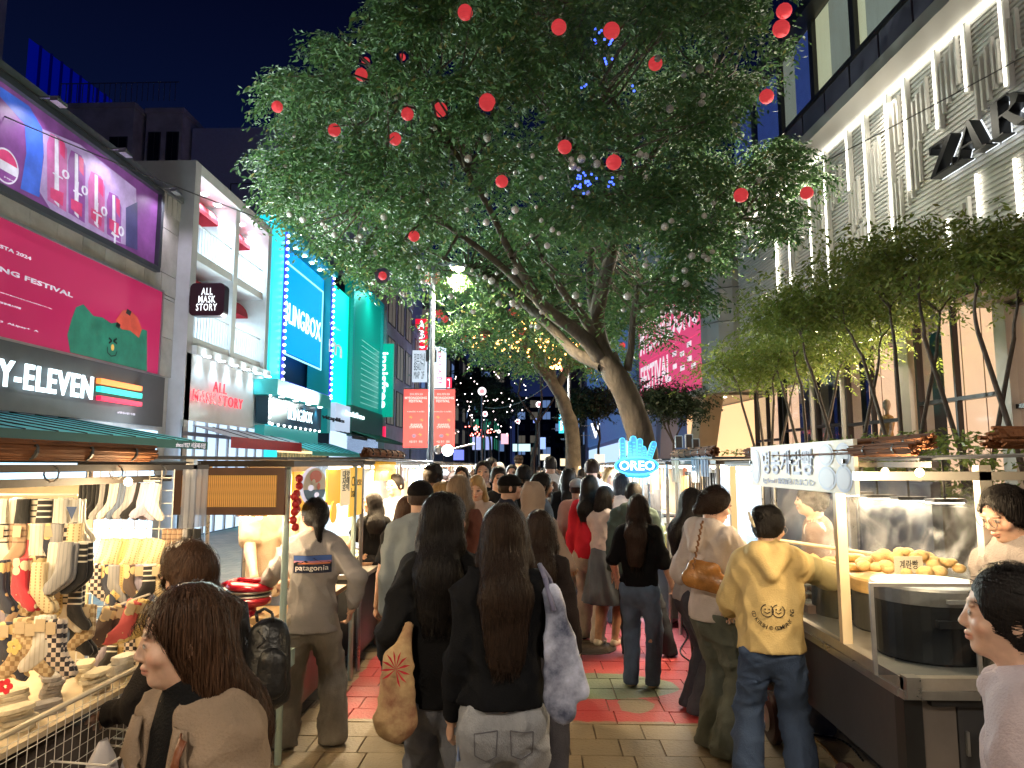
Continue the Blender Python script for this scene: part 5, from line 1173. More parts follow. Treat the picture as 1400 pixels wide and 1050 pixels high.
MB().box(XF-.02,.6,1.845,XF+.02,3.75,1.872).build('beam',m_beam,ss_)
MB().box(XF-.12,.6,1.79,XF-.09,3.58,1.82).build('beam',m_beam,ss_)
MB().box(-3.3,3.58,1.845,XF,3.62,1.872).build('beam',m_beam,ss_)
MB().hexa([(-3.4,.6,1.98),(XF+.0,.6,1.878),(XF+.0,3.7,1.878),(-3.4,3.7,1.98),(-3.4,.6,2.0),(XF,.6,1.886),(XF,3.7,1.886),(-3.4,3.7,2.0)]).build('roof_sheet',m_tarp,ss_)
roll(XF+.02,.7,1.922,XF+.02,3.15,.035,ss_)
for(x,y)in((XF,2.55),(XF,2.95),(XF,3.3)):MB().lathe((x+.01,y-.03,1.84),[(.028,0),(.032,.006),(.028,.012)],10,axis=(0,1,0),cap=False).build('hook_ring',m_pipe,ss_)
for y_ in(1.9,3.0):p_=(XF+.02,y_,1.80);MB().ball(p_,.018,8).build('bulb',mTube,ss_);lamp('POINT',(XF+.06,y_,1.76),5,warm,.03,parent=ss_)  # bulbs added under the beam to warm the ground close by
b=MB()
for k in range(9):b.quad((XF+.03+k*.004,3.45+k*.022,1.56),(XF+.03+(k+1)*.004+.006*(k%2),3.45+(k+1)*.022,1.56),(XF+.03+(k+1)*.004+.006*(k%2),3.45+(k+1)*.022,1.85),(XF+.03+k*.004,3.45+k*.022,1.85))
b.build('plastic_strip',M('milky_plastic',(.45,.47,.55),.3,alpha=.75),ss_)
RY=3.34
grid_rack((-2.14,RY+.03,.85),(1,0,0),.42,1.0,.06,ss_)
grid_rack((-2.95,2.82,.9),(1,0,0),.66,.9,.06,ss_)
grid_rack((-3.2,1.0,.9),(0,1,0),2.4,.9,.08,ss_)
MB().box(-3.24,.8,.75,-3.22,3.5,1.85).build('back_board',M('cream_board',(.62,.50,.34),.7,var=.15,vs=4),ss_)
MB().box(-3.2,3.46,.2,-2.16,3.47,1.80).build('side_board',M('cream_board',(0,0,0)),ss_)
for(p,L_)in(((-2.0,3.42,1.42),.22),((-2.5,2.95,1.50),.35),((-2.2,2.2,1.80),.5)):
 MB().tube((p[0]-L_/2,p[1],p[2]),(p[0]+L_/2,p[1],p[2]),.013,n=8).build('lamp_tube',mTube,ss_)
lamp('POINT',(-2.12,3.22,1.46),1.6,warm,.05,parent=ss_)
lamp('AREA',(-2.25,2.35,1.80),6,warm,.5,to=(-2.2,2.7,1.0),sy=.9,parent=ss_)
lamp('AREA',(-2.3,2.9,1.80),3.5,warm,.5,to=(-2.1,3.0,1.0),sy=.3,parent=ss_)
b=MB();b.hexa([(-2.7,1.2,.90),(-1.62,1.2,.98),(-1.62,3.25,.98),(-2.7,3.25,.90),(-2.7,1.2,.92),(-1.62,1.2,1.0),(-1.62,3.25,1.0),(-2.7,3.25,.92)]);b.build('tray',M('cream_board',(0,0,0)),ss_)
MB().tube((-1.60,1.0,1.06),(-1.60,3.2,1.06),.010,n=8).build('tray_rail',M('ivory_pipe',(.62,.52,.36),.4),ss_)
g=grid_rack((-1.60,1.0,.80),(0,1,0),2.2,.26,.045,ss_,'tray_grid',.0014)
for k in range(4):
 b=MB();y=1.7+k*.36
 b.path([(-1.60,y,.90),(-1.42,y+.02,.88),(-1.40,y+.3,.88),(-1.60,y+.3,.90)],.004,5);b.path([(-1.60,y,.84),(-1.40,y+.02,.82),(-1.38,y+.3,.82),(-1.60,y+.3,.84)],.004,5);b.build('wire_shelf',m_wire,ss_)
MB().box(-3.1,1.2,0,-1.75,3.3,.88).build('base_cloth',M('base_cloth',(.10,.08,.07),.8,bump=.4,bs=5),ss_)
def stripe_mat(name,base,band,pattern):
 if name in _mats:return _mats[name]
 m=bpy.data.materials.new(name);m.use_nodes=True;t=m.node_tree;b=t.nodes['Principled BSDF'];b.inputs['Roughness'].default_value=.85;b.inputs['Sheen Weight'].default_value=.3
 N=t.nodes.new;L=t.links.new;tc=N('ShaderNodeTexCoord');out=None
 if pattern=='check':
  c=N('ShaderNodeTexChecker');c.inputs['Scale'].default_value=62;c.inputs['Color1'].default_value=(*base,1);c.inputs['Color2'].default_value=(*band,1);mp=N('ShaderNodeMapping');mp.inputs['Scale'].default_value=(1,0,1);mp.inputs['Location'].default_value=(0,.003,0)
  L(tc.outputs['Object'],mp.inputs[0]);L(mp.outputs[0],c.inputs[0]);out=c.outputs[0]
 elif pattern in('bands','ribs','dash'):
  sp=N('ShaderNodeSeparateXYZ');L(tc.outputs['Object'],sp.inputs[0])
  mm=N('ShaderNodeMath');mm.operation='MULTIPLY';mm.inputs[1].default_value={'bands':1/.022,'ribs':1/.016,'dash':1/.02}[pattern];L(sp.outputs['Z' if pattern=='bands' else 'X'],mm.inputs[0])
  fr=N('ShaderNodeMath');fr.operation='FRACT';L(mm.outputs[0],fr.inputs[0]);gt=N('ShaderNodeMath');gt.operation='GREATER_THAN';gt.inputs[1].default_value=.72;L(fr.outputs[0],gt.inputs[0]);f=gt.outputs[0]
  if pattern=='bands':
   g2=N('ShaderNodeMath');g2.operation='GREATER_THAN';g2.inputs[1].default_value=-.08;L(sp.outputs['Z'],g2.inputs[0]);m3=N('ShaderNodeMath');m3.operation='MULTIPLY';L(f,m3.inputs[0]);L(g2.outputs[0],m3.inputs[1]);f=m3.outputs[0]
  if pattern=='dash':
   vz=N('ShaderNodeMath');vz.operation='MULTIPLY';vz.inputs[1].default_value=90;L(sp.outputs['Z'],vz.inputs[0]);f2=N('ShaderNodeMath');f2.operation='FRACT';L(vz.outputs[0],f2.inputs[0]);g3=N('ShaderNodeMath');g3.operation='GREATER_THAN';g3.inputs[1].default_value=.35;L(f2.outputs[0],g3.inputs[0]);m4=N('ShaderNodeMath');m4.operation='MULTIPLY';L(f,m4.inputs[0]);L(g3.outputs[0],m4.inputs[1]);f=m4.outputs[0]
  mx=N('ShaderNodeMix');mx.data_type='RGBA';L(f,mx.inputs[0]);mx.inputs[6].default_value=(*base,1);mx.inputs[7].default_value=(*band,1);out=mx.outputs[2]
 elif pattern=='dots':
  v=N('ShaderNodeTexVoronoi');v.inputs['Scale'].default_value=22;mp=N('ShaderNodeMapping');mp.inputs['Scale'].default_value=(1,.1,1);L(tc.outputs['Object'],mp.inputs[0]);L(mp.outputs[0],v.inputs['Vector']);lt=N('ShaderNodeMath');lt.operation='LESS_THAN';lt.inputs[1].default_value=.38;L(v.outputs['Distance'],lt.inputs[0])
  mx=N('ShaderNodeMix');mx.data_type='RGBA';L(lt.outputs[0],mx.inputs[0]);mx.inputs[6].default_value=(*base,1);mx.inputs[7].default_value=(*band,1);out=mx.outputs[2]
 L(out,b.inputs['Base Color']);n=N('ShaderNodeTexNoise');n.inputs['Scale'].default_value=60;L(tc.outputs['Object'],n.inputs['Vector']);bp=N('ShaderNodeBump');bp.inputs['Strength'].default_value=.5;bp.inputs['Distance'].default_value=.004;L(n.outputs['Fac'],bp.inputs['Height']);L(bp.outputs[0],b.inputs['Normal'])
 _mats[name]=m;return m
sock_out=[(-.036,0),(-.036,-.06),(-.040,-.125),(-.060,-.165),(-.088,-.195),(-.098,-.222),(-.085,-.242),(-.055,-.240),(-.020,-.215),(.012,-.190),(.036,-.165),(.040,-.130),(.036,-.06),(.036,0)]
def sock_mesh(nm,mat,sc=1.,flip=1,mir=False):
 n=len(sock_out);V=[];F_=[]
 pts=[(x*sc*flip,z*sc)for x,z in sock_out]
 cx=sum(p[0]for p in pts)/n;cz=sum(p[1]for p in pts)/n
 rings=[(1.,.0),(.985,-.006),(.86,-.0105)]
 for s_,d in rings:
  for x,z in pts:V.append((cx+(x-cx)*s_,d*sc,z if s_==1. else cz+(z-cz)*(s_*.5+.5)))
 for s_,d in rings[1:]:
  for x,z in pts:V.append((cx+(x-cx)*s_,-d*sc,z if s_==1. else cz+(z-cz)*(s_*.5+.5)))
 for j in range(2):
  for k in range(n):k2=(k+1)%n;F_.append((j*n+k,j*n+k2,(j+1)*n+k2,(j+1)*n+k))
 F_.append(tuple(2*n+k for k in range(n)))
 for k in range(n):k2=(k+1)%n;F_.append((k2,k,3*n+k,3*n+k2));F_.append((3*n+k2,3*n+k,4*n+k,4*n+k2))
 F_.append(tuple(4*n+n-1-k for k in range(n)))
 me=bpy.data.meshes.new(nm);me.from_pydata(V,[],F_);me.polygons.foreach_set('use_smooth',[True]*len(me.polygons));me.materials.append(mat);return me
SM={'white':stripe_mat('sock_white',(.72,.68,.60),(.60,.55,.45),'ribs'),'grey':stripe_mat('sock_grey',(.34,.33,.33),(.26,.26,.27),'ribs'),'black':stripe_mat('sock_black',(.008,.008,.009),(.014,.014,.016),'ribs'),'blackband':stripe_mat('sock_blackband',(.02,.02,.022),(.75,.7,.6),'bands'),'whiteband':stripe_mat('sock_whiteband',(.75,.68,.55),(.03,.03,.03),'bands'),'lavender':stripe_mat('sock_lavender',(.42,.38,.48),(.36,.32,.42),'ribs'),'slate':stripe_mat('sock_slate',(.14,.18,.26),(.10,.13,.2),'ribs'),'cream':stripe_mat('sock_cream',(.78,.62,.36),(.45,.30,.14),'dash'),'yellow':stripe_mat('sock_yellow',(.75,.55,.22),(.5,.32,.1),'dash'),'check':stripe_mat('sock_check',(.03,.025,.035),(.72,.6,.5),'check'),'tan_check':stripe_mat('sock_tan',(.62,.48,.28),(.38,.25,.12),'check'),'brown':stripe_mat('sock_brown',(.10,.06,.045),(.68,.5,.25),'dots'),'pink':stripe_mat('sock_pink',(.70,.12,.12),(.78,.62,.35),'dots'),'navy':stripe_mat('sock_navy',(.03,.035,.06),(.75,.55,.25),'dots'),'red':stripe_mat('sock_red',(.55,.03,.05),(.75,.6,.4),'dots'),'fluff':stripe_mat('sock_fluff',(.40,.27,.17),(.22,.13,.08),'bands')}
_sm={}
def sock(kind,x,y,z,sc=1.,flip=1,rz=0.,ry=0.,label='',tagc=False,n=2):
 k=(kind,round(sc,2),flip)
 if k not in _sm:_sm[k]=sock_mesh('sock',SM[kind],sc*.72,flip)
 o=bpy.data.objects.new('sock',_sm[k]);COL.objects.link(o);o.location=(x,y,z);o.rotation_euler=(random.uniform(-.05,.05),ry,rz)
 tag(o,label,'sock','socks hung on the sock stall')
 for j in range(1,n):c=bpy.data.objects.new('pair_mate',_sm[k]);COL.objects.link(c);c.parent=o;c.location=(random.uniform(-.006,.006),.022*j,random.uniform(-.008,.004));c.rotation_euler=(0,random.uniform(-.06,.06),0)
 if tagc:
  if 'tagm' not in _sm:
   b=MB().box(-.017,-.018,-.05,.017,-.0165,-.008);b.box(-.011,-.0185,-.03,.011,-.018,-.027);me=bpy.data.meshes.new('paper_tag');me.from_pydata(b.v,[],b.f);me.materials.append(M('kraft_tag',(.60,.47,.30),.7));_sm['tagm']=me
  c=bpy.data.objects.new('paper_tag',_sm['tagm']);COL.objects.link(c);c.parent=o
 b=None
 return o
def rod(a,c,par=ss_):MB().tube(a,c,.005,n=5).build('hanging_rod',m_wire,par)
q=atY(175,660,RY)
rod((-2.13,RY-.02,q.z+.01),(-1.76,RY-.02,q.z+.01))
names=['black']*5+['grey','black','white','white','slate','slate','grey','lavender','black','lavender','lavender','white']
for i,kd in enumerate(names):
 x=-2.11+i*.0215
 ordn=['first','second','third','fourth','fifth','sixth','seventh','eighth','ninth','tenth','eleventh','twelfth','thirteenth','fourteenth','fifteenth','sixteenth','last'][i]
 sock(kd,x,RY-.04-.004*(i%3),q.z,.98,1 if i%2 else-1,rz=1.25-i*.035,ry=-.03+i*.012,label='%s sock, %s from the dark end of the edge on row under the upper rack'%(kd,ordn),n=1)
q2=atY(150,738,RY)
for i,(px,kd)in enumerate(((150,'cream'),(165,'cream'),(178,'yellow'),(192,'cream'),(208,'cream'),(224,'cream'))):
 p=atY(px,737,RY-.05);sock(kd,p.x,RY-.07-.012*(i%2),p.z,1.06,1,rz=.1,ry=.22,label='%s dashed sock, number %s from the dark wire end of the glowing middle row'%(kd,['one','two','three','four','five','six'][i]),n=2)
rod((-2.13,RY-.04,q2.z+.01),(-1.76,RY-.04,q2.z+.01))
for i in range(7):
 p=atY(232+i*7,722,RY+.05);sock('fluff' if i<4 else('grey' if i==4 else 'black'),p.x,RY+.02,p.z,.8,1,rz=1.1,label=['thick','fuzzy','puffy','soft','plain','dark','folded'][i]+' rolled bed sock beside the cream socks, above the bent woman, %s in line'%['first','second','third','fourth','fifth','sixth','seventh'][i],n=1)
Y2=2.74
for i,(px,kd,dsc)in enumerate(((2,'white','white logo'),(18,'white','white scribbled'),(33,'black','black scribbled'),(46,'whiteband','white black banded'),(62,'blackband','black white banded'),(76,'grey','plain pale grey'),(84,'white','off white'),(96,'white','white triangle marked'))):
 p=atY(px,682,Y2);sock(kd,p.x,Y2+(i%2)*.02,p.z,1.0,-1,rz=.1,label='%s sock in the top row by the window of the sock stall'%dsc,n=3)
rod((-2.75,Y2,atY(0,680,Y2).z+.01),(atY(106,680,Y2).x,Y2,atY(100,680,Y2).z+.01))
b=MB();p=atY(97,700,Y2-.02);b.quad((p.x-.02,Y2-.02,p.z+.02),(p.x+.022,Y2-.02,p.z+.02),(p.x+.005,Y2-.02,p.z-.03));tag(b.build('sock_emblem',M('print_blue',(.08,.12,.25),.7)),'small dark blue triangle emblem sewn on the white sock','emblem')
for i,(px,py,kd,sc,dsc)in enumerate(((4,765,'navy',1.1,'navy dotted'),(20,770,'tan_check',1.1,'tan chequered'),(34,762,'red',1.1,'red dotted'),(48,760,'brown',1.1,'brown dotted'),(58,768,'cream',1.05,'cream dashed'),(76,742,'white',1.15,'big white smiling'),(96,740,'grey',1.1,'dark grey'),(108,742,'blackband',1.1,'black ringed'))):
 p=atY(px,py,Y2-.10);sock(kd,p.x,Y2-.12+(i%2)*.03,p.z,sc,1 if i>4 else-1,rz=-.1,label='%s sock in the middle row close over the tray'%dsc,n=2)
for i,(px,py,kd,sc,dsc)in enumerate(((10,850,'navy',1.15,'navy daisy'),(32,845,'tan_check',1.2,'waffle tan'),(46,848,'tan_check',1.1,'pale waffle'),(60,842,'white',1.1,'ivory'),(74,846,'check',1.15,'black and cream chequered'),(92,832,'slate',1.0,'slate ribbed'),(106,830,'black',1.05,'black scribbled'),(120,826,'tan_check',1.0,'sand coloured'))):
 p=atY(px,py,Y2-.22 if i<5 else Y2+.05);sock(kd,p.x,p.y,p.z,sc,1 if i%2 else-1,rz=.05,label='%s sock in the low row hanging down to the tray'%dsc,tagc=True,n=2)
for i,(px,py,kd,dsc)in enumerate(((152,830,'brown','brown teddy print'),(164,828,'brown','dark brown teddy print'),(185,822,'pink','coral pink teddy print'),(196,822,'yellow','mustard'))):
 p=atY(px,py,2.95);sock(kd,p.x,2.95+.02*(i%2),p.z,1.15,1,rz=.1,ry=.3,label='%s sock with paper tag on the slanting lower rod'%dsc,tagc=True,n=2)
rod(tuple(atY(140,835,2.97)),tuple(atY(205,812,2.97)))
rsk=random.Random(3);kn_=list(SM)
for row,(py,Yk,n_)in enumerate(((716,Y2-.04,9),(800,Y2+.02,9),(772,RY-.12,8),(868,RY-.14,8))):
 for i in range(n_):
  px_=(4+i*12.5 if row<2 else 132+i*12)+rsk.uniform(-2,2);kd=rsk.choice(kn_);p=atY(px_,py,Yk);sock(kd,p.x,Yk+.012*(i%2),p.z,rsk.uniform(.85,1.05),rsk.choice([1,-1]),rz=rsk.uniform(-.2,.3),label='%s sock, %s of the %s'%(kd.replace('_',' ').replace('blackband','black ringed').replace('whiteband','white ringed'),['first','second','third','fourth','fifth','sixth','seventh','eighth','ninth'][i],['filler row below the top near socks','filler row above the chequered socks','row just below the glowing cream socks','lowest row on the white grid behind'][row]),tagc=rsk.random()<.4,n=2)
p=atY(10,900,Y2-.30)
for nm,cc,dx,dz in(('daisy_patch',(.8,.6,.2),.0,.03),('red_flower_patch',(.65,.03,.05),-.02,-.10)):
 b=MB()
 for k in range(5):t=6.28*k/5;b.lathe((p.x+dx+.016*math.cos(t),p.y+.03,p.z+dz+.016*math.sin(t)),[(.011,0),(.011,.004)],8,axis=(0,-1,0))
 tag(b.build(nm,M('patch_'+nm,cc,.8)),nm.replace('_patch','').replace('_',' ')+' shaped felt patch on the navy sock','patch')
m_b=[SM['white'],SM['cream'],M('fold_cream',(.70,.60,.42),.8,var=.15,vs=20,bump=.4,bs=60),M('fold_rose',(.62,.35,.32),.8,var=.2,vs=15,bump=.4,bs=60),M('fold_grey',(.30,.27,.25),.8,var=.2,vs=15,bump=.4,bs=60),M('fold_pink',(.6,.15,.25),.8,var=.4,vs=25),M('fold_white',(.75,.70,.60),.8,var=.12,vs=18,bump=.4,bs=60)]
adj=['cream','pale dashed','sand','rose','grey','pink','white']
kk=0
for r_ in range(4):
 for c_ in range(8):
  x=-1.72-r_*.15+random.uniform(-.02,.02);y=1.55+c_*.21+random.uniform(-.03,.03);mi_=[2,6,2,0,3,4,6,5,2,6][(r_*3+c_*7)%10]
  if r_==3 and c_>5:continue
  b=MB();ang=random.uniform(-.6,.6);ca,sa=math.cos(ang),math.sin(ang);nl=random.choice([3,4,5,6])
  for l in range(nl):
   z=.995-r_*.011+l*.014;jx,jy=random.uniform(-.012,.012),random.uniform(-.012,.012);w,h=.034,.062;P=[]
   for k in range(16):
    t=6.28*k/16;ex=abs(math.cos(t))**.6*(1 if math.cos(t)>0 else-1)*w;ey=abs(math.sin(t))**.6*(1 if math.sin(t)>0 else-1)*h
    P.append((x+jx+ex*ca-ey*sa,y+jy+ex*sa+ey*ca))
   i0=len(b.v)
   for(u,v),zz_ in[(q_,z)for q_ in P]:b.v.append((u,v,zz_))
   for(u,v)in P:b.v.append((u+(x-u)*.06,v+(y-v)*.06,z+.012))
   for k in range(16):k2=(k+1)%16;b.f.append((i0+k,i0+k2,i0+16+k2,i0+16+k));b.m.append(0)
   b.f.append(tuple(i0+16+k for k in range(16)));b.m.append(0)
  o=b.build('sock_bundle',m_b[mi_],smooth=False)
  tag(o,'%s folded sock bundle, %s row of the tray, place %s from the near end'%(adj[mi_],['rail side','second','third','rear'][r_],['one','two','three','four','five','six','seven','eight'][c_]),'sock bundle','folded socks lying on the tray');kk+=1
for i,(y,z,c_)in enumerate(((2.55,.70,(.65,.62,.66)),(2.78,.66,(.55,.52,.58)),(2.35,.62,(.70,.66,.62)))):
 b=MB();rs=random.Random(i);n=12;prof=[(0.02,.22),(.06,.16),(.085,.05),(.095,-.08),(.08,-.2),(.03,-.25)]
 i0=0
 for r_,h in prof:
  for k in range(n):t=6.28*k/n;rr=r_*(1+.25*math.sin(3*t+i+h*9));b.v.append((-1.50+.5*rr*math.cos(t),y+rr*math.sin(t),z+h))
 for j in range(len(prof)-1):
  for k in range(n):k2=(k+1)%n;b.f.append((j*n+k,j*n+k2,(j+1)*n+k2,(j+1)*n+k));b.m.append(0)
 o=b.build('plastic_bag',M('bag_plastic_%d'%i,c_,.35,bump=.6,bs=14,alpha=.9),smooth=True);tag(o,['middle','farthest','closest'][i].replace('closest','lowest')+' pale plastic bag hung from the tray wire below the folded socks','plastic bag')
for i in range(9):
 y=1.5+i*.13;b=MB()
 for l in range(5):b.box(-1.58,y+l*.02,.66+(l%2)*.01,-1.48,y+l*.02+.015,.79)
 o=b.build('packed_sock',[M('pk_white',(.7,.68,.62),.7,var=.3,vs=20),M('pk_blue',(.05,.08,.2),.6,var=.6,vs=20),M('pk_black',(.03,.03,.03),.6)][[0,0,1,0,0,2,0,0,1][i]]);tag(o,['white','pale','blue','snowy','cream','black','light','bleached','navy'][i]+' packet of socks clipped %s along the wire below the tray rail'%['first','second','third','fourth','fifth','sixth','seventh','eighth','ninth'][i],'sock packet','sock packets below the tray')
st2=empty('snack_stall',(-2.2,5.2,0),0,'snack stall with a brown framed cane panel over a red waffle press','market stall')
XP=-1.62
for(x,y,m_)in((XP,4.66,m_pgreen),(XP,6.42,m_pgreen),(-2.95,4.66,m_pipe),(-2.95,6.42,m_pipe)):MB().tube((x,y,0),(x,y,1.87),.022,n=10).build('post',m_,st2)
MB().box(-3.0,4.60,1.86,XP+.06,4.66,1.90).build('beam',m_beam,st2);MB().box(XP-.03,4.66,1.86,XP+.03,6.6,1.90).build('beam',m_beam,st2)
MB().hexa([(-3.1,4.5,1.92),(XP+.05,4.5,1.905),(XP+.05,6.6,1.905),(-3.1,6.6,1.92),(-3.1,4.5,1.94),(XP+.05,4.5,1.92),(XP+.05,6.6,1.92),(-3.1,6.6,1.94)]).build('roof_sheet',m_tarp,st2)
a=atY(240,643,4.58);c=atY(400,704,4.58)
mfr=M('brown_frame',(.12,.055,.03),.6,var=.2,vs=6)
x0,x1,z0,z1=a.x,atY(391,650,4.58).x,c.z,1.855
b=MB();t=.05
b.box(x0,4.56,z0,x1,4.59,z0+t);b.box(x0,4.56,z1-t,x1,4.59,z1);b.box(x0,4.561,z0+t,x0+t,4.589,z1-t);b.box(x1-t,4.561,z0+t,x1,4.589,z1-t)
b.build('panel_frame',mfr,st2)
MB().box(x0+t,4.578,z0+t,x1-t,4.582,z1-t).build('panel_back',M('glow_back',(.45,.22,.06),.7,em=.30,ecol=(1.,.5,.12),emit_sample=False),st2)
n=48
mcane=M('cane_stick',(.52,.27,.07),.55,var=.3,vs=20)
cme=MB().tube((0,0,z0+t),(0,0,z1-t),.0042,n=6);me=bpy.data.meshes.new('cane_stick');me.from_pydata(cme.v,[],cme.f);me.materials.append(mcane)
for k in range(n):
 o=bpy.data.objects.new('cane_stick',me);COL.objects.link(o);o.location=(x0+t+(x1-x0-2*t)*(k+.5)/n,4.567,0);setpar(o,st2)
MB().box(-2.75,4.75,.78,-1.66,6.4,.82).build('counter_top',M('wood_top',(.36,.24,.12),.5,var=.3,vs=8,st=(1,.2,1)),st2)
MB().box(-2.7,4.80,.12,-1.72,6.35,.775).build('cart_body',m_cart,st2)
MB().box(-1.72,4.55,.62,-1.52,4.62,.72).build('side_rail',m_pgreen,st2)
MB().box(XP-.25,4.64,.45,XP+.02,4.68,.62).build('lower_panel',m_pgreen,st2)
for(x,y)in((-1.8,4.78),(-2.05,4.78)):
 b=MB();
 for k in range(7):
  b.box(x-.11,y-.03,.52+k*.035,x+.11,y-.025,.535+k*.035)
 for k in range(6):b.box(x-.11+k*.044,y-.031,.52,x-.10+k*.044,y-.024,.75)
 b.build('plastic_crate',mrub,st2)
b=MB();b.lathe((-1.60,4.60,.72),[(.028,0),(.03,.02),(.03,.11),(.014,.14),(.006,.17)],14);o=b.build('sauce_bottle',M('orange_sauce',(.75,.18,.03),.3),smooth=True);tag(o,'orange squeeze bottle on the pale rail by the grey shirted shopper','bottle')
wp=empty('waffle_press',(-1.95,5.0,.82),0,'glossy dark red waffle press with open curved lid handle on the snack counter','waffle press')
mwr=M('press_red',(.30,.008,.02),.18,.3,spec=.8)
b=MB();b.lathe((-1.98,4.98,.82),[(.10,0),(.12,.02),(.06,.05),(.06,.08),(.15,.10),(.16,.13),(.15,.15)],24);b.build('base',mwr,wp,smooth=True)
b=MB();b.lathe((-1.98,5.0,1.03),[(.05,.04),(.14,.035),(.165,.0),(.14,-.02),(.02,-.02)],24,axis=(.1,0,1));b.build('lid',mwr,wp,smooth=True)
b=MB();b.path([(-2.12,4.96,.86),(-2.19,4.94,.92),(-2.20,4.94,.99),(-2.15,4.95,1.05),(-2.05,4.97,1.08),(-1.85,4.98,1.08)],.018,8);b.build('handle',mwr,wp,smooth=True)
b=MB()
for q_ in range(2):b.lathe((-1.98,4.99,.972+q_*.03),[(.15,0),(.155,.008),(.15,.016)],22)
o=b.build('cooking_plate',M('plate_grey',(.25,.23,.22),.35,.7),wp)
MB().box(-1.90,4.80,.822,-1.75,4.95,.86).build('tray_wood',M('wood_top',(0,0,0)),st2)
for x_,y_ in((-1.93,4.72),(-1.78,4.72)):
 pz=atY(331 if x_<-1.9 else 353,706,4.7);MB().lathe((pz.x,4.72,pz.z),[(.055,0),(.05,.02),(.02,.045)],14).build('lamp_shade',m_pipe,st2);MB().ball((pz.x,4.72,pz.z),.022,10).build('bulb',E('bulb_warm',(1,.85,.55),30),st2,smooth=True)
 lamp('POINT',(pz.x,4.72,pz.z-.05),5,warm,.04,parent=st2)
lamp('AREA',(-2.2,5.4,1.82),32,warm,.8,to=(-2.1,5.4,0),sy=1.2,parent=st2)
PYw=Plane(XP,4.72,0,1,1)
mYel=M('yellow_board',(.75,.38,.02),.55,em=.30,ecol=(1.,.5,.04),emit_sample=False);mCrm=M('cream_poster',(.8,.62,.36),.6,em=.25,ecol=(1,.8,.45),emit_sample=False)
def yb(name,px0,py0,px1,py1,mat,par,d=0.,th=.012):
 a=PYw.px(px0,py0,d);c=PYw.px(px1,py1,d);return MB().fb(PYw,a[0],c[0],min(a[1],c[1]),max(a[1],c[1]),d-th,d).build(name,mat,par),(a[0],c[0],min(a[1],c[1]),max(a[1],c[1]))
yb('yellow_board',402,645,426,696,mYel,st2);yb('yellow_board',448,642,466,688,mYel,st2)
_,q=yb('poster',467,640,478,690,mCrm,st2,.006);text_on('lettering','대왕\n자매\n호떡',(q[0]+.03,q[1]-.03,q[2]+.12,q[3]-.02),PYw,.008,mK,st2,bold=.02,thick=.002)
_,q=yb('poster',479,639,496,702,M('amber_poster',(.8,.45,.06),.55,em=.3,ecol=(1,.55,.08),emit_sample=False),st2,.004);text_on('lettering','Cheese\nball',(q[0]+.04,q[1]-.1,q[2]+.17,q[3]-.08),PYw,.008,mK,st2,thick=.002)
rp=empty('round_poster',(XP+.03,4.95,1.6),0,'oval seafood poster with orange arms on a blue wave hung on the stall post','poster')
a=PYw.px(431,664,.05);sr=abs(PYw.px(415,664,.05)[0]-PYw.px(447,664,.05)[0])/2;zr_=(PYw.px(431,640,.05)[1]-PYw.px(431,690,.05)[1])/2
def oval(f,d,mat,nm,cs=0,cz=0,fx=1,a0=0,a1=360):
 MB().quad(*[PYw.P(a[0]+cs*sr+f*fx*sr*math.cos(R(a0+(a1-a0)*k/28)),a[1]+cz*zr_+f*zr_*math.sin(R(a0+(a1-a0)*k/28)),d)for k in range(28)]).build(nm,mat,rp)
b=MB().quad(*[PYw.P(a[0]+1.03*sr*math.cos(6.2832*k/28),a[1]+1.03*zr_*math.sin(6.2832*k/28),.03)for k in range(28)]);b.build('board',mWt,rp)
oval(.97,.05,M('poster_cream',(.75,.62,.45),.6),'disc');oval(.97,.052,M('poster_blue',(.05,.16,.30),.6),'disc_lower',a0=190,a1=350)
oval(.34,.054,M('poster_orange',(.7,.10,.02),.6),'drawing',.0,.5,1.5);oval(.16,.055,M('poster_cream',(0,0,0)),'drawing',-.2,.2);oval(.2,.054,M('poster_orange',(0,0,0)),'drawing',.25,-.05,.7);oval(.16,.054,mWt,'drawing',-.4,-.1,1.4);oval(.14,.054,mWt,'drawing',.1,-.5,1.5)
for px_,py_,mm in((405,675,'red'),(401,700,'red')):
 p=PYw.px(px_,py_,.04);b=MB();
 for k in range(5):b.ball(PYw.P(p[0]+random.uniform(-.03,.03),p[1]+.05*(k-2),.05),.028,8)
 o=b.build('pepper_string',M('pepper_red',(.45,.02,.02),.4),smooth=True);tag(o,'string of dried red peppers hung %s on the snack stall post'%('higher' if py_<690 else 'lower'),'pepper string')
p=PYw.px(455,700,.04);o=MB().lathe(PYw.P(p[0],p[1],.04),[(.085,0),(.085,.01)],20,axis=(1,0,0)).build('round_menu',mYel);tag(o,'round yellow lit menu plate beside the ponytailed shopper','menu plate')
goods_cols=[(.7,.55,.35),(.65,.2,.1),(.8,.75,.6),(.3,.45,.6),(.7,.6,.2),(.5,.3,.2),(.75,.75,.8)]
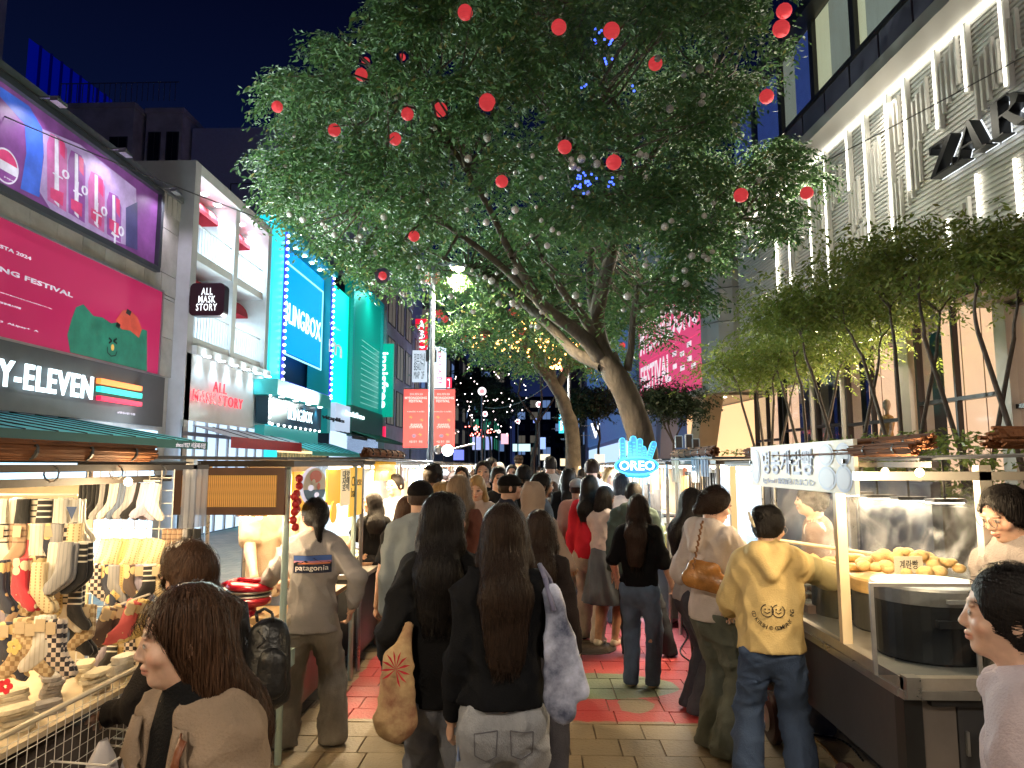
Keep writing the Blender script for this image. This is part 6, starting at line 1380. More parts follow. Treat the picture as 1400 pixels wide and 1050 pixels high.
def stall(side,y0,y1,xf,label,top=1.88,wall=None,lampc=neutral,power=40,frontm=None,roof='tarp',goods=14,gm=None,depth=1.1,counter=.85,back=True,sign=None,rng_=1):
 rs=random.Random(rng_*77+int(y0*10));sx=side
 x=lambda d:sx*(abs(xf)+d)
 r=empty('market_stall',(x(depth/2),(y0+y1)/2,0),0,label,'market stall','stalls lining the street')
 bx=lambda b,d0,ya,z0,d1,yb_,z1:b.box(min(x(d0),x(d1)),ya,z0,max(x(d0),x(d1)),yb_,z1)
 for d in(0,depth):
  for y in(y0,y1):MB().tube((x(d),y,0),(x(d),y,top),.02,n=8).build('post',m_pipe,r)
 bx(MB(),-.02,y0,top,.02,y1,top+.035).build('beam',m_beam,r);bx(MB(),0,y0-.02,top,depth,y0+.02,top+.035).build('beam',m_beam,r)
 bx(MB(),-.06,y0-.05,top+.045,depth+.1,y1+.05,top+.065).build('roof_sheet',m_tarp,r)
 if roof=='roll':roll(x(-.02),y0,top+.11,x(-.02),y1,.05,r)
 bx(MB(),.02,y0+.05,.12,depth-.1,y1-.05,counter-.04).build('cart_body',frontm or m_cart,r)
 bx(MB(),-.02,y0+.02,counter-.04,depth-.05,y1-.02,counter).build('counter_top',m_top,r)
 if back:bx(MB(),depth-.03,y0,counter,depth,y1,top).build('back_panel',wall or M('cream_board',(0,0,0)),r)
 bx(MB(),depth*.3,y0+.2,top-.05,depth*.3+.05,y1-.2,top-.02).build('lamp_tube',E('tube_%s'%('c' if lampc[2]>.9 else 'n'),lampc,16),r)
 lamp('AREA',(x(depth*.25),(y0+y1)/2,top-.08),power,lampc,.4,to=(x(depth*.2),(y0+y1)/2,0),sy=(y1-y0)*.8,parent=r)
 for k in range(goods):
  b=MB();d=rs.uniform(.06,depth-.25);y=y0+.15+(y1-y0-.3)*k/max(goods-1,1);w,h,z=rs.uniform(.05,.1),rs.uniform(.04,.2),counter
  col=rs.randrange(len(goods_cols));gmat=M('goods_%d'%col,goods_cols[col],.5,var=.4,vs=18,bump=.3,bs=40)
  kind=rs.choice(['box','jar','heap'])if not gm else gm
  if kind=='box':b.box(x(d)-w,y-w,z+.002,x(d)+w,y+w,z+h)
  elif kind=='jar':b.lathe((x(d),y,z),[(w*.6,0),(w*.65,.01),(w*.65,h),(w*.4,h+.02),(w*.4,h+.05)],12)
  else:
   b.lathe((x(d),y,z),[(w*1.2,0),(w*1.35,.03),(w*1.25,.03)],12)
   for q_ in range(9):t=rs.uniform(0,6.28);e=w*rs.uniform(0,.9);b.ball((x(d)+e*math.cos(t),y+e*math.sin(t),z+.05+.03*(1-e/w)),w*.33,6)
  b.build({'box':'goods_box','jar':'goods_jar','heap':'food_tray'}[kind],gmat,r)
 if rs.random()<.9:
  for k in range(int((y1-y0)/.28)):
   y=y0+.12+k*.28;h=rs.uniform(.18,.4);b=MB();bx(b,.03,y,top-.03-h,.045,y+rs.uniform(.1,.2),top-.03);col=rs.randrange(7);b.build('hanging_card',M('card_%d'%col,goods_cols[col],.5,var=.5,vs=9,em=.18,ecol=goods_cols[col],emit_sample=False),r)
 return r
stall(-1,6.7,8.6,1.62,'fried snack stall with amber board and glass case beside the black tee woman',roof='roll',lampc=warm,power=50,gm='heap')
_o=yb('hanging_board',513,631,541,655,mYel,None,.02);PYw2=None;tag(_o[0],'amber printed board hanging over the fried snacks stall front','board')
stall(-1,8.9,11.4,1.70,'phone case stall with cool blue white light and hanging cases',lampc=(.75,.88,1.),power=55,wall=M('case_wall',(.45,.55,.65),.4,var=.6,vs=14),gm='box',goods=18)
stall(-1,11.8,14.4,1.9,'stall with a bright floodlight on its roof below the twin red banners',lampc=(.9,.95,1.),power=55)
for k in range(6):
 y=15.2+k*3.6
 stall(-1,y,y+3.,2.1+k*.12,['toy','hat','fruit','scarf','skewer','juice'][k]+' stall in the distant west row, number %s past the banner pole'%['one','two','three','four','five','six'][k],lampc=[neutral,(.8,.9,1),warm][k%3],power=85,goods=6)
fp=empty('floodlight',(atY(612,616,12.5).x,12.5,1.95),0,'round glaring floodlight clamped on the stall roof under the twin banners','floodlight')
p=atY(612,616,12.5);MB().lathe(p,[(.10,0),(.11,.03),(.06,.12)],18,axis=(-.2,1,.25)).build('housing',m_pipe,fp);MB().lathe(p+Vector((0,-.01,0)),[(.095,0),(.09,.006)],18,axis=(-.2,1,.25)).build('lens',E('flood_glare',(.95,1.,1.),40),fp)
MB().path([p+Vector((0,.1,0)),p+Vector((.25,.15,.08)),p+Vector((.45,.2,.12))],.02,6).build('arm',m_pipe,fp);lamp('SPOT',p+Vector((.02,-.12,-.03)),260,(.95,1,1),.08,to=(0,5,0),spot=120,parent=fp)
p=atY(601,615,12.7);o=MB().lathe(p,[(.08,0),(.09,.03),(.05,.12)],16,axis=(-.7,.4,.2)).build('spotlight',m_pipe);tag(o,'grey unlit spot lamp turned aside next to the glaring floodlight','spotlight')
se=empty('egg_bread_stall',(1.95,4.4,0),0,'steaming egg bread cart of dark steel with pots, white menu board and cane roof roll','food cart')
XE=1.62;YE=3.32
MB().box(XE,YE,.47,2.62,6.1,.90).build('cart_body',m_cart,se)
MB().box(XE-.02,YE-.06,.90,2.66,6.12,.95).build('counter_top',m_top,se)
MB().box(XE-.025,YE-.07,.862,XE+.3,YE-.0,.898).build('edge_rail',m_pipe,se)
MB().box(XE-.03,YE-.02,.862,XE,6.12,.898).build('edge_rail',m_pipe,se)
MB().box(XE-.01,YE-.03,.02,XE+.07,YE+.05,.86).build('corner_post',m_black,se)
MB().box(XE+.07,YE-.015,.02,XE+.22,YE+.02,.84).build('front_panel',M('grey_brown_panel',(.15,.13,.12),.5,.3,var=.2,vs=4),se)
dr=MB().box(XE+.225,YE-.02,.02,2.5,YE+.02,.83).build('cabinet_door',M('door_dark',(.045,.045,.05),.4,.3),se);MB().box(XE+.25,YE-.035,.62,XE+.262,YE-.02,.72).build('hinge',m_pipe,dr)
MB().box(XE+.1,YE-.05,.83,2.6,YE+.0,.862).build('black_lip',m_black,se)
for y in(3.7,4.9):MB().lathe((XE-.04,y+.2,.17),[(.05,0),(.15,.0),(.17,.015),(.17,.05),(.15,.06),(.05,.06)],22,axis=(1,0,0)).build('wheel',M('wheel_black',(.05,.02,.02),.5),se)
MB().lathe((XE-.05,5.1,.17),[(.06,0),(.09,.005),(.02,.01)],14,axis=(-1,0,0)).build('wheel_hub',m_alu,se)
p=atY(1342,640,3.40);MB().box(p.x-.025,3.38,.95,p.x+.03,3.43,1.87).build('post',M('post_white_metal',(.50,.48,.45),.4,.4),se)
MB().box(XE-.02,3.86,.95,XE+.03,3.90,1.86).build('post',M('post_cream',(.68,.55,.36),.45),se)
MB().box(XE-.02,5.9,.95,XE+.03,5.95,1.86).build('post',M('post_cream',(0,0,0)),se);MB().box(2.55,5.9,.95,2.6,5.95,1.86).build('post',m_pipe,se)
MB().tube((XE,5.1,1.36),(2.34,4.35,1.30),.012,n=8).build('glass_rail',M('post_cream',(0,0,0)),se)
MB().box(1.64,3.0,1.86,1.67,6.2,1.885).build('beam',m_beam,se);MB().box(1.5,3.38,1.80,2.75,3.42,1.84).build('beam',M('post_white_metal',(0,0,0)),se)
MB().hexa([(1.64,3.1,1.89),(2.9,3.1,1.93),(2.9,6.2,1.93),(1.64,6.2,1.89),(1.64,3.1,1.90),(2.9,3.1,1.94),(2.9,6.2,1.94),(1.64,6.2,1.90)]).build('roof_sheet',m_tarp,se)
roll(1.66,3.05,1.965,1.66,5.6,.035,se);roll(1.75,2.75,1.975,2.7,2.95,.042,se);roll(1.58,3.0,1.94,1.62,4.2,.03,se,m_bamboo)
b=MB()
for k in range(7):b.box(1.56+.012*k,3.3+k*.05,1.925+.006*k,1.75,4.6+k*.2,1.929+.006*k)
b.build('cane_flap',m_bamboo,se)
for y_ in(3.6,4.9):p_=(1.74,y_,1.84);MB().ball(p_,.018,8).build('bulb',mTube,se);lamp('POINT',(1.74,y_,1.80),16,warm,.03,parent=se)  # bulbs added under the cart roof to light the paving in front
lamp('POINT',(1.60,3.02,1.80),12,warm,.03,parent=se);MB().ball((1.60,3.02,1.84),.018,8).build('bulb',mTube,se)  # extra bulb added at the cart corner for more light on the ground
MB().box(XE,3.95,.96,XE+.006,5.88,1.34).build('side_glass',glass(),se)
gf_=MB();t=.016;gx0,gx1,gz0,gz1=atY(1194,900,YE-.03).x,atY(1342,900,YE-.03).x,.955,atY(1230,797,YE-.03).z
gf_.box(gx0,YE-.035,gz0,gx0+t,YE-.02,gz1);gf_.box(gx1-t,YE-.035,gz0,gx1,YE-.02,gz1);gf_.box(gx0+t,YE-.036,gz1-t,gx1-t,YE-.019,gz1);gf_.build('guard_frame',m_alu,se)
MB().box(gx0+t,YE-.029,gz0,gx1-t,YE-.026,gz1-t).build('guard_glass',glass(),se)
MB().box(XE-.02,YE-.09,.87,XE+.04,YE-.03,.96).build('clamp',m_pipe,se)
mb=empty('menu_board',(XE-.03,4.4,1.7),0,'long pale menu board with blue bubble lettering and ovals over the egg bread cart','menu board')
PM=Plane(XE-.04,0,0,1,-1)
y0_,y1_=PM.S(1168),PM.S(1027);zc_=1.74
MB().box(XE-.04,y0_,1.725,XE-.02,y1_,2.0).build('board',M('board_cream',(.66,.62,.50),.5,var=.06,vs=3),mb)
mBb=M('bubble_blue',(.34,.42,.62),.5);mBd=M('bubble_dark',(.22,.27,.50),.5)
text_on('lettering','명동계란빵',(y1_-.27,y0_+.50,1.81,1.965),PM,.002,mBb,mb,bold=.07,thick=.002);text_on('lettering','명동계란빵',(y1_-.28,y0_+.51,1.815,1.96),PM,.005,mBd,mb,bold=.02,thick=.002)
text_on('lettering','Egg Bread / 鶏蛋面包 / たまごパン',(y1_-.27,y0_+.50,1.745,1.79),PM,.003,mBd,mb,thick=.002)
def ov(cy,cz,ry,rz_,mat,d):MB().quad(*[PM.P(cy+ry*math.cos(6.2832*k/20),cz+rz_*math.sin(6.2832*k/20),d)for k in range(20)]).build('oval_print',mat,mb)
for cy,cz,ry,rz_ in((y1_-.12,1.86,.10,.12),(y0_+.33,1.925,.10,.06),(y0_+.33,1.80,.12,.065),(y0_+.12,1.925,.09,.06),(y0_+.12,1.80,.10,.07)):ov(cy,cz,ry,rz_,mBb,.003);ov(cy,cz,ry*.78,rz_*.78,M('bubble_mid',(.42,.48,.62),.5),.005)
for cy in(y1_-.02,(y0_+y1_)/2,y0_+.10):MB().lathe((XE-.045,cy,1.89),[(.012,0),(.012,.012)],10,axis=(-1,0,0)).build('bolt',m_black,mb)
def pot(px,py_top,py_bot,Y,r,label,lidm,lid=True,body=m_black,dome=False,goods=None):
 X=atY(px,800,Y).x;t0=empty('steamer_pot',(X,Y,.95),0,label,'pot');zt_=atY(px,py_top,Y-r).z
 h=zt_-.95-(.07 if lid else .0)
 MB().lathe((X,Y,.95),[(r*.96,0),(r,.01),(r,h),(r*.98,h)],40).build('body',body,t0,smooth=False)
 if lid:MB().lathe((X,Y,.95+h),[(r*1.03,-.015),(r*1.03,.05),(r*1.0,.062),(r*.9,.064),(r*.2,.075),(.01,.076)],40).build('lid',lidm,t0);MB().box(X-.06,Y-r*1.03-.025,.95+h+.005,X+.06,Y-r*1.02,.95+h+.022).build('handle',m_alu,t0)
 b=MB();b.box(X-.1,Y-r-.012,.95+h*.62,X+.1,Y-r+.02,.95+h*.74);b.build('label_plate',M('plate_black',(.03,.03,.03),.3),t0)
 return X,Y,.95+h+(.07 if lid else 0)
P1=pot(1268,805,900,3.68,.255,'big black enamel steamer with a thick steel lid behind the guard glass',M('lid_steel',(.26,.25,.24),.45,.8,var=.3,vs=8))
m_wood=M('bamboo_steamer',(.55,.36,.15),.6,var=.25,vs=10,st=(1,1,4))
P2=pot(1222,795,890,4.22,.22,'bamboo collared steamer pot behind the lidded one',m_wood,body=M('pot_grey',(.16,.16,.15),.4,.5))
P3=pot(1162,785,860,4.62,.225,'dark steamer pot topped with a wide griddle plate of flat breads',m_wood,body=M('pot_olive',(.06,.06,.05),.45,.3))
MB().lathe((P3[0]+.02,P3[1]-.02,P3[2]),[(.30,.0),(.32,.012),(.30,.014),(.01,.012)],36).build('griddle_plate',m_top,se)
m_bread=M('egg_bread',(.62,.36,.10),.55,var=.45,vs=16,bump=.6,bs=30)
def bun(p,r,h,label=None,par=None):
 rs=random.Random(int(p[0]*1e4));b=MB();b.lathe(p,[(r*.8,0),(r,h*.35),(r*.93,h*.75),(r*.6,h),(.005,h*1.05)],16);o=b.build('flat_bread',m_bread,par,smooth=True)
 if label:tag(o,label,'bread','breads on the griddle')
 return o
wn=['golden','browned','puffy','glazed','pale','crisp','toasted','plump','flaky','round']
for i in range(9):
 a_=6.28*i/7;rr_=.0 if i>=7 else .15;lz=.012 if i<7 else .052
 bun((P3[0]-.02+rr_*math.cos(a_)+(.05 if i==8 else 0),P3[1]-.02+rr_*math.sin(a_),P3[2]+lz),.07,.042,'%s flat bread %s on the griddle plate'%(wn[i],['at the east rim','north of the rim bread','by the far rim','at the west rim','at the near west side','closest to the shopper hand','by the near rim','stacked in the middle','leaning on the stack'][i].replace('near ','front ')))
eb=MB();rs=random.Random(5)
X_,Y_=P2[0],P2[1]
b_eggs=[]
hp=empty('bread_heap',(X_+.1,Y_+.05,P2[2]),0,'steaming heap of pale puffed breads behind the small price card','food')
for k in range(34):
 t=rs.uniform(0,6.28);e=.24*math.sqrt(rs.random());MB().ball((X_+.12+e*math.cos(t)*1.2,Y_+.1+e*math.sin(t),P2[2]+.03+.10*(1-e/.24)+rs.uniform(0,.02)),rs.uniform(.032,.045),10,.75).build('puffed_bread',M('puff_bread',(.72,.50,.22),.6,var=.3,vs=14,bump=.5,bs=40),hp,smooth=True)
pc=empty('price_card',(X_,Y_-.1,P2[2]),0,'small cream card with handwritten letters standing in the bread steam','price card')
Pc=Plane(X_-.05,Y_-.12,1,.15,1);MB().fb(Pc,0,.17,P2[2]+.03,P2[2]+.12,0,.004).build('card',M('board_cream',(0,0,0)),pc);text_on('lettering','계란빵',(.03,.14,P2[2]+.05,P2[2]+.10),Pc,.005,mK,pc,bold=.01,thick=.001)
MB().tube(Pc.P(.08,P2[2]-.02,-.005),Pc.P(.08,P2[2]+.04,-.005),.004,n=5).build('stick',m_wood,pc)
ec=empty('egg_carton',(1.78,5.15,.95),0,'stack of grey egg trays full of brown eggs on the cart counter','egg carton')
for l in range(3):
 MB().box(1.66,5.0,.952+l*.05,1.92,5.3,.965+l*.05).build('tray',M('carton_grey',(.3,.28,.25),.9,bump=.5,bs=40),ec)
 b=MB()
 for i in range(5):
  for j in range(5):b.ball((1.69+i*.05,5.03+j*.058,.985+l*.05),.021,8,1.2)
 o=b.build('egg',M('egg_brown',(.48,.28,.15),.5),ec,smooth=True);o['kind']='stuff'
tag(MB().box(1.70,4.60,.952,1.77,4.67,1.0).build('small_box',M('pink_box',(.55,.38,.33),.6)),'small pinkish cardboard box on the counter edge under the hooded arm','box')
for i,(px,py,Y)in enumerate(((1170,678,5.3),(1200,682,5.1),(1243,685,4.9),(1292,688,4.7))):
 p=atY(px,py,Y);fl_=empty('led_floodlight',p,0,'flat white floodlight in the cart roof, %s from the menu board'%['first','second','third','last'][i],'floodlight','floodlights in the egg bread cart')
 MB().box(p.x-.10,Y-.06,p.z+.006,p.x+.10,Y+.06,p.z+.03).build('housing',m_black,fl_);MB().box(p.x-.09,Y-.055,p.z,p.x+.09,Y+.055,p.z+.005).build('lens',mFlood,fl_)
 MB().tube((p.x,Y,p.z+.03),(p.x,Y,1.92),.008,n=6).build('stem',m_black,fl_)
 lamp('AREA',(p.x,Y,p.z-.01),3.2,(1.,.84,.55),.18,to=(p.x-.15,Y-.3,0),sy=.11,parent=fl_)
lamp('POINT',(1.9,4.15,1.72),3,warm,.06,parent=se)
stv=bpy.data.materials.new('steam');stv.use_nodes=True;t=stv.node_tree;t.nodes.clear();N=t.nodes.new;L=t.links.new
o_=N('ShaderNodeOutputMaterial');v=N('ShaderNodeVolumePrincipled');v.inputs['Color'].default_value=(.95,.93,.9,1);v.inputs['Anisotropy'].default_value=.2
tc=N('ShaderNodeTexCoord');mp=N('ShaderNodeMapping');mp.inputs['Scale'].default_value=(1,1,.7);L(tc.outputs['Object'],mp.inputs[0])
n1=N('ShaderNodeTexNoise');n1.inputs['Scale'].default_value=3.4;n1.inputs['Detail'].default_value=5;n1.inputs['Distortion'].default_value=1.6;L(mp.outputs[0],n1.inputs['Vector'])
mr=N('ShaderNodeMapRange');mr.inputs['From Min'].default_value=.56;mr.inputs['From Max'].default_value=.72;mr.inputs['To Max'].default_value=5.5;L(n1.outputs['Fac'],mr.inputs[0])
g_=N('ShaderNodeTexGradient');g_.gradient_type='SPHERICAL';mg=N('ShaderNodeMapping');mg.inputs['Scale'].default_value=(1.05,1.25,1.6);L(tc.outputs['Object'],mg.inputs[0]);L(mg.outputs[0],g_.inputs[0])
ml=N('ShaderNodeMath');ml.operation='MULTIPLY';L(mr.outputs[0],ml.inputs[0]);L(g_.outputs['Fac'],ml.inputs[1]);L(ml.outputs[0],v.inputs['Density']);L(v.outputs[0],o_.inputs['Volume'])
b=MB().box(-.95,-.8,-.45,.95,.8,.55);o=b.build('steam',stv);o.location=(2.35,4.6,1.38);tag(o,'white steam drifting over the pots and breads','steam',kind='stuff')
stv.volume_intersection_method='FAST' if hasattr(stv,'volume_intersection_method')else None if False else getattr(stv,'volume_intersection_method','FAST')
s2_=stall(1,6.35,8.2,1.62,'skewer stall with griddle light and cane roll beside the egg bread cart',roof='roll',lampc=warm,power=36,back=False,gm='heap',goods=8)
MB().box(1.66,6.37,.86,1.70,6.9,1.15).build('case_glass',glass(),s2_)
b=MB();
for k in range(14):b.box(1.64,6.5+k*.1,1.63-(k%3)*.02,1.66,6.54+k*.1,1.80)
b.build('hanging_ladle',m_black,s2_)
for px,py0,py1,Y,colr,lab in((946,622,660,6.6,(.35,.45,.62),'pale blue cloth pinned on the skewer stall beam'),(958,622,652,6.4,(.30,.42,.66),'second blue cloth pinned next to the pale one'),(918,622,660,7.2,(.42,.36,.28),'hanging tan rag with orange lower end under the cane roll'),(931,650,682,7.0,(.62,.35,.15),'orange printed paper strip hanging by the cloths')):
 a=atX(px,py0,XE-.03);c=atX(px+11,py1,XE-.03);b=MB();n=5
 for k in range(n):y0q=a.y+(c.y-a.y)*k/n;y1q=a.y+(c.y-a.y)*(k+1)/n;b.box(XE-.035-.008*(k%2),min(y0q,y1q),c.z,XE-.028-.008*(k%2),max(y0q,y1q),a.z)
 tag(b.build('hanging_cloth',M('cloth_%d'%px,colr,.8,var=.2,vs=8)),lab,'cloth')
so=stall(1,8.4,10.3,1.55,'cool white lit cookie stall carrying the blue neon sign',lampc=(.7,.88,1.),power=32,wall=M('cool_panel',(.55,.65,.75),.4,em=.35,ecol=(.6,.8,1),emit_sample=False),gm='box',goods=16)
MB().box(1.55,8.45,.86,1.56,10.2,1.3).build('case_glass',glass(),so)
NY=8.0
ns=empty('neon_sign',(atY(870,640,NY).x,NY,1.75),0,'bright blue neon sign of fanned cookie sticks over a bubble word','neon sign')
mN1=E('neon_cyan',(.08,.52,.9),1.15,True);mN2=E('neon_deep',(.0,.25,.75),1.1);mN3=E('neon_white',(.8,.95,1.),1.7)
PNn=Plane(0,NY,1,0,1)
def stick(x0,y0,x1,y1,w):
 a=PNn.px(x0,y0);c=PNn.px(x1,y1);A_=Vector((a[0],0,a[1]));C_=Vector((c[0],0,c[1]));d=(C_-A_).normalized();nn=Vector((-d.z,0,d.x))*(w/F0*NY)
 def bar(s_,yo,mat,nm,th):
  pts=[]
  for cc,sg in((A_,-1),(C_,1)):
   for k in range(5):t=R(-90+45*k);pts.append(cc+(d*sg*math.cos(t)+nn.normalized()*sg*math.sin(t))*nn.length*s_)
  b=MB();f=[p+Vector((0,NY+yo,0))for p in pts];k_=[p+Vector((0,NY+yo+th,0))for p in pts];b.quad(*f);b.quad(*reversed(k_))
  for i in range(len(f)):j=(i+1)%len(f);b.quad(f[i],k_[i],k_[j],f[j])
  return b.build(nm,mat,ns)
 bar(1.0,0,mN1,'stick',.05);bar(.74,-.004,M('neon_core',(.04,.14,.25),.4,em=.28,ecol=(.08,.42,.75),emit_sample=False),'stick_core',.003)
 b=MB()
 for k in range(1,6):p=A_.lerp(C_,k/6)+Vector((0,NY-.007,0));b.tube(p-nn*.4,p+nn*.4,.006,n=4)
 b.build('stick_rib',mN1,ns)
for q_ in((852,630,851,602,4),(862,628,862,606,3.5),(868,630,866,600,4.5),(874,630,875,603,4),(882,630,880,613,3.5),(887,628,894,607,4)):stick(*q_)
def oval_n(cx,cy,rx,ry,yo,mat,nm,th=.04):
 a=PNn.px(cx,cy);b=MB();n=26;f=[Vector((a[0]+rx/F0*NY*math.cos(6.2832*k/n),NY+yo,a[1]+ry/F0*NY*math.sin(6.2832*k/n)))for k in range(n)];k_=[p+Vector((0,th,0))for p in f];b.quad(*reversed(f));b.quad(*k_)
 for i in range(n):j=(i+1)%n;b.quad(f[i],f[j],k_[j],k_[i])
 b.build(nm,mat,ns)
oval_n(870,637,30,13,-.03,mN1,'word_plate');oval_n(870,637,27,10.5,-.035,M('neon_bluebg',(.0,.08,.25),.4,em=.28,ecol=(0,.3,.75),emit_sample=False),'word_plate_inner',.004)
a=PNn.px(846,643);c=PNn.px(894,630);text_on('lettering','OREO',(a[0],c[0],a[1],c[1]),PNn,.045,mN3,ns,bold=.05,thick=.02)
a=PNn.px(852,649);oval_n(872,650,17,3.5,-.02,mN2,'tag_plate');c=PNn.px(884,646.5);text_on('lettering','churros',(a[0]+.04,c[0],a[1]-.01,c[1]),PNn,.03,mN1,ns,thick=.01)
lamp('POINT',(atY(870,640,NY).x,NY-.35,1.95),5,(.3,.8,1.),.1,parent=ns)
for i,x in enumerate((928,942,951)):
 a=atY(x-5,[596,594,600][i],8.3);c=atY(x+5,612,8.3);o=MB().box(a.x,8.3,c.z,c.x,8.34,a.z).build('board_piece',M('churro_brown',(.09,.05,.035),.5,var=.3,vs=30));
 if i==0:cs=empty('cutout_board',(a.x,8.3,a.z),0,'dark cookie stick cut-out board with pale outline on the skewer stall roof','sign')
 setpar(o,cs)
 b=MB()
 for(u0,w0,u1,w1)in((a.x,c.z,a.x,a.z),(a.x,a.z,c.x,a.z),(c.x,a.z,c.x,c.z)):b.tube((u0,8.29,w0),(u1,8.29,w1),.006,n=4)
 b.build('outline',M('outline_white',(.7,.7,.7),.5),cs)
for k in range(6):
 y=11.0+k*4.2
 stall(1,y,y+3.3,1.75+k*.2,['corn','bag','lamp','cap','juice','doll'][k]+' stall in the distant east row, number %s past the neon stall'%['one','two','three','four','five','six'][k],lampc=[(.85,.92,1),neutral,warm][k%3],power=85,goods=6,roof='roll' if k==0 else 'tarp')
tb=empty('folding_trolley',(1.35,6.6,0),0,'thin black trolley frame leaning by the skewer stall','trolley')
MB().path([(1.42,6.6,.12),(1.36,6.6,1.0)],.02,6).build('frame',m_black,tb);MB().lathe((1.40,6.55,.09),[(.03,0),(.09,0),(.09,.04),(.03,.04)],14,axis=(1,0,0)).build('wheel',m_black,tb)
stall(-1,-3.4,.3,2.2,'added accessory stall, unseen behind the viewer, lighting the street from the west',lampc=warm,power=36,goods=6)  # unseen stalls on both sides, added for the light of their lamps
stall(1,-3.4,1.2,2.4,'added drink stall, unseen behind the viewer, lighting the street from the east',lampc=neutral,power=22,goods=6)
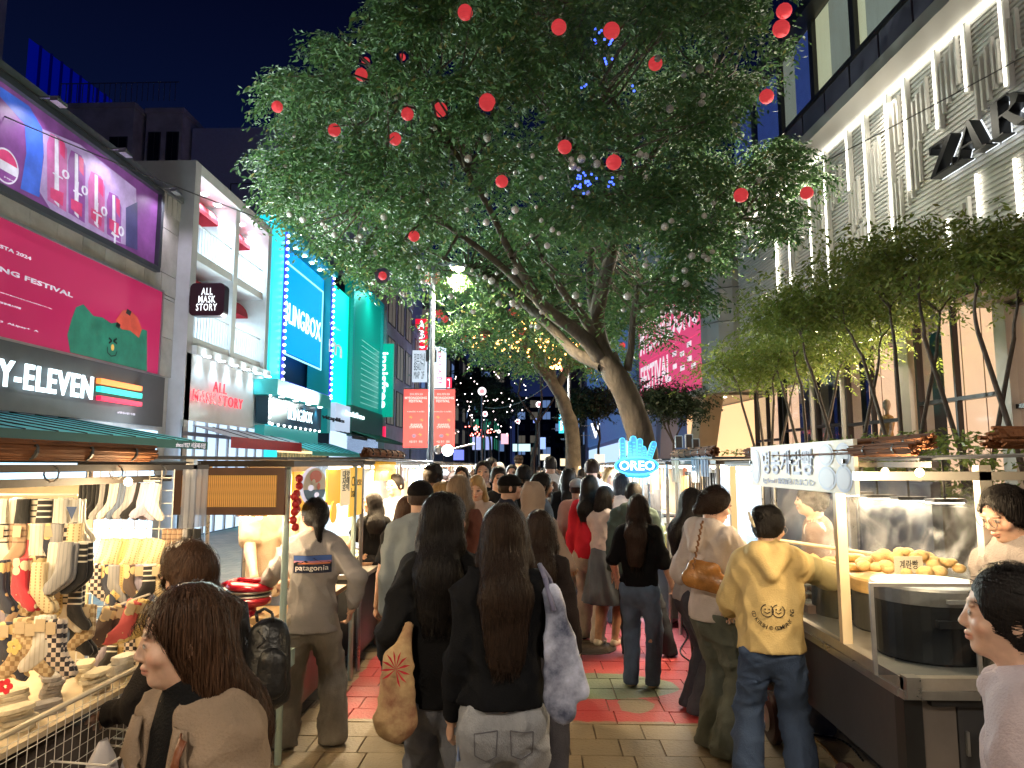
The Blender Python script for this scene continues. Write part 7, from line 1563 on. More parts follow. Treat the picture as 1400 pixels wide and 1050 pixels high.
#  people
nrm=lambda v:v/(np.linalg.norm(v)+1e-9)
V3=lambda*a:np.array(a,float)
class SDF:
 def __init__(s,lo,hi,h):
  s.h=h;s.lo=np.array(lo,float);n=np.ceil((np.array(hi)-s.lo)/h).astype(int)+1
  s.ax=[(s.lo[i]+np.arange(n[i])*h).astype('f')for i in range(3)];s.F=np.full(n,.5,'f')
 def reg(s,lo,hi,m):
  sl=[]
  for i in range(3):
   a=int(max(0,math.floor((lo[i]-m-s.lo[i])/s.h)));b=int(min(s.F.shape[i],math.ceil((hi[i]+m-s.lo[i])/s.h)+1))
   if b<=a:return None
   sl.append(slice(a,b))
  return tuple(sl),np.stack(np.meshgrid(s.ax[0][sl[0]],s.ax[1][sl[1]],s.ax[2][sl[2]],indexing='ij'),-1)
 def put(s,sl,d,k,sub=False):
  F=s.F[sl]
  if sub:d=-d;h=np.maximum(k-np.abs(F-d),0)/k;s.F[sl]=np.maximum(F,d)+h*h*k/4
  else:h=np.maximum(k-np.abs(F-d),0)/k;s.F[sl]=np.minimum(F,d)-h*h*k/4
 def cone(s,a,b,ra,rb,k=.02,sq=None):
  a=np.array(a,float);b=np.array(b,float);m=max(ra,rb)+k+.03
  q=s.reg(np.minimum(a,b),np.maximum(a,b),m)
  if q is None:return s
  sl,P=q;pa=P-a;ba=b-a
  if sq is not None:n,f=sq;n=nrm(np.array(n,float));pa=pa+(f-1)*(pa@n)[...,None]*n;ba=ba+(f-1)*(ba@n)*n
  t=np.clip((pa@ba)/(ba@ba+1e-9),0,1)
  s.put(sl,(np.linalg.norm(pa-t[...,None]*ba,axis=-1)-(ra+(rb-ra)*t)).astype('f'),k);return s
 def ell(s,c,r,Rm=None,k=.02,sub=False):
  c=np.array(c,float);r=np.array(r,float);m=r.max()+k+.02;q=s.reg(c,c,m)
  if q is None:return s
  sl,P=q;p=P-c
  if Rm is not None:p=p@Rm
  k0=np.linalg.norm(p/r,axis=-1);k1=np.linalg.norm(p/(r*r),axis=-1)+1e-6
  s.put(sl,(k0*(k0-1)/k1).astype('f'),k,sub);return s
 def cutz(s,z,above=False):
  Z=s.ax[2][None,None,:];s.F=np.maximum(s.F,(Z-z)if above else(z-Z));return s
 def folds(s,amp,f=22.,st=(1,1,.45),seed=0.,warp=1.):
  X=s.ax[0][:,None,None];Y=s.ax[1][None,:,None];Z=s.ax[2][None,None,:]
  rs_=np.random.default_rng(int(abs(seed)*100)+3)
  for i in range(6):
   d=rs_.normal(0,1,3)*np.array([1,1,.55]);d/=np.linalg.norm(d);ff=f*rs_.uniform(.45,1.25);ph=rs_.uniform(0,6);d2=rs_.normal(0,1,3);u=ff*(X*d[0]+Y*d[1]+Z*d[2])+1.3*np.sin(.45*f*(X*d2[0]+Y*d2[1]+Z*d2[2])+ph)
   m2_=np.clip(.4+.9*np.sin(.35*f*(X*d2[1]+Y*d2[2]+Z*d2[0])+ph*2),0,1);s.F=s.F-(amp*1.5*m2_*((1-np.abs(np.sin(u)))**2-.25)).astype('f')
  a=np.sin(f*st[0]*X+1.7*np.sin(f*.5*Z+seed)+seed);b=np.sin(f*st[1]*Y*1.1+1.9*np.sin(f*.37*Z+f*.4*X+seed*2));c=np.sin(f*st[2]*Z*1.6+2.2*np.sin(f*.42*X+seed)+1.3*np.sin(f*.5*Y))
  s.F=s.F+(amp*.45*(a*.6+b*.5+c*.8)).astype('f');return s
 def nets(s):
  F=s.F;I=F<0;n=np.array(F.shape)
  c=np.zeros(tuple(n-1),np.int8)
  offs=[(i,j,k)for i in(0,1)for j in(0,1)for k in(0,1)]
  for o in offs:c+=I[o[0]:n[0]-1+o[0],o[1]:n[1]-1+o[1],o[2]:n[2]-1+o[2]]
  act=np.argwhere((c>0)&(c<8))
  if len(act)==0:return np.zeros((0,3)),np.zeros((0,4),int)
  idx=-np.ones(tuple(n-1),np.int32);idx[tuple(act.T)]=np.arange(len(act))
  S=np.zeros((len(act),3));W_=np.zeros(len(act))
  for ax in range(3):
   for u in(0,1):
    for v in(0,1):
     o=[0,0,0];o[(ax+1)%3]=u;o[(ax+2)%3]=v;A=act+o;B=A.copy();B[:,ax]+=1
     fa=F[tuple(A.T)];fb=F[tuple(B.T)];cr_=(fa<0)!=(fb<0);t=fa/np.where(cr_,fa-fb,1)
     p=A.astype(float);p[:,ax]+=t;S+=p*cr_[:,None];W_+=cr_
  V=s.lo+S/W_[:,None]*s.h;Q=[]
  for ax in range(3):
   u,v=(ax+1)%3,(ax+2)%3;sl0=[slice(None)]*3;sl1=[slice(None)]*3;sl0[ax]=slice(0,n[ax]-1);sl1[ax]=slice(1,n[ax])
   a=I[tuple(sl0)];b=I[tuple(sl1)];E_=np.argwhere(a!=b);E_=E_[(E_[:,u]>0)&(E_[:,v]>0)&(E_[:,u]<n[u]-1)&(E_[:,v]<n[v]-1)]
   q=[]
   for du,dv in((1,1),(0,1),(0,0),(1,0)):e=E_.copy();e[:,u]-=du;e[:,v]-=dv;q.append(idx[tuple(e.T)])
   q=np.stack(q,1);fl=~a[tuple(E_.T)];q[fl]=q[fl][:,::-1];Q.append(q)
  Q=np.concatenate(Q);return V,Q[(Q>=0).all(1)]
 def grad(s,P):
  q=np.clip(((P-s.lo)/s.h).astype(int),1,np.array(s.F.shape)-2);i,j,k=q.T;F=s.F
  g=np.stack([F[i+1,j,k]-F[i-1,j,k],F[i,j+1,k]-F[i,j-1,k],F[i,j,k+1]-F[i,j,k-1]],1);return g/(np.linalg.norm(g,axis=1)[:,None]+1e-6),F[i,j,k]
def ik(a,c,l1,l2,hint):
 d=c-a;L=min(np.linalg.norm(d),(l1+l2)*.995);u=nrm(d);x=(l1*l1-l2*l2+L*L)/(2*L);h=math.sqrt(max(l1*l1-x*x,0));hn=np.array(hint,float);hn=nrm(hn-u*(hn@u))
 return a+u*x+hn*h,a+u*L
def rot(yaw,pitch,roll=0.):return np.array(Euler((pitch,roll,yaw),'YXZ').to_matrix())if False else np.array((Matrix.Rotation(yaw,3,'Z')@Matrix.Rotation(pitch,3,'X')@Matrix.Rotation(roll,3,'Y')))
def cloth_mat(name,col,kind='cotton',rough=.85):
 if name in _mats:return _mats[name]
 m=cloth_mat_(name,col,kind,rough);t=m.node_tree;b=t.nodes['Principled BSDF'];old=b.inputs['Normal'].links[0].from_socket if b.inputs['Normal'].links else None
 tc=t.nodes.new('ShaderNodeTexCoord');mp=t.nodes.new('ShaderNodeMapping');mp.inputs['Scale'].default_value=(1,1,.6);n=t.nodes.new('ShaderNodeTexNoise');n.inputs['Scale'].default_value=9;n.inputs['Detail'].default_value=3;n.inputs['Distortion'].default_value=2.2;n.noise_type='RIDGED_MULTIFRACTAL'
 t.links.new(tc.outputs['Object'],mp.inputs[0]);t.links.new(mp.outputs[0],n.inputs['Vector']);bp=t.nodes.new('ShaderNodeBump');bp.inputs['Strength'].default_value=.32;bp.inputs['Distance'].default_value=.012;t.links.new(n.outputs['Fac'],bp.inputs['Height'])
 if old is not None:t.links.new(old,bp.inputs['Normal'])
 t.links.new(bp.outputs[0],b.inputs['Normal']);return m
def cloth_mat_(name,col,kind,rough):
 if kind=='denim':return M(name,col,.85,var=.35,vs=7,bump=.4,bs=220,st=(1,1,.5))
 if kind=='leather':return M(name,col,.38,var=.3,vs=8,bump=.4,bs=30)
 return M(name,tuple(c*(.5 if max(col)<.04 else 1)for c in col),rough,var=.16,vs=5,bump=.3,bs=160,spec=.2)
def hair_mat(name,col,col2=None):
 if name in _mats:return _mats[name]
 m=M(name,col,.5,spec=.22);t=m.node_tree;b=t.nodes['Principled BSDF'];g=t.nodes.new('ShaderNodeNewGeometry');r=t.nodes.new('ShaderNodeValToRGB')
 c2=col2 or tuple(x*1.5+.002 for x in col);r.color_ramp.elements[0].color=(*[x*.6 for x in col],1);r.color_ramp.elements[1].color=(*c2,1);t.links.new(g.outputs['Random Per Island'],r.inputs[0]);t.links.new(r.outputs[0],b.inputs['Base Color'])
 tc=t.nodes.new('ShaderNodeTexCoord');mp=t.nodes.new('ShaderNodeMapping');mp.inputs['Scale'].default_value=(1,1,.07);n=t.nodes.new('ShaderNodeTexNoise');n.inputs['Scale'].default_value=160;t.links.new(tc.outputs['Object'],mp.inputs[0]);t.links.new(mp.outputs[0],n.inputs['Vector']);bp=t.nodes.new('ShaderNodeBump');bp.inputs['Strength'].default_value=.8;bp.inputs['Distance'].default_value=.01;t.links.new(n.outputs['Fac'],bp.inputs['Height']);t.links.new(bp.outputs[0],b.inputs['Normal']);return m
def skin_mat():
 if 'skin' in _mats:return _mats['skin']
 m=M('skin',(.6,.38,.27),.48,spec=.4);t=m.node_tree;b=t.nodes['Principled BSDF'];a=t.nodes.new('ShaderNodeVertexColor');a.layer_name='paint';n=t.nodes.new('ShaderNodeTexNoise');n.inputs['Scale'].default_value=38;n.inputs['Detail'].default_value=5;tc=t.nodes.new('ShaderNodeTexCoord');t.links.new(tc.outputs['Object'],n.inputs['Vector']);mr=t.nodes.new('ShaderNodeMapRange');mr.inputs['To Min'].default_value=.72;mr.inputs['To Max'].default_value=1.22;t.links.new(n.outputs['Fac'],mr.inputs[0]);mx=t.nodes.new('ShaderNodeVectorMath');mx.operation='SCALE';t.links.new(a.outputs[0],mx.inputs[0]);t.links.new(mr.outputs[0],mx.inputs['Scale']);t.links.new(mx.outputs[0],b.inputs['Base Color']);bp=t.nodes.new('ShaderNodeBump');bp.inputs['Strength'].default_value=.12;bp.inputs['Distance'].default_value=.004;t.links.new(n.outputs['Fac'],bp.inputs['Height']);t.links.new(bp.outputs[0],b.inputs['Normal']);b.inputs['Subsurface Weight'].default_value=.22;b.inputs['Subsurface Radius'].default_value=(.012,.005,.003);return m
HC={'black':(.010,.008,.008),'dark':(.022,.012,.008),'brown':(.055,.026,.014),'blonde':(.30,.19,.08),'ash':(.16,.11,.07),'grey':(.35,.35,.36),'blue':(.05,.07,.10)}
SK={'light':(.52,.32,.23),'fair':(.60,.385,.29),'tan':(.42,.25,.155),'deep':(.20,.10,.06)}
REST=(.138,.03,.475)
def person(name_label,loc,rz,H=1.62,skin='light',hair=('long','black',.42),head=(0,0),lean=0.,twist=0.,armL=REST,armR=REST,feet=((-.055,0),(.055,0)),top=('tee',(.1,.1,.1),.5),topkind='cotton',bottom=('jeans',(.1,.12,.18)),btkind='denim',shoes=(.6,.6,.6),q=.018,w=1.,extras=None,face=True,strands=0,sleeve=None,loose=1.,seed=1,cat='person',group=None,name='person',hcurl=.35,elbL=None,elbR=None):
 """q is the mesh size: small close to the camera"""
 k=H;body_parts=[]
 up=V3(0,math.sin(lean),math.cos(lean));pel=V3(0,0,.525*k);fw=V3(0,math.cos(lean),-math.sin(lean));rt=V3(math.cos(twist),math.sin(twist),0)
 if lean:pel=pel+V3(0,-.10*math.sin(lean)*k,0)
 wa=pel+up*.095*k;ch=pel+up*.20*k;sh=pel+up*.288*k;nb=pel+up*.305*k;nk=nb+nrm(up+V3(0,.25,0))*.045*k
 Rh=rot(head[0],head[1]);hc=nk+up*.050*k+Rh@V3(0,.012*k,.02*k);hs=k/1.66;hp=lambda x,y,z:hc+Rh@(V3(x,y,z)*hs)
 hw=.077*k*w;sL=sh-rt*hw;sR=sh+rt*hw
 hipL=pel+V3(-.047*k,0,-.02*k);hipR=pel+V3(.047*k,0,-.02*k)
 def arm(s,tgt,sg,eh):
  if tgt[2]>5:wr=V3(tgt[0],tgt[1],tgt[2]-10)*k
  else:wr=V3(tgt[0]*sg*(1 if sg>0 else 1),tgt[1],tgt[2])*k
  e,wr=ik(s,wr,.172*k,.150*k,eh or(sg*.35,-.8,-.35));return e,wr
 eL,wL=arm(sL,armL,-1,elbL);eR,wR=arm(sR,armR,1,elbR)
 def leg(h,f,sg):a=V3(f[0]*k,f[1]*k,(.048+(f[2]if len(f)>2 else 0))*k);kn,a2=ik(h,a,.245*k,.243*k,(sg*.12,1,0));return kn,a2
 kL,aL=leg(hipL,feet[0],-1);kR,aR=leg(hipR,feet[1],1)
 pts=np.array([sL,sR,eL,eR,wL,wR,aL,aR,hc,pel]);lo=pts.min(0)-.30;hi=pts.max(0)+.30;lo[2]=-.02
 def limbs(f,o=0.,arms=True,legs=True,torso=True,r=1.):
  if torso:
   f.cone(pel,wa,.086*k*r+o,.070*k*r+o,.04,((0,1,0),1.45));f.cone(wa,ch,.074*k*r+o,.073*k*w*r+o,.05,((0,1,0),1.4));f.cone(ch,sh-up*.015*k,.073*k*w*r+o,.072*k*w*r+o,.05,(fw,1.45));f.cone(sL+rt*.02*k,sR-rt*.02*k,.040*k+o,.040*k+o,.05)
  if arms:
   for s_,e_,w_ in((sL,eL,wL),(sR,eR,wR)):f.cone(s_,e_,.030*k+o,.024*k+o,.03);f.cone(e_,w_,.0255*k+o,.0165*k+o,.015)
  if legs:
   for h_,k_,a_ in((hipL,kL,aL),(hipR,kR,aR)):f.cone(h_,k_,.054*k+o,.036*k+o,.03);f.cone(k_+(a_-k_)*.0,k_+(a_-k_)*.3,.036*k+o,.038*k+o,.02);f.cone(k_+(a_-k_)*.3,a_,.038*k+o,.022*k+o,.02)
 root=None;scol=np.array(SK[skin]);hcol=np.array(HC[hair[1]])
 bq=max(q*1.3,.016);f=SDF(lo,hi,bq);limbs(f);f.cone(nb-up*.02*k,nk+up*.02*k,.034*k,.033*k,.03)
 for a_,kn in((aL,kL),(aR,kR)):f.cone(a_-V3(0,.01*k,.02*k),a_+V3(0,.09*k,-.03*k),.022*k,.018*k,.02)
 for w_,e_ in((wL,eL),(wR,eR))if q>.022 else():f.cone(w_,w_+nrm(w_-e_)*.075*k,.019*k,.014*k,.01,((0,1,0),1.3))
 if q>.022:headf=f;hpq=True
 parts=[]
 def headshape(f):
  f.cone(nb,hp(0,-.015,-.03),.034*k,.036*k,.02)
  f.ell(hp(0,-.008,.022),V3(.074,.092,.088)*hs,Rh,.02);f.ell(hp(0,.028,-.035),V3(.055,.058,.070)*hs,Rh,.03)
  if q<.022:
   f.ell(hp(0,.062,-.082),V3(.024,.020,.017)*hs,Rh,.02)
   for sx_ in(-1,1):
    f.ell(hp(sx_*.034,.096,.004),V3(.017,.014,.012)*hs,Rh,.012,True);f.ell(hp(sx_*.042,.058,-.022),V3(.022,.02,.018)*hs,Rh,.02)
    f.ell(hp(sx_*.032,.076,.005),V3(.0145,.013,.0105)*hs,Rh,.004)
    f.ell(hp(sx_*.076,-.012,-.008),V3(.010,.017,.028)*hs,Rh,.006);f.ell(hp(sx_*.034,.080,.026),V3(.022,.008,.006)*hs,Rh,.012)
   f.cone(hp(0,.084,.012),hp(0,.1,-.022),.0068*hs,.0088*hs,.010);f.ell(hp(0,.091,-.028),V3(.0155,.010,.008)*hs,Rh,.008)
   f.ell(hp(0,.084,-.0485),V3(.022,.013,.0065)*hs,Rh,.004);f.ell(hp(0,.082,-.060),V3(.018,.013,.0075)*hs,Rh,.004)
  else:f.cone(hp(0,.084,.01),hp(0,.100,-.024),.008,.011,.012)
 if q>.022:headshape(f)
 parts.append(f.nets())
 if q<=.022:
  hq=max(.0042,min(q*.42,.0085));g=SDF(hc-.17,hc+.17,hq);headshape(g);parts.append(g.nets())
  fq=max(.0036,min(q*.4,.0075))
  for w_,e_,sg in((wL,eL,-1),(wR,eR,1)):
   d=nrm(w_-e_);pn=nrm(np.cross(d,V3(0,0,1))*sg+V3(0,.2,0))if abs(d[2])<.7 else nrm(V3(-sg*.9,.3,0)-d*(V3(-sg*.9,.3,0)@d));sd=np.cross(d,pn)*(1 if abs(d[2])>=.7 else 1)
   if abs(d[2])<.7:pn=nrm(V3(0,0,-1)-d*-d[2]);sd=np.cross(d,pn)
   else:
    if(sd@V3(0,1,0))<0:pass
   fr=nrm(V3(0,1,.3)-d*(V3(0,1,.3)@d));sd=fr if abs(d[2])>=.7 else nrm(np.cross(d,pn))*-sg
   g=SDF(np.minimum(w_,w_+d*.2)-.085,np.maximum(w_,w_+d*.2)+.085,fq);pm=w_+d*.048*hs
   g.cone(w_-d*.03,w_+d*.01,.017*k,.0165*k,.01);g.cone(w_,pm+d*.025,.020,.032,.015,(pn,2.2))
   for i,ln in enumerate((.068,.076,.070,.054)):
    b0=pm+d*.035*hs+sd*(.027-.018*i)*hs;c1=hcurl+.08*i;d1=d*math.cos(c1)+pn*math.sin(c1);d2=d*math.cos(c1*2.4)+pn*math.sin(c1*2.4);m1=b0+d1*ln*.52*hs;g.cone(b0,m1,.0092*hs,.0082*hs,.003);g.cone(m1,m1+d2*ln*.52*hs,.0080*hs,.0064*hs,.003)
   t0=w_+d*.028+sd*.022;t1=t0+(sd*.7+d*.75+pn*.25)*.036;g.cone(t0,t1,.0125,.010,.012);g.cone(t1,t1+nrm(d*.9+sd*.25+pn*.3)*.030,.0095,.0075,.003);parts.append(g.nets())
 Vs,Qs,o_=[],[],0
 for v_,q_ in parts:Vs.append(v_);Qs.append(q_+o_);o_+=len(v_)
 V=np.concatenate(Vs);Q=np.concatenate(Qs);col=np.tile(scol,(len(V),1))
 p=((V-hc)@Rh)/hs
 def pt(c,r,cc,n=2.2,s_=1.):
  d=np.linalg.norm((p-np.array(c))/np.array(r),axis=1);t=np.clip((1.15-d)*n,0,1)[:,None]*s_;col[:]=col*(1-t)+np.array(cc)*t
 if face:
  for sx_ in(-1,1):
   pt((sx_*.045,.07,-.03),(.028,.03,.024),scol*np.array([1.15,.78,.74]),1.,.5)
   pt((sx_*.033,.088,.030),(.021,.03,.0052),hcol*.8+.03,1.6,.7)
   if q<=.014:pt((sx_*.032,.09,.0055),(.0145,.02,.0068),(.03,.015,.012),4);pt((sx_*.032,.09,.0045),(.0125,.02,.0042),(.55,.5,.47),4);pt((sx_*.032,.09,.005),(.0055,.02,.0052),(.02,.012,.01),5)
   else:pt((sx_*.032,.085,.005),(.017,.03,.008),(.035,.02,.018),3)
  pt((0,.088,-.054),(.024,.03,.0115),scol*np.array([.95,.60,.58]),2.);pt((0,.1,-.035),(.012,.02,.004),scol*.35,2,.6);pt((0,.09,-.0545),(.022,.02,.0018),scol*.25,3,.8)
  if extras and 'beard' in extras:pt((0,.06,-.075),(.055,.05,.035),hcol,3);pt((0,.095,-.041),(.024,.02,.006),hcol,3)
 r=npmesh(name,V,Q,skin_mat(),None,col=col);r.location=loc;r.rotation_euler=(0,0,rz);tag(r,name_label,cat,group)
 def add(nm,f,mat,lam=0,shift=None):
  v_,q_=f.nets()
  if len(v_)==0:return None
  return npmesh(nm,v_,q_,mat,r,True)
 cm=lambda c,kd:cloth_mat('cloth_%s_%02d_%02d_%02d'%(kd,*[int(min(x,.99)*99)for x in c]),c,kd)
 bt,bc=bottom[0],bottom[1];f=SDF(lo,hi,q)
 if bt=='skirt' or bt=='dress':
  hz=bottom[2]if len(bottom)>2 else .30;c0=pel+V3(0,0,.06*k);c1=V3((aL[0]+aR[0])/2,(aL[1]+aR[1])/2,hz*k-.05);f.cone(c0,c1,.085*k,.165*k,.03,((0,1,0),1.15));f.cone(c0,pel,.08*k,.105*k,.03,((0,1,0),1.3))
  X=f.ax[0][:,None,None];Y=f.ax[1][None,:,None];Z=f.ax[2][None,None,:];f.F=f.F+(.013*np.sin(11*np.arctan2(Y,X)+2*Z*6)*np.clip((.6*k-Z)*3,0,1)).astype('f');f.cutz(hz*k)
 else:
  wl=bottom[2]if len(bottom)>2 else 1.;o=.008*k
  f.cone(pel+V3(0,0,-.02*k),wa-up*.045*k,.085*k+o,.072*k,.04,((0,1,0),1.4))
  for h_,k_,a_ in((hipL,kL,aL),(hipR,kR,aR)):
   e_=a_-V3(0,0,.028*k);f.cone(h_,k_,.056*k+o,(.034+.014*(wl-.6))*k+o,.03);f.cone(k_,e_,(.036+.014*(wl-.6))*k+o,(.024+.028*(wl-.5))*k+o,.02)
  f.folds(.0055*min(wl,1.3),28,(1,1,.9),seed);f.cutz(.012*k)
 add({'skirt':'skirt','dress':'skirt','jeans':'jeans'}.get(bt,'trousers'),f,cm(bc,btkind))
 tk,tcol,hem=top[0],top[1],top[2];f=SDF(lo,hi,q);o={'tee':.008,'long':.009,'shirt':.012,'hoodie':.019,'jacket':.012,'coat':.020}[tk]*k;oa=o*(1+(loose-1)*.5);o*=loose
 f.cone(ch,pel-V3(0,0,max(0,.55-hem)*k+.02),.073*k*w+o*.9,(.092 if hem>.44 else .106)*k+o*1.15,.05,((0,1,0),1.38));f.cone(ch,sh-up*.012*k,.073*k*w+o*.8,.072*k*w+o*.5,.05,(fw,1.42));f.cone(sL+rt*.02*k,sR-rt*.02*k,.040*k+o*.5,.040*k+o*.5,.05)
 f.cone(nb-up*.04*k,nb+up*(.002 if tk=='tee' else .012)*k,.055*k,.040*k+o*.25,.03)
 sl_=sleeve if sleeve is not None else(.55 if tk=='tee' else 2.)
 for s_,e_,w_ in((sL,eL,wL),(sR,eR,wR)):
  if sl_<1:f.cone(s_,s_+(e_-s_)*sl_,.033*k+oa*.9,.030*k+oa*1.3,.03)
  else:f.cone(s_,e_,.032*k+oa,.026*k+oa,.03);t=min(sl_-1,1);f.cone(e_,e_+(w_-e_)*(t*.94),.026*k+oa,.0165*k+oa*(.75 if tk!='hoodie' else .9),.02)
 f.folds(.0075*(1+(loose-1)*.4),24,(1,1,.8),seed*1.3)
 if tk in('hoodie',):
  for i in range(7):t=R(-150+i*50);
  hb_=nb+up*.026*k;f.cone(hb_+V3(-.05,-.045,.0)*k,hb_+V3(.05,-.045,.0)*k,.030*k,.030*k,.02);f.cone(hb_+V3(-.035,-.05,-.005)*k,hb_+V3(0,-.085,-.075)*k,.042*k,.022*k,.03);f.cone(hb_+V3(.035,-.05,-.005)*k,hb_+V3(0,-.085,-.075)*k,.042*k,.022*k,.03);[f.cone(hb_+V3(sx_*.052,-.03,.012)*k,hb_+V3(sx_*.024,.048,-.012)*k,.024*k,.020*k,.02)for sx_ in(-1,1)]
 if tk in('coat','shirt','jacket'):
  for sx_ in(-1,1):f.cone(nb+(rt*sx_*.036-up*.0-fw*.01)*k,nb+(rt*sx_*.034+fw*.045-up*.035)*k,.015*k,.011*k,.01);f.cone(nb+(rt*sx_*.034-fw*.038+up*.006)*k,nb+(rt*sx_*.040+fw*.0)*k,.016*k,.015*k,.01)
 if extras and 'open' in extras:f.ell(nb+(fw*.085-up*.07)*k,V3(.036,.075,.125)*k,None,.012,True)
 zc=hem*k;f.cutz(zc)if abs(lean)<.3 else None
 if wL[2]<zc+.03 or wR[2]<zc+.03:
  for s_,e_,w_ in((sL,eL,wL),(sR,eR,wR)):
   if sl_>=1.5:f.cone(e_,e_+(w_-e_)*.94,.026*k+oa*.9,.0165*k+oa*.7,.012)
 topo=add({'tee':'t_shirt','long':'sweater'}.get(tk,tk),f,cm(tcol,topkind))
 if q<.03:
  f=SDF(np.minimum(aL,aR)*V3(1,1,0)-V3(.15,.15,.01),np.maximum(aL,aR)*V3(1,1,0)+V3(.15,.28,.14),max(q*.7,.008))
  for a_ in(aL,aR):z=V3(0,0,1);g0=V3(a_[0],a_[1],a_[2]-.048*k);f.cone(g0+V3(0,-.02,.028)*hs,g0+V3(0,.055,.034)*hs,.038*hs,.036*hs,.02);f.cone(g0+V3(0,.05,.03)*hs,g0+V3(0,.125,.022)*hs,.040*hs,.032*hs,.02,((0,0,1),1.3));f.cone(g0+V3(0,-.015,.05)*hs,g0+V3(0,.0,.075)*hs,.036*hs,.032*hs,.02)
  zz_=min(aL[2],aR[2])-.048*k;f.cutz(max(zz_,0)+.001);add('shoe',f,M('shoe_%02d_%02d'%(int(shoes[0]*99),int(shoes[2]*99)),shoes,.6,var=.2,vs=30))
 hk,hcn,hl=(list(hair)+[.4])[:3];hlo=hc-V3(.20,.22,.06+hl*1.15);hhi=hc+V3(.20,.20,.17)
 if lean>.3:hlo=hlo-.1;hhi=hhi+V3(.1,.45,.05)
 if hk!='none':
  f=SDF(hlo,hhi,min(q*.8,.012)if q<.02 else q*.8);S_=lambda x,y,z,a,b,c,kk=.02,sub=False:f.ell(hp(x,y,z),V3(a,b,c)*hs,Rh,kk,sub);D=(V3(0,0,-1)if lean<.3 else nrm(V3(0,.35,-1)))
  bk=-V3(0,1,0)
  if hk=='hijab':
   S_(0,-.008,.02,.092,.112,.112);S_(0,.085,-.022,.050,.06,.074,.01,True);f.cone(hp(0,-.01,-.05),nb-up*.03*k,.085*hs,.115*hs,.04);f.cone(nb,sh-up*.02*k+bk*.02,.10*hs,.135*hs,.05,((0,1,0),1.2));f.folds(.003,30,(1,1,.5),seed)
  elif hk in('cap','flatcap'):
   S_(0,-.008,.035,.088,.108,.082);f.cutz((hc+V3(0,0,.012))[2]);f.cone(hp(-.03,.09,.03),hp(.03,.09,.03),.034,.034,.01,((0,0,1),4.));f.cone(hp(-.025,.12,.026),hp(.025,.12,.026),.034,.034,.01,((0,0,1),5.))
  else:
   S_(0,-.014,.026,.087,.102,.100);S_(0,-.03,-.012,.082,.086,.085,.02)
   S_(0,.098,-.012 if hk!='short' else .004,.064 if hk!='short' else .078,.070,.066,.014,True);S_(0,.06,-.075,.075,.085,.070,.02,True)
   if hk=='short':S_(0,.08,-.06,.10,.085,.085,.012,True);f.F=np.maximum(f.F,((hc-Rh@V3(0,0,.045*hs))[2]-f.ax[2][None,None,:]))
   if hk in('long','fringe','wavy','half'):
    bw=1.15 if hk=='wavy' else 1.;a0=hp(0,-.035,-.01);a1=hp(0,-.055,-.10)+D*hl*.35*1.0;a2=a1+D*hl*.62+bk*.005
    f.cone(a0,a1 if lean>.25 else hp(0,-.05,-.10),.082*hs,.088*hs*bw,.03,((0,1,0),1.35))
    if lean<=.25:bd=(.073*k*w+o)/1.42+.014;a1=np.array([hc[0],nb[1]-bd,nb[2]-.03*k]);a2=np.array([hc[0]*.5,ch[1]-bd,hc[2]-.06-hl]);f.cone(hp(0,-.05,-.10),a1,.088*hs*bw,.098*hs*bw,.03,((0,1,0),1.9))
    f.cone(a1,a2,.100*hs*bw,.072*hs,.03,((0,1,0),2.6 if lean<=.25 else 1.5))
    for sx_ in(-1,1)if hk!='half' else():s0=hp(sx_*.070,.0,.0);s1=hp(sx_*.085,.0,-.11);f.cone(s0,s1,.024*hs,.030*hs,.02);f.cone(s1,s1+D*hl*.55+V3(sx_*-.01,.03,0),.032*hs,.016*hs,.02)
   if hk=='half':S_(0,.085,-.035,.095,.088,.098,.012,True);f.ell(hp(0,-.10,.045),(.03,.03,.03),None,.02)
   if hk=='pony':a0=hp(0,-.10,-.005);f.ell(a0,(.028,.03,.03),None,.02);f.cone(a0,a0+V3(0,-.035,-.06),.026,.036,.02);f.cone(a0+V3(0,-.035,-.06),a0+V3(0,-.02,-.10)+D*hl*.5,.036,.014,.02)
   if hk=='bun':f.ell(hp(0,-.105,.055),(.045,.04,.042),None,.02);f.cone(hp(0,-.10,.03),hp(0,-.085,-.07),.03,.02,.02)
   if hk=='bob':f.cone(hp(0,-.03,-.01),hp(0,-.04,-.12),.088*hs,.085*hs,.03,((0,1,0),1.15));[f.cone(hp(sx_*.072,.0,.02),hp(sx_*.078,.02,-.11),.025,.022,.02)for sx_ in(-1,1)];S_(0,.10,-.03,.058,.075,.08,.012,True)
   if hk=='curly':f.folds(.006,70,(1,1,1),seed);S_(0,-.02,.04,.098,.108,.10);f.folds(.006,90,(1,1,1),seed)
  hm=hair_mat('hair_'+hcn,HC[hcn])if hk not in('hijab','cap','flatcap')else cloth_mat('head_%s_%s'%(hk,hcn),HC[hcn])
  if hk in('hijab',):hm=cloth_mat('hijab_taupe',(.30,.22,.17))
  if 'cap' not in hk and hk!='hijab':f.folds(.0022,62,(1,1,.25),seed)
  v_,q_=f.nets();ho=npmesh('headscarf' if hk=='hijab' else 'hat' if 'cap' in hk else 'hair',v_,q_,hm,r,True)
  if 'cap' in hk:
   g=SDF(hc-.17,hc+.16,q*.8);g.ell(hp(0,-.014,.0),V3(.082,.098,.09)*hs,Rh,.02);g.ell(hp(0,.098,-.012),V3(.07,.075,.08)*hs,Rh,.014,True);g.F=np.maximum(g.F,((hc-V3(0,0,.05))[2]-g.ax[2][None,None,:]));add('hair',g,hair_mat('hair_dark',HC['dark']))
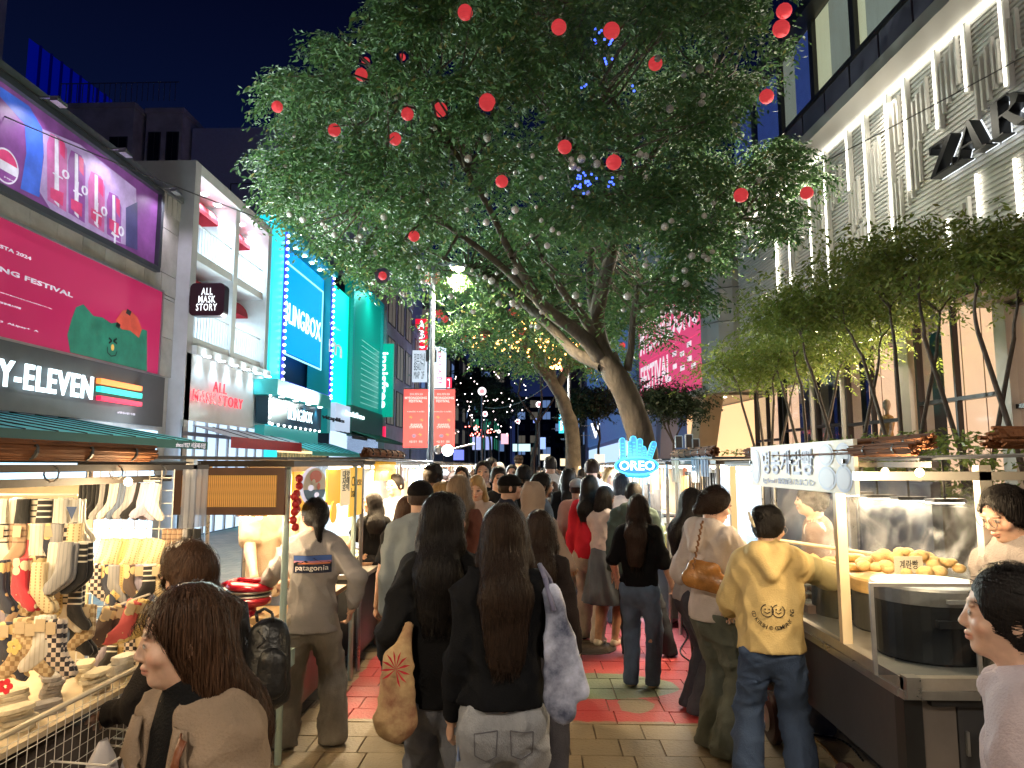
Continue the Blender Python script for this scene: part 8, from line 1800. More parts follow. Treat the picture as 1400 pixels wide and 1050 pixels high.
  if strands:
   n=strands;rs=np.random.default_rng(int(seed*10));P=v_[rs.integers(0,len(v_),n)]+rs.normal(0,.003,(n,3));pl_=(P-hc)@Rh/hs;P=P[~((pl_[:,1]>.055)&(pl_[:,2]<.075))];n=len(P);st=9;L=.03;pa=[P]
   zj=rs.uniform(0,.09,n);off=rs.uniform(.001,.006,(n,1));wig=rs.normal(0,.12 if hk!='wavy' else .3,(n,3));Nn=[]
   if hk in('long','fringe','wavy','bob'):back=np.array(hp(0,-.02,.05))
   for i in range(st):
    gq,fv=f.grad(P);d0=np.tile(D,(n,1))+wig*math.sin(i*.9+1)*.5
    if hk in('pony','bun'):
     tgt=hp(0,-.10,.01 if hk=='pony' else .05);dd=tgt-P;near_=P[:,2]>hc[2]-.09;d0=np.where((near_&(np.linalg.norm(dd,axis=1)>.03))[:,None],dd/(np.linalg.norm(dd,axis=1)[:,None]+1e-6)*1.6,d0)
    t=d0-(d0*gq).sum(1)[:,None]*gq;t/=np.linalg.norm(t,axis=1)[:,None]+1e-6;Nn.append(np.cross(t,gq));pl_=(P-hc)@Rh/hs;go=(P[:,2]>hc[2]-.04-hl-zj)&~((pl_[:,1]>.06)&(pl_[:,2]<.045)&(pl_[:,2]>-.13)&(abs(pl_[:,0])<.075))if lean<.3 and hk not in('pony',)else np.ones(n,bool);P=P+t*L*go[:,None];gq,fv=f.grad(P);P=P+gq*np.clip(off-fv[:,None],-.01,.01)*(np.abs(fv[:,None])<.05);pa.append(P)
   Nn.append(Nn[-1]);PA_=np.stack(pa,1);NN=np.stack(Nn,1);wd=rs.uniform(.0006,.0016,(n,1,1))*np.linspace(1,.25,st+1)[None,:,None]
   VV=np.stack([PA_-NN*wd,PA_+NN*wd],2).reshape(-1,3);base=(np.arange(n)*(st+1)*2)[:,None]+(np.arange(st)*2)[None];QQ=np.stack([base,base+1,base+3,base+2],-1).reshape(-1,4);npmesh('hair_strands',VV,QQ,hm,r,True)['kind']='stuff'
 r_info=dict(root=r,hp=hp,sL=sL,sR=sR,wL=wL,wR=wR,eL=eL,eR=eR,nb=nb,ch=ch,pel=pel,wa=wa,k=k,up=up,fw=fw,rt=rt,hc=hc,Rh=Rh,top=topo,aL=aL,aR=aR)
 return r_info
def head_at(px,pytop,Y,extra=0.):
 p=atY(px,pytop,Y);return(p.x,p.y),p.z
def L2W(I,p):r=I['root'];return Matrix.LocRotScale(r.location,r.rotation_euler.to_quaternion(),None)@Vector(tuple(p))
PI=math.pi
def put(label,px,py,Y,rz,**kw):
 """stand a person so that the top of the head is seen at (px, py) at distance Y"""
 (x,y),H=head_at(px,py,Y);ln=kw.get('lean',0);Hh=(H-.005)/(1-.0 if not ln else(.525+.475*math.cos(ln)))
 off=Matrix.Rotation(rz,2)@Vector((0,(.02+(.33 if ln else 0)*math.sin(ln))*Hh));return person(label,(x-off.x,y-off.y,0),rz,H=Hh,**kw)
jean=(.055,.075,.13);greyj=(.20,.20,.21)
A1=put('woman in a beige coat and black turtleneck looking towards the socks, closest of all',262,812,1.62,PI*.80,extras=('open',),head=(R(118)-PI*.80,-.10),skin='fair',hair=('half','brown',.30),top=('coat',(.25,.185,.135),.40),loose=1.05,q=.0105,strands=4200,seed=2,bottom=('trousers',(.05,.05,.06),1.),btkind='cotton',w=1.04)
def patch(I,pts,mat,nm,th=.004,par=None):
 b=MB();b.quad(*pts);n=None;o=b.build(nm,mat,I['root'],local=True);return o
k=A1['k'];r_=A1['root']
def seg_sdf(I,nm,segs,mat,q=.007,kk=.01,fold=0,cut=None):
 P=np.array([s[0]for s in segs]+[s[1]for s in segs]);m=max(max(s[2],s[3])for s in segs)+.04;f=SDF(P.min(0)-m,P.max(0)+m,q)
 for s in segs:f.cone(s[0],s[1],s[2],s[3],kk,s[4]if len(s)>4 else None)
 if fold:f.folds(fold,40)
 v,Q_=f.nets();return npmesh(nm,v,Q_,mat,I['root'],True)
def front(I,u,d,out=0.):return I['nb']+(I['rt']*u-I['up']*d+I['fw']*out)*I['k']
m_coat=cloth_mat('coat_beige',(.25,.185,.135));m_tn=cloth_mat('turtleneck_black',(.008,.008,.010))
seg_sdf(A1,'turtleneck',[(A1['nb']-A1['up']*.02,A1['nb']+A1['up']*.075+A1['fw']*.018,.066,.060),(A1['nb']-A1['up']*.03,A1['ch'],.080*A1['k'],.088*A1['k'],(A1['fw'],1.36))],m_tn,.008,.03,.0015)
ctv=np.empty(len(A1['top'].data.vertices)*3);A1['top'].data.vertices.foreach_get('co',ctv);ctv=ctv.reshape(-1,3);ctv=ctv[ctv[:,1]>A1['ch'][1]-.02]
def sy(x,z):d=(ctv[:,0]-x)**2+(ctv[:,2]-z)**2;nn=np.argpartition(d,10)[:10];return np.average(ctv[nn,1],weights=1/(d[nn]+1e-5))
def sheet(nm,loops,mat,off,th):
 """cloth strip laid on the coat: rows of (x, z) pairs from its two edges"""
 V_=[];F_=[];nc=5
 for(xa,za),(xb,zb_)in loops:
  for c in range(nc):t=c/(nc-1);x=xa+(xb-xa)*t;z=za+(zb_-za)*t;V_.append((x,sy(x,z)+off+.006*math.sin(t*PI),z))
 for r0 in range(len(loops)-1):
  for c in range(nc-1):F_.append((r0*nc+c,r0*nc+c+1,(r0+1)*nc+c+1,(r0+1)*nc+c))
 me=bpy.data.meshes.new(nm);me.from_pydata(V_,[],F_);o=meshobj(nm,me,mat,A1['top'],True);me.polygons.foreach_set('use_smooth',[True]*len(F_));m=o.modifiers.new('s','SOLIDIFY');m.thickness=th;m.offset=1;return o
nz=A1['nb'][2]
for s in(-1,1):sheet('lapel',[((s*.058,nz+.015),(s*.092,nz+.012)),((s*.060,nz-.03),(s*.128,nz-.035)),((s*.056,nz-.07),(s*.140,nz-.085)),((s*.058,nz-.085),(s*.108,nz-.088)),((s*.055,nz-.10),(s*.126,nz-.115)),((s*.042,nz-.16),(s*.092,nz-.18)),((s*.02,nz-.26),(s*.03,nz-.27))],m_coat,.010,.006)
sheet('strap',[((-.122-.002*q_,nz+.0-.03*q_),(-.096-.002*q_,nz+.01-.03*q_))for q_ in range(11)],cloth_mat('strap_brown',(.16,.05,.02),'leather'),.020,.004)
A2=put('woman with very long brown hair bending over the sock tray',262,742,2.75,R(62),lean=.30,head=(.3,-.55),skin='light',hair=('long','brown',.50),top=('jacket',(.03,.025,.025),.48),q=.013,strands=5200,seed=3,armL=(.10,.24,.60),armR=(.12,.22,.58),bottom=('trousers',(.04,.035,.035),1.1),btkind='cotton')
def thing_sdf(nm,label,cat,segs,mat,q=.009,kk=.02,fold=0.,loc=(0,0,0),rz=0,group=None,ells=(),ff=40.):
 P=np.array([s[0]for s in segs]+[s[1]for s in segs]+[e[0]for e in ells]);m=max([max(s[2],s[3])for s in segs]+[max(e[1])for e in ells])+.04;f=SDF(P.min(0)-m,P.max(0)+m,q)
 for s in segs:f.cone(s[0],s[1],s[2],s[3],kk,s[4]if len(s)>4 else None)
 for e in ells:f.ell(e[0],e[1],None,kk)
 if fold:f.folds(fold,ff,(1,1,.6))
 v,Q_=f.nets();o=npmesh(nm,v,Q_,mat);o.location=loc;o.rotation_euler=(0,0,rz);return tag(o,label,cat,group)
def Pt(px,py,Y):return V3(*atY(px,py,Y))
lea=cloth_mat('leather_black',(.012,.012,.013),'leather')
bpk=thing_sdf('backpack','shiny black leather backpack with top loop behind the long haired bent woman','backpack',[(Pt(368,872,2.70),Pt(366,940,2.66),.075,.085,((0,1,0),1.2))],lea,.009,.03,.002)
b=MB();b.path([Pt(352,850,2.66),Pt(350,838,2.66),Pt(362,832,2.66),Pt(372,838,2.66),Pt(374,850,2.66)],.006,6);b.path([Pt(352,862,2.60),Pt(362,876,2.575),Pt(352,886,2.58)],.004,5);b.build('loop',lea,bpk,smooth=True)
thing_sdf('backpack_pocket','x','x',[(Pt(372,905,2.60),Pt(371,935,2.60),.05,.055,((0,1,0),1.6))],lea,.009);o=bpy.data.objects[-1]if 0 else[o for o in bpy.data.objects if o.name.startswith('backpack_pocket')][0];del o['label'],o['category'];o.name='pocket';setpar(o,bpk)
A3=put('ponytailed shopper in a grey printed sweatshirt reaching over the snack counter',432,686,4.97,R(8),head=(R(34),-.12),hair=('pony','black',.18),top=('long',(.27,.25,.25),.465),loose=1.9,w=1.12,q=.0125,strands=2500,armL=(-.31,.17,10.50),armR=(.165,-.0,.555),elbR=(.8,-.5,0),elbL=(-.6,-.3,-.4),bottom=('jeans',(.24,.22,.20),1.55),shoes=(.72,.70,.68),feet=((-.105,0),(.10,.02)),seed=4,sleeve=1.9)
def back_print(I,items,u0,u1,d0,d1,out):
 """flat print on the back of a garment: a plane standing just off the cloth"""
 pass
def decal(I,nm,boxuv,fn_mat,order=0,text=None,bold=.03,poly=None,shear=0.):
 """boxuv in metres: u to the wearer's left when seen from behind is negative; projected onto the cloth of the back"""
 top_=I['top'];me=top_.data;co=np.empty(len(me.vertices)*3);me.vertices.foreach_get('co',co);co=co.reshape(-1,3)
 if text is not None:
  m2=text_mesh(text,bold,0,shear,res=3);bm=bmesh.new();bm.from_mesh(m2);bmesh.ops.triangulate(bm,faces=bm.faces);bmesh.ops.subdivide_edges(bm,edges=[e for e in bm.edges if e.calc_length()>.25],cuts=1);bm.to_mesh(m2);bm.free();n=len(m2.vertices);q=np.empty(n*3);m2.vertices.foreach_get('co',q);q=q.reshape(-1,3)[:,:2];lo=q.min(0);hi=q.max(0);q=(q-lo)/(hi-lo);F_=[tuple(p.vertices)for p in m2.polygons]
 else:
  nx,nz=14,8
  if poly is None:q=np.array([(i/nx,j/nz)for j in range(nz+1)for i in range(nx+1)]);F_=[(j*(nx+1)+i,j*(nx+1)+i+1,(j+1)*(nx+1)+i+1,(j+1)*(nx+1)+i)for j in range(nz)for i in range(nx)]
  else:q=np.array(poly,float);F_=[tuple(range(len(q)))]if len(q)<=4 else[(0,i,i+1)for i in range(1,len(q)-1)]
 u0,u1,z0,z1=boxuv;X=u0+(u1-u0)*q[:,0];Z=z0+(z1-z0)*q[:,1]
 bkv=co[(co[:,1]<I['ch'][1])];Yv=[]
 for x,z in zip(X,Z):
  d=(bkv[:,0]-x)**2+(bkv[:,2]-z)**2;nn=np.argpartition(d,14)[:14];Yv.append(np.average(bkv[nn,1],weights=1/(d[nn]+1e-5)))
 V=np.stack([X,np.array(Yv)-.0045-.0012*order,Z],1)
 me=bpy.data.meshes.new(nm);me.from_pydata([tuple(v)for v in V],[],F_);o=meshobj(nm,me,fn_mat,top_,True);me.polygons.foreach_set('use_smooth',[True]*len(me.polygons));return o
k=A3['k'];zb=.715*k;P_=lambda n,c:M(n,c,.8)
decal(A3,'print',(-.115,.135,zb,zb+.115),P_('print_navy',(.015,.02,.05)))
decal(A3,'print',(-.113,.133,zb+.078,zb+.113),P_('print_blue2',(.04,.09,.30)),1)
decal(A3,'print',(-.113,.133,zb+.068,zb+.080),P_('print_mauve',(.40,.18,.30)),2);decal(A3,'print',(-.113,.133,zb+.058,zb+.068),P_('print_orange',(.55,.18,.08)),2)
decal(A3,'print',(-.113,.133,zb+.035,zb+.100),P_('print_black2',(.008,.009,.014)),4,poly=[(0,0),(1,0),(1,.5),(.9,.62),(.8,.5),(.66,.7),(.55,.98),(.45,.6),(.33,.72),(.2,.5),(.1,.6),(0,.45)])
decal(A3,'lettering',(-.100,.118,zb+.008,zb+.050),P_('print_white',(.72,.70,.68)),6,text='patagonia',bold=.02)
A4=put('woman in a black tee and beige trousers with a jacket tied round her waist',511,676,7.6,R(30),head=(R(62),0),hair=('long','black',.22),skin='fair',top=('tee',(.014,.014,.016),.52),loose=1.2,bottom=('trousers',(.42,.34,.26),1.35),btkind='cotton',shoes=(.03,.03,.03),armL=(.19,.12,.60),armR=(.16,.06,.58),q=.015,strands=900,seed=5,feet=((-.06,.05),(.07,-.03)))
thing=seg_sdf(A4,'tied_jacket',[(A4['pel']+V3(-.05,-.03,.05),A4['pel']+V3(.05,-.03,.04),.145,.145,((0,0,1),1.6)),(A4['pel']+V3(.0,-.10,.0),A4['pel']+V3(.03,-.12,-.24),.10,.085,((0,1,0),2.))],cloth_mat('tied_black',(.02,.018,.02)),.014,.04,.006)
A5=put('woman with long black hair in a loose black shirt with a patterned tote',605,680,3.35,R(-6),head=(R(-38),0),hair=('long','black',.35),skin='light',top=('jacket',(.012,.011,.011),.475),loose=1.2,bottom=('jeans',(.16,.17,.20),1.3),q=.0115,strands=6500,seed=6,armL=(.125,.02,.52),armR=(.09,.18,.60),w=.93,shoes=(.7,.7,.7),feet=((-.06,.05),(.06,-.05)))
A6=put('woman with very long dark hair in a black sweater and pale jeans, phone lowered',688,696,3.02,R(4),head=(R(-8),0),hair=('long','dark',.40),skin='light',top=('long',(.008,.009,.013),.545),loose=1.3,bottom=('jeans',(.27,.28,.31),1.25),q=.0110,strands=7000,seed=7,armL=(.135,.06,.43),armR=(.10,.17,.66),w=.98,shoes=(.7,.7,.7),feet=((-.07,.0),(.07,.03)),hcurl=.5)
def jeans_details(I,col):
 jo=[c for c in I['root'].children if c.name.startswith('jeans')][0];me=jo.data;co=np.empty(len(me.vertices)*3);me.vertices.foreach_get('co',co);co=co.reshape(-1,3);bk=co[co[:,1]<0]
 m_=M('stitch_%s'%I['root'].name.replace('.','_'),col,.8)
 for sx_ in(-1,1):
  q=[(.025,0),(.115,-.01),(.112,-.10),(.07,-.125),(.03,-.10),(.025,0)];b=MB();P=[]
  for i in range(len(q)-1):
   for t in range(4):
    u=(q[i][0]+(q[i+1][0]-q[i][0])*t/4)*sx_;z=I['k']*.505+q[i][1]+(q[i+1][1]-q[i][1])*t/4;d=(bk[:,0]-u)**2+(bk[:,2]-z)**2;nn=np.argpartition(d,8)[:8];P.append((u,bk[nn,1].mean()-.002,z))
  b.path(P+[P[0]],.0022,4);b.build('pocket_seam',m_,jo,local=True)
jeans_details(A6,(.10,.10,.12))
tote_p=[Pt(560,856,3.2),Pt(544,905,3.18),Pt(541,985,3.16)]
tote=thing_sdf('tote_bag','tan cloth tote with big red flower print on the black shirted woman','bag',[(tote_p[0],tote_p[1],.020,.060,((0,1,0),1.6)),(tote_p[1],tote_p[2],.065,.095,((0,1,0),2.0))],M('tote_tan',(.42,.30,.15),.85,var=.5,vs=9,bump=.3,bs=14,var2=(.22,.09,.05)),.009,.03,.004,ff=45.)
b=MB();cx=Pt(541,915,3.09)
for i in range(11):
 t=R(-70+i*28);rr=.065;b.quad(cx,cx+V3(math.cos(t-.10)*rr*.6,-.006,math.sin(t-.10)*rr*.85),cx+V3(math.cos(t)*rr,-.008,math.sin(t)*rr*1.2),cx+V3(math.cos(t+.10)*rr*.6,-.006,math.sin(t+.10)*rr*.85))
b.build('flower_print',M('tote_red',(.50,.015,.03),.7),tote)
sb=thing_sdf('shoulder_bag','pale blue grey tote with dark printed pictures on the woman with pale jeans','bag',[(Pt(755,812,2.92),Pt(758,960,2.92),.032,.045,((0,1,0),1.8)),(Pt(755,812,2.92),Pt(790,945,2.92),.03,.045,((0,1,0),2.2)),(Pt(764,880,2.92),Pt(770,970,2.92),.05,.055,((0,1,0),2.))],M('bag_print',(.38,.41,.55),.45,var=.8,vs=7,bump=.25,bs=8,var2=(.05,.06,.11)),.009,.03,.0035,ff=40.)
b=MB();b.path([Pt(738,772,3.0),Pt(745,790,2.93),Pt(757,835,2.88)],.011,6);b.path([Pt(738,772,3.04),Pt(752,792,2.98),Pt(768,850,2.93)],.009,6);b.build('strap',M('strap_pale',(.16,.16,.26),.5),sb,smooth=True)
ph=Pt(634,1012,2.98);o=MB().hexa([tuple(ph+V3(*v))for v in((-.02,-.03,-.07),(.02,.02,-.07),(.015,.027,-.07),(-.026,-.024,-.07),(-.01,-.03,.07),(.03,.02,.07),(.025,.027,.07),(-.016,-.024,.07))]).build('phone',M('phone_blue',(.25,.33,.55),.2,.3));tag(o,'blue backed phone in the lowered hand of the woman with pale jeans','phone')
A7=put('small woman with dark hair and black top between the pair and the hijab wearer',737,702,4.3,R(-5),head=(R(-15),0),hair=('long','dark',.42),top=('long',(.03,.02,.02),.5),q=.014,strands=2600,seed=8,bottom=('jeans',(.05,.05,.07),1.),shoes=(.1,.1,.1))
A8=put('woman in white top and grey gathered skirt facing the cookie stall',826,667,7.7,R(-35),head=(R(-25),-.2),skin='tan',hair=('bob','black',.2),top=('long',(.62,.52,.50),.555),bottom=('skirt',(.12,.14,.17),.27),btkind='denim',shoes=(.72,.66,.55),armL=(.10,.20,.68),armR=(.12,.22,.62),q=.015,strands=900,seed=9,feet=((-.045,-.01),(.05,.04)))
A9=put('woman in black tee and slim blue jeans with fringe boots, seen from behind',872,679,6.35,R(-20),head=(R(-20),0),skin='light',hair=('long','dark',.38),top=('tee',(.008,.008,.010),.53),sleeve=.95,loose=1.1,w=1.15,bottom=('jeans',(.10,.15,.24),.85),shoes=(.66,.50,.30),armL=(.15,.12,.55),armR=(.16,.10,.53),q=.0135,strands=2200,seed=10,feet=((-.05,0),(.06,.02)))
A9['root']['label']='woman in black tee, slim blue jeans and tan trainers standing on the green paint'
A10=put('man in a dark green sweatshirt behind the black tee woman',866,662,7.3,R(-15),head=(0,-.15),hair=('short','black',.1),top=('hoodie',(.07,.10,.09),.48),loose=1.1,w=1.25,bottom=('trousers',(.03,.035,.05),1.),btkind='denim',shoes=(.03,.03,.03),armR=(.12,.24,.62),q=.016,seed=11,feet=((-.04,.0),(.19,.06)))
A11=put('woman in a pale grey hoodie and wide dark jeans with a tan shoulder bag',975,669,4.95,R(-62),head=(R(-22),-.32),skin='fair',hair=('pony','dark',.0),top=('hoodie',(.50,.44,.42),.50),loose=1.15,bottom=('jeans',(.10,.11,.09),1.7),shoes=(.5,.5,.5),armL=(-.22,.10,10.64),armR=(.12,.26,.66),elbL=(-.3,-.4,-.8),q=.0125,strands=2600,seed=12,feet=((-.05,.02),(.05,0)))
gb=thing_sdf('handbag','glossy tan leather handbag on a chain at the hip of the pale hooded woman','bag',[(Pt(945,790,4.78),Pt(988,800,4.68),.062,.066,((.2,1,0),1.8)),(Pt(950,775,4.78),Pt(975,780,4.7),.05,.05,((.2,1,0),2))],M('tan_leather',(.36,.16,.045),.25,var=.4,vs=12,bump=.3,bs=30),.008,.03,.0008)
b=MB()
for i in range(17):t=i/16;p0=Vector(tuple(Pt(948+12*t,778-62*t,4.72)));b.tube(p0,p0+Vector((.006*(-1)**i,0,.02)),.007,n=5)
b.build('chain',M('chain_brown',(.2,.1,.05),.35,.6),gb)
A12=put('woman with long black hair beyond the pale hooded woman at the skewers',946,671,5.7,R(-85),head=(R(15),-.1),hair=('long','black',.3),top=('jacket',(.35,.33,.34),.5),q=.016,strands=700,seed=13,bottom=('jeans',(.05,.05,.07),1.1),shoes=(.5,.2,.2))
A13=put('woman in a butter yellow hoodie with a printed smile ring reaching for a bread',1047,697,4.35,R(-12),head=(R(-42),-.28),skin='fair',hair=('bun','black',.0),top=('hoodie',(.62,.47,.22),.505),loose=1.5,w=1.12,bottom=('jeans',(.045,.075,.15),1.35),shoes=(.45,.38,.35),armR=(.33,.22,10.735),armL=(.13,.20,.60),elbR=(.3,-.3,-.8),q=.0115,strands=3200,seed=14,feet=((-.10,0),(.085,-.02)),hcurl=.7)
k=A13['k'];mI=M('print_ink',(.03,.025,.02),.8)
cxu,cz=.0,.655*k
for i,ch_ in enumerate('CO  KIRSH © YNAPMOC GNI'[::1]):
 pass
ring='KIRSHING COMPANY'
txt='CO KIRSH © COMPANY ING'
for i,ch_ in enumerate(txt):
 if ch_==' ':continue
 a=R(190+i*(340-190+20)/(len(txt)-1));rx,rz2=.105,.095
 me_=text_mesh(ch_,.03,0,res=2);n=len(me_.vertices);q_=np.empty(n*3);me_.vertices.foreach_get('co',q_);q_=q_.reshape(-1,3)[:,:2];F_=[tuple(p.vertices)for p in me_.polygons];q_=(q_-(q_.min(0)+q_.max(0))/2)*.030;t=a+PI/2;q2=np.stack([q_[:,0]*math.cos(t)-q_[:,1]*math.sin(t),q_[:,0]*math.sin(t)+q_[:,1]*math.cos(t)],1)+np.array([cxu+rx*math.cos(a),cz+rz2*math.sin(a)])
 top_=A13['top'];co=np.empty(len(top_.data.vertices)*3);top_.data.vertices.foreach_get('co',co);co=co.reshape(-1,3);bk=co[co[:,1]<A13['ch'][1]];d=(bk[:,0]-q2[:,0].mean())**2+(bk[:,2]-q2[:,1].mean())**2;nn=np.argpartition(d,14)[:14];yy=bk[nn,1].min()-.003
 me2=bpy.data.meshes.new('lettering');me2.from_pydata([(x,yy,z)for x,z in q2],[],F_);meshobj('lettering',me2,mI,top_,True)
b=MB();top_=A13['top']
def back_y(x,z):d=(bk[:,0]-x)**2+(bk[:,2]-z)**2;nn=np.argpartition(d,10)[:10];return bk[nn,1].mean()-.004
for cx_ in(-.03,.03):
 P=[(cx_+.034*math.cos(t),back_y(cx_,cz),cz+.035*math.sin(t))for t in[R(100+26*j)*(1 if cx_<0 else 1)for j in range(13)]];b.path(P,.003,4);b.path([(cx_-.016,P[0][1],cz-.006),(cx_,P[0][1],cz-.016),(cx_+.016,P[0][1],cz-.006)],.0025,4)
 for e_ in(-.011,.011):b.ball((cx_+e_,P[0][1],cz+.008),.004,6)
b.build('smile_print',mI,top_,local=True)
cl=MB();q_=A13['hp'](-.03,-.12,.02);cl.path([tuple(q_+V3(-.03,-.012,.04)),tuple(q_+V3(-.02,-.035,0)),tuple(q_+V3(.0,-.02,-.045))],[.008,.012,.006],6);cl.build('hair_claw',M('claw_cream',(.62,.55,.42),.4),A13['root'],local=True)
for s in(-1,1):b=MB();b.lathe(tuple(A13['hp'](s*.032,.098,.005)),[(.022,0),(.024,.002),(.022,.004)],16,axis=tuple(A13['Rh']@V3(0,1,0)),cap=False);b.build('spectacle_rim',m_pipe,A13['root'],local=True)
A14=put('woman in a white hoodie with tied black hair looking across the cart, at the photo edge',1378,787,1.78,R(52),head=(R(10),.02),skin='fair',hair=('pony','black',.1),top=('hoodie',(.42,.36,.40),.5),loose=1.25,q=.0105,strands=4200,seed=15,bottom=('jeans',jean,1.1))
A14['root']['label']='woman in a white hoodie with tied black hair looking across the steamer cart'
A15=put('broad man in a grey tee and apron looking down beside the bread cart',1378,668,3.30,R(100),head=(R(0),-.38),skin='light',hair=('short','black',.1),top=('tee',(.24,.21,.20),.5),loose=1.2,w=1.3,q=.0115,strands=1500,seed=16,armL=(.15,.10,.55),armR=(.15,.10,.55),bottom=('trousers',(.03,.03,.03),1.1),btkind='cotton')
seg_sdf(A15,'apron',[(A15['ch']+V3(0,.055,-.02),A15['pel']+V3(0,.07,-.1),.12,.16,((0,1,0),1.6))],cloth_mat('apron_olive',(.10,.09,.07)),.012,.02,.003)
for s in(-1,1):MB().lathe(tuple(A15['hp'](s*.032,.100,.005)),[(.021,0),(.023,.002),(.021,.004)],16,axis=tuple(A15['Rh']@V3(0,1,0)),cap=False).build('spectacle_rim',m_black,A15['root'],local=True)
A16=put('bread seller with curly black hair standing in the steam with his back half turned',1108,665,5.35,R(60),head=(.1,0),hair=('curly','black',.1),skin='light',top=('tee',(.16,.11,.09),.5),q=.016,seed=17,w=1.15)
A17=put('waffle seller in a cream tee whose head is hidden by the cane panel',372,655,5.5,R(200),hair=('short','black',.1),top=('tee',(.40,.32,.23),.5),loose=1.4,w=1.15,armL=(.06,.27,.60),armR=(.05,.28,.60),q=.016,seed=18)
A18=put('seller in a grey shirt and dark apron behind the fried snack case',540,651,8.0,R(150),hair=('short','black',.1),top=('tee',(.35,.38,.45),.5),q=.018,seed=19,w=1.1)
A19=put('cookie seller with a white cap inside the cool lit stall',955,655,8.9,R(110),hair=('cap','grey',.1),top=('tee',(.5,.5,.52),.5),q=.022,seed=20)
A20=put('seller in dark green far up on the planter by the dark doorway',1035,586,11.5,R(180),hair=('short','black',.1),top=('tee',(.04,.12,.08),.5),q=.024,seed=21)
o=A20['root'];p=atY(1035,588,11.5);s_=1.62;o.scale=(.62,)*3;o.location.z=p.z-1.62*.62-.35 if p.z>2 else .5
bpy.data.objects.remove(o)if False else None
for c_ in[o]+list(o.children):bpy.data.objects.remove(c_)
mid=[('man in a black cap and pale denim shirt seen from behind',575,660,5.0,5,('cap','black',0),'shirt',(.22,.25,.27),jean,'light',{}),('girl with brown hair and black tee tucked behind the black capped man',556,682,5.7,20,('long','brown',.2),'tee',(.02,.02,.02),jean,'light',{}),('broad man with a round afro in dark green',593,639,7.6,-10,('curly','black',0),'jacket',(.03,.05,.04),(.03,.03,.04),'deep',{}),('blonde woman glancing sideways past the afro man',606,662,6.3,-60,('long','blonde',.15),'jacket',(.25,.22,.2),jean,'fair',{}),('woman with long wavy ash hair in a rust suede jacket',628,653,5.8,-15,('wavy','ash',.38),'jacket',(.14,.05,.035),(.04,.04,.05),'fair',dict(strands=1600)),('blonde woman facing the camera looking down at her phone',652,652,7.3,175,('long','blonde',.25),'jacket',(.55,.45,.42),jean,'fair',dict(armL=(.05,.2,.64),armR=(.06,.2,.62),head=(0,-.35))),('balding man in slate blue facing the camera',631,640,9.0,185,('short','dark',0),'tee',(.10,.13,.18),jean,'tan',{}),('young man in a black tee facing the camera with swept hair',661,633,8.6,180,('short','black',0),'tee',(.015,.015,.017),(.05,.05,.06),'light',{}),('smiling woman with pinned black hair and black jacket over white',682,641,8.0,195,('bun','black',0),'jacket',(.018,.02,.025),(.04,.04,.05),'light',{}),('man in a flat cap and sheepskin collared navy jacket in profile',697,651,6.6,-78,('flatcap','black',0),'jacket',(.022,.026,.045),jean,'light',dict(strands=0)),('bearded man with dark hair in a denim jacket in profile',741,649,6.9,-70,('short','black',0),'jacket',(.07,.09,.13),(.05,.05,.06),'tan',dict(extras=('beard',))),('person in a taupe headscarf and matching coat holding her phone',729,663,5.6,-25,('hijab','brown',.1),'coat',(.28,.20,.16),(.2,.15,.12),'tan',dict(armR=(.1,.2,.62))),('man with black hair in black holding a hand to his face',717,638,8.9,-30,('short','black',0),'jacket',(.012,.013,.018),(.03,.03,.04),'tan',dict(armR=(.04,.12,.86))),('man with a black backpack over a white shirt walking away',752,626,11.0,0,('short','black',0),'shirt',(.62,.60,.58),(.1,.1,.12),'light',{}),('tall man in a pale tee beyond the white capped woman',809,630,9.6,-5,('short','dark',0),'tee',(.42,.42,.45),jean,'fair',{}),('woman in a pinkish beige coat and white cap carrying a black bag',789,656,8.2,3,('cap','grey',0),'coat',(.40,.25,.22),(.35,.32,.28),'light',{}),('long black haired woman in a bright red shirt',806,652,7.9,-20,('long','black',.28),'shirt',(.52,.02,.04),(.4,.35,.3),'light',{}),('person with dark hair in black before the white capped woman',776,643,9.2,5,('long','black',.2),'jacket',(.015,.016,.02),(.03,.03,.03),'light',{}),('pale blonde woman between the red shirt and the neon sign',834,641,9.6,-160,('long','blonde',.2),'jacket',(.5,.48,.5),jean,'fair',{}),('woman with bluish bobbed hair and white blouse under the neon',849,648,8.8,-15,('bob','blue',.2),'shirt',(.6,.6,.65),jean,'light',{}),('person in a green cap far down the street',709,623,16.,0,('cap','dark',0),'tee',(.06,.30,.10),jean,'light',{}),('small woman in pink at the phone case stall',585,655,9.8,60,('cap','dark',0),'tee',(.5,.3,.32),jean,'light',{}),('grey haired shopper in a white bucket hat',606,641,10.5,30,('cap','grey',0),'jacket',(.55,.56,.6),jean,'light',{}),('boy with black hair in a grey hoodie facing the camera',700,637,11.5,178,('short','black',0),'hoodie',(.3,.3,.32),jean,'light',{}),('woman with pale pink hair facing the camera',683,634,13.,182,('bob','grey',0),'jacket',(.6,.5,.5),jean,'fair',{}),('tall man in white with dark hair turning his head',672,628,12.,-120,('short','black',0),'shirt',(.6,.6,.62),jean,'light',{}),]
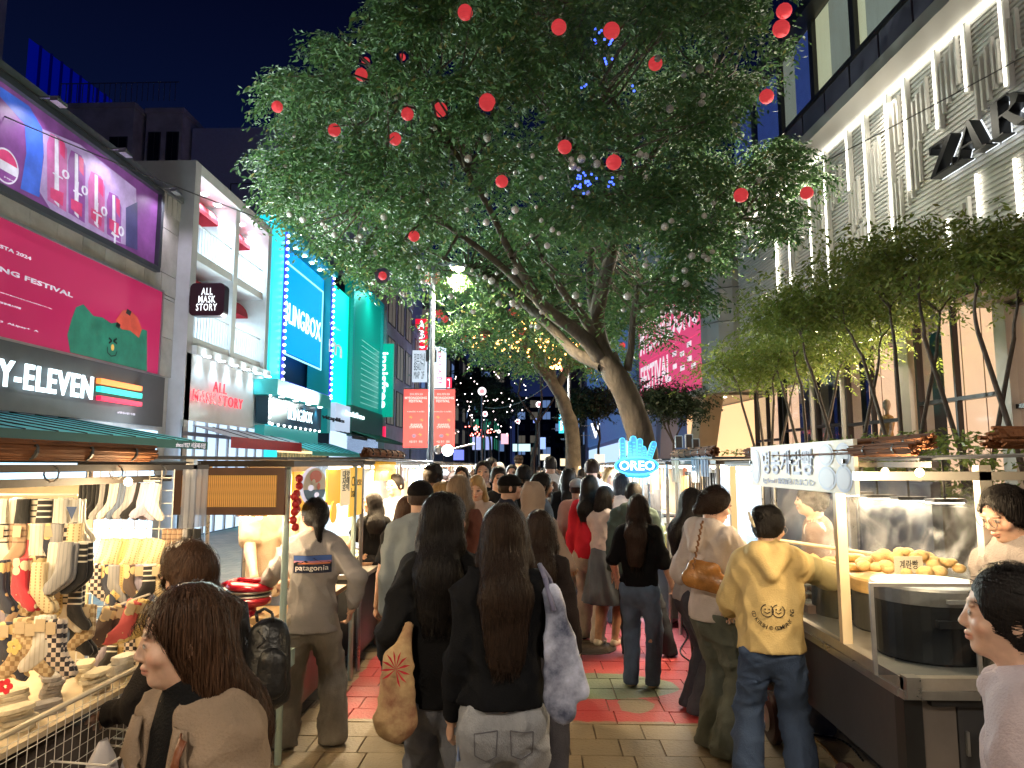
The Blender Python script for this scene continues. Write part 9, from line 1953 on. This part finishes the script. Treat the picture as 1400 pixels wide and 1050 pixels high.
for i,(lab,px,py,Y,dg,hr,tk,tc_,bc,sk,ex)in enumerate(mid):
 kw=dict(skin=sk,hair=hr,top=(tk,tc_,.42 if tk=='coat' else .5),bottom=('jeans',bc,1.),q=.0155 if Y<7.5 else .021 if Y<9 else .026,seed=30+i,shoes=(.4,.4,.4)if i%2 else(.05,.05,.05),feet=((-.055,.05*(-1)**i),(.055,-.05*(-1)**i)),w=1.2 if 'man' in lab.split()else 1.0,strands=500 if(hr[0]in('long','wavy','short','bob')and Y<9)else 0)
 kw.update(ex);I=put(lab,px,py,Y,R(dg),**kw)
 if 'flat cap' in lab:seg_sdf(I,'fleece_collar',[(I['nb']+V3(-.05,-.02,.01),I['nb']+V3(.05,-.02,.01),.04,.04),(I['nb']+V3(.05,-.02,.01),I['nb']+V3(.03,.07,-.04),.035,.03),(I['nb']+V3(-.05,-.02,.01),I['nb']+V3(-.03,.07,-.04),.035,.03)],cloth_mat('fleece',(.6,.5,.4)),.012)
 if 'backpack' in lab:bb_=thing_sdf('backpack','black backpack on the white shirted man in the crowd','backpack',[(V3(0,-.17,1.12),V3(0,-.19,1.40),.13,.12,((0,1,0),1.5))],lea,.02,.02,0,tuple(I['root'].location))
 if 'black bag' in lab:
  c=L2W(I,I['wR']+V3(0,.0,-.06));hb=MB().hexa([(c.x-.04,c.y-.10,c.z-.40),(c.x+.26,c.y-.10,c.z-.38),(c.x+.26,c.y+.0,c.z-.38),(c.x-.04,c.y,c.z-.40),(c.x-.02,c.y-.08,c.z-.08),(c.x+.22,c.y-.08,c.z-.07),(c.x+.22,c.y-.03,c.z-.07),(c.x-.02,c.y-.03,c.z-.08)]).build('shopping_bag',cloth_mat('bag_black',(.02,.02,.022)));tag(hb,'black shopping bag with round pale emblem carried by the coat woman','bag')
  MB().lathe((c.x+.14,c.y-.098,c.z-.22),[(.055,0),(.055,.006)],20,axis=(0,-1,.08)).build('emblem',M('emblem_pale',(.55,.6,.55),.6),hb);MB().path([(c.x+.02,c.y-.06,c.z-.08),(c.x+.05,c.y-.05,c.z+.04),(c.x+.14,c.y-.05,c.z+.04),(c.x+.17,c.y-.06,c.z-.08)],.008,5).build('handle',M('emblem_pale',(0,0,0)),hb)
def oc_mat(nm,base):
 m=M(nm,base,.85);t=m.node_tree;oi=t.nodes.new('ShaderNodeObjectInfo');t.links.new(oi.outputs['Color'],t.nodes['Principled BSDF'].inputs['Base Color']);return m
ocm=oc_mat('crowd_cloth',(.3,.3,.3));protos=[]
for i in range(8):
 fc=i%3==2;hk=[('short','black',0),('long','black',.22),('short','dark',0),('bob','dark',.1),('long','brown',.2),('short','black',0),('cap','black',0),('bun','black',0)][i]
 I=person('x',(0,0,0),0,H=1.68,hair=hk,q=.03,top=(['jacket','shirt','tee','coat'][i%4],(.3,.3,.3),.5 if i%4!=3 else .4),seed=i+60,bottom=('jeans',(.08,.08,.1),1.),w=1.1 if hk[0]in('short','cap')else .98,head=(random.uniform(-.5,.5),0),feet=((-.05,.06),(.05,-.06)))
 t=I['top'];t.data.materials.clear();t.data.materials.append(ocm);protos.append(I['root'])
cols=[('black',(.015,.015,.018)),('white',(.62,.62,.62)),('grey',(.22,.22,.23)),('beige',(.45,.35,.25)),('navy',(.03,.04,.09)),('blue',(.10,.16,.27)),('brown',(.15,.08,.05)),('rose',(.5,.2,.22)),('olive',(.10,.11,.06)),('cream',(.6,.52,.4)),('charcoal',(.05,.05,.055)),('wine',(.22,.03,.05))]
hw_=['short haired person','long haired person','dark haired person','bob haired person','brown haired person','black haired person','capped person','bun haired person']
tkn=['jacket','shirt','tee','coat']*2
rsd=random.Random(4);done=[];n=0;used={}
for Yr in[9.8,10.6,11.4,12.2,13,13.8,14.7,15.6,16.6,17.6,18.8,20,21.5,23,25,27,29.5,32,35,39,44]:
 xw=1.45 if Yr<20 else 2.2;nn=4 if Yr<14 else 6 if Yr<22 else 8
 for j in range(nn):
  x=-xw+2*xw*(j+.5)/nn+rsd.uniform(-.15,.15);y=Yr+rsd.uniform(-.35,.35);i=rsd.randrange(8);cn,cc=rsd.choice(cols);face_=rsd.random()<.35
  where=['close','midway','far off'][0 if Yr<14 else 1 if Yr<22 else 2];side=['by the west stalls','west of centre','east of centre','by the east stalls'][min(3,max(0,int((x+xw)/(2*xw)*4)))]
  while(i,cn,face_,side,where)in used:i=rsd.randrange(8);cn,cc=rsd.choice(cols)
  used[(i,cn,face_,side,where)]=1
  src=protos[i];c=copy_tree(src);c.location=(x,y,0);c.rotation_euler=(0,0,(PI if face_ else 0)+rsd.uniform(-.5,.5));s=rsd.uniform(.92,1.06);c.scale=(s,s,s)
  for ch in c.children:ch.color=(*cc,1)
  c['label']='%s in a %s %s %s %s, %s'%(hw_[i],cn,tkn[i],'facing us' if face_ else 'walking away',side,where);c['group']='people in the far crowd';n+=1
for p_ in protos:
 for ch in list(p_.children):bpy.data.objects.remove(ch)
 bpy.data.objects.remove(p_)
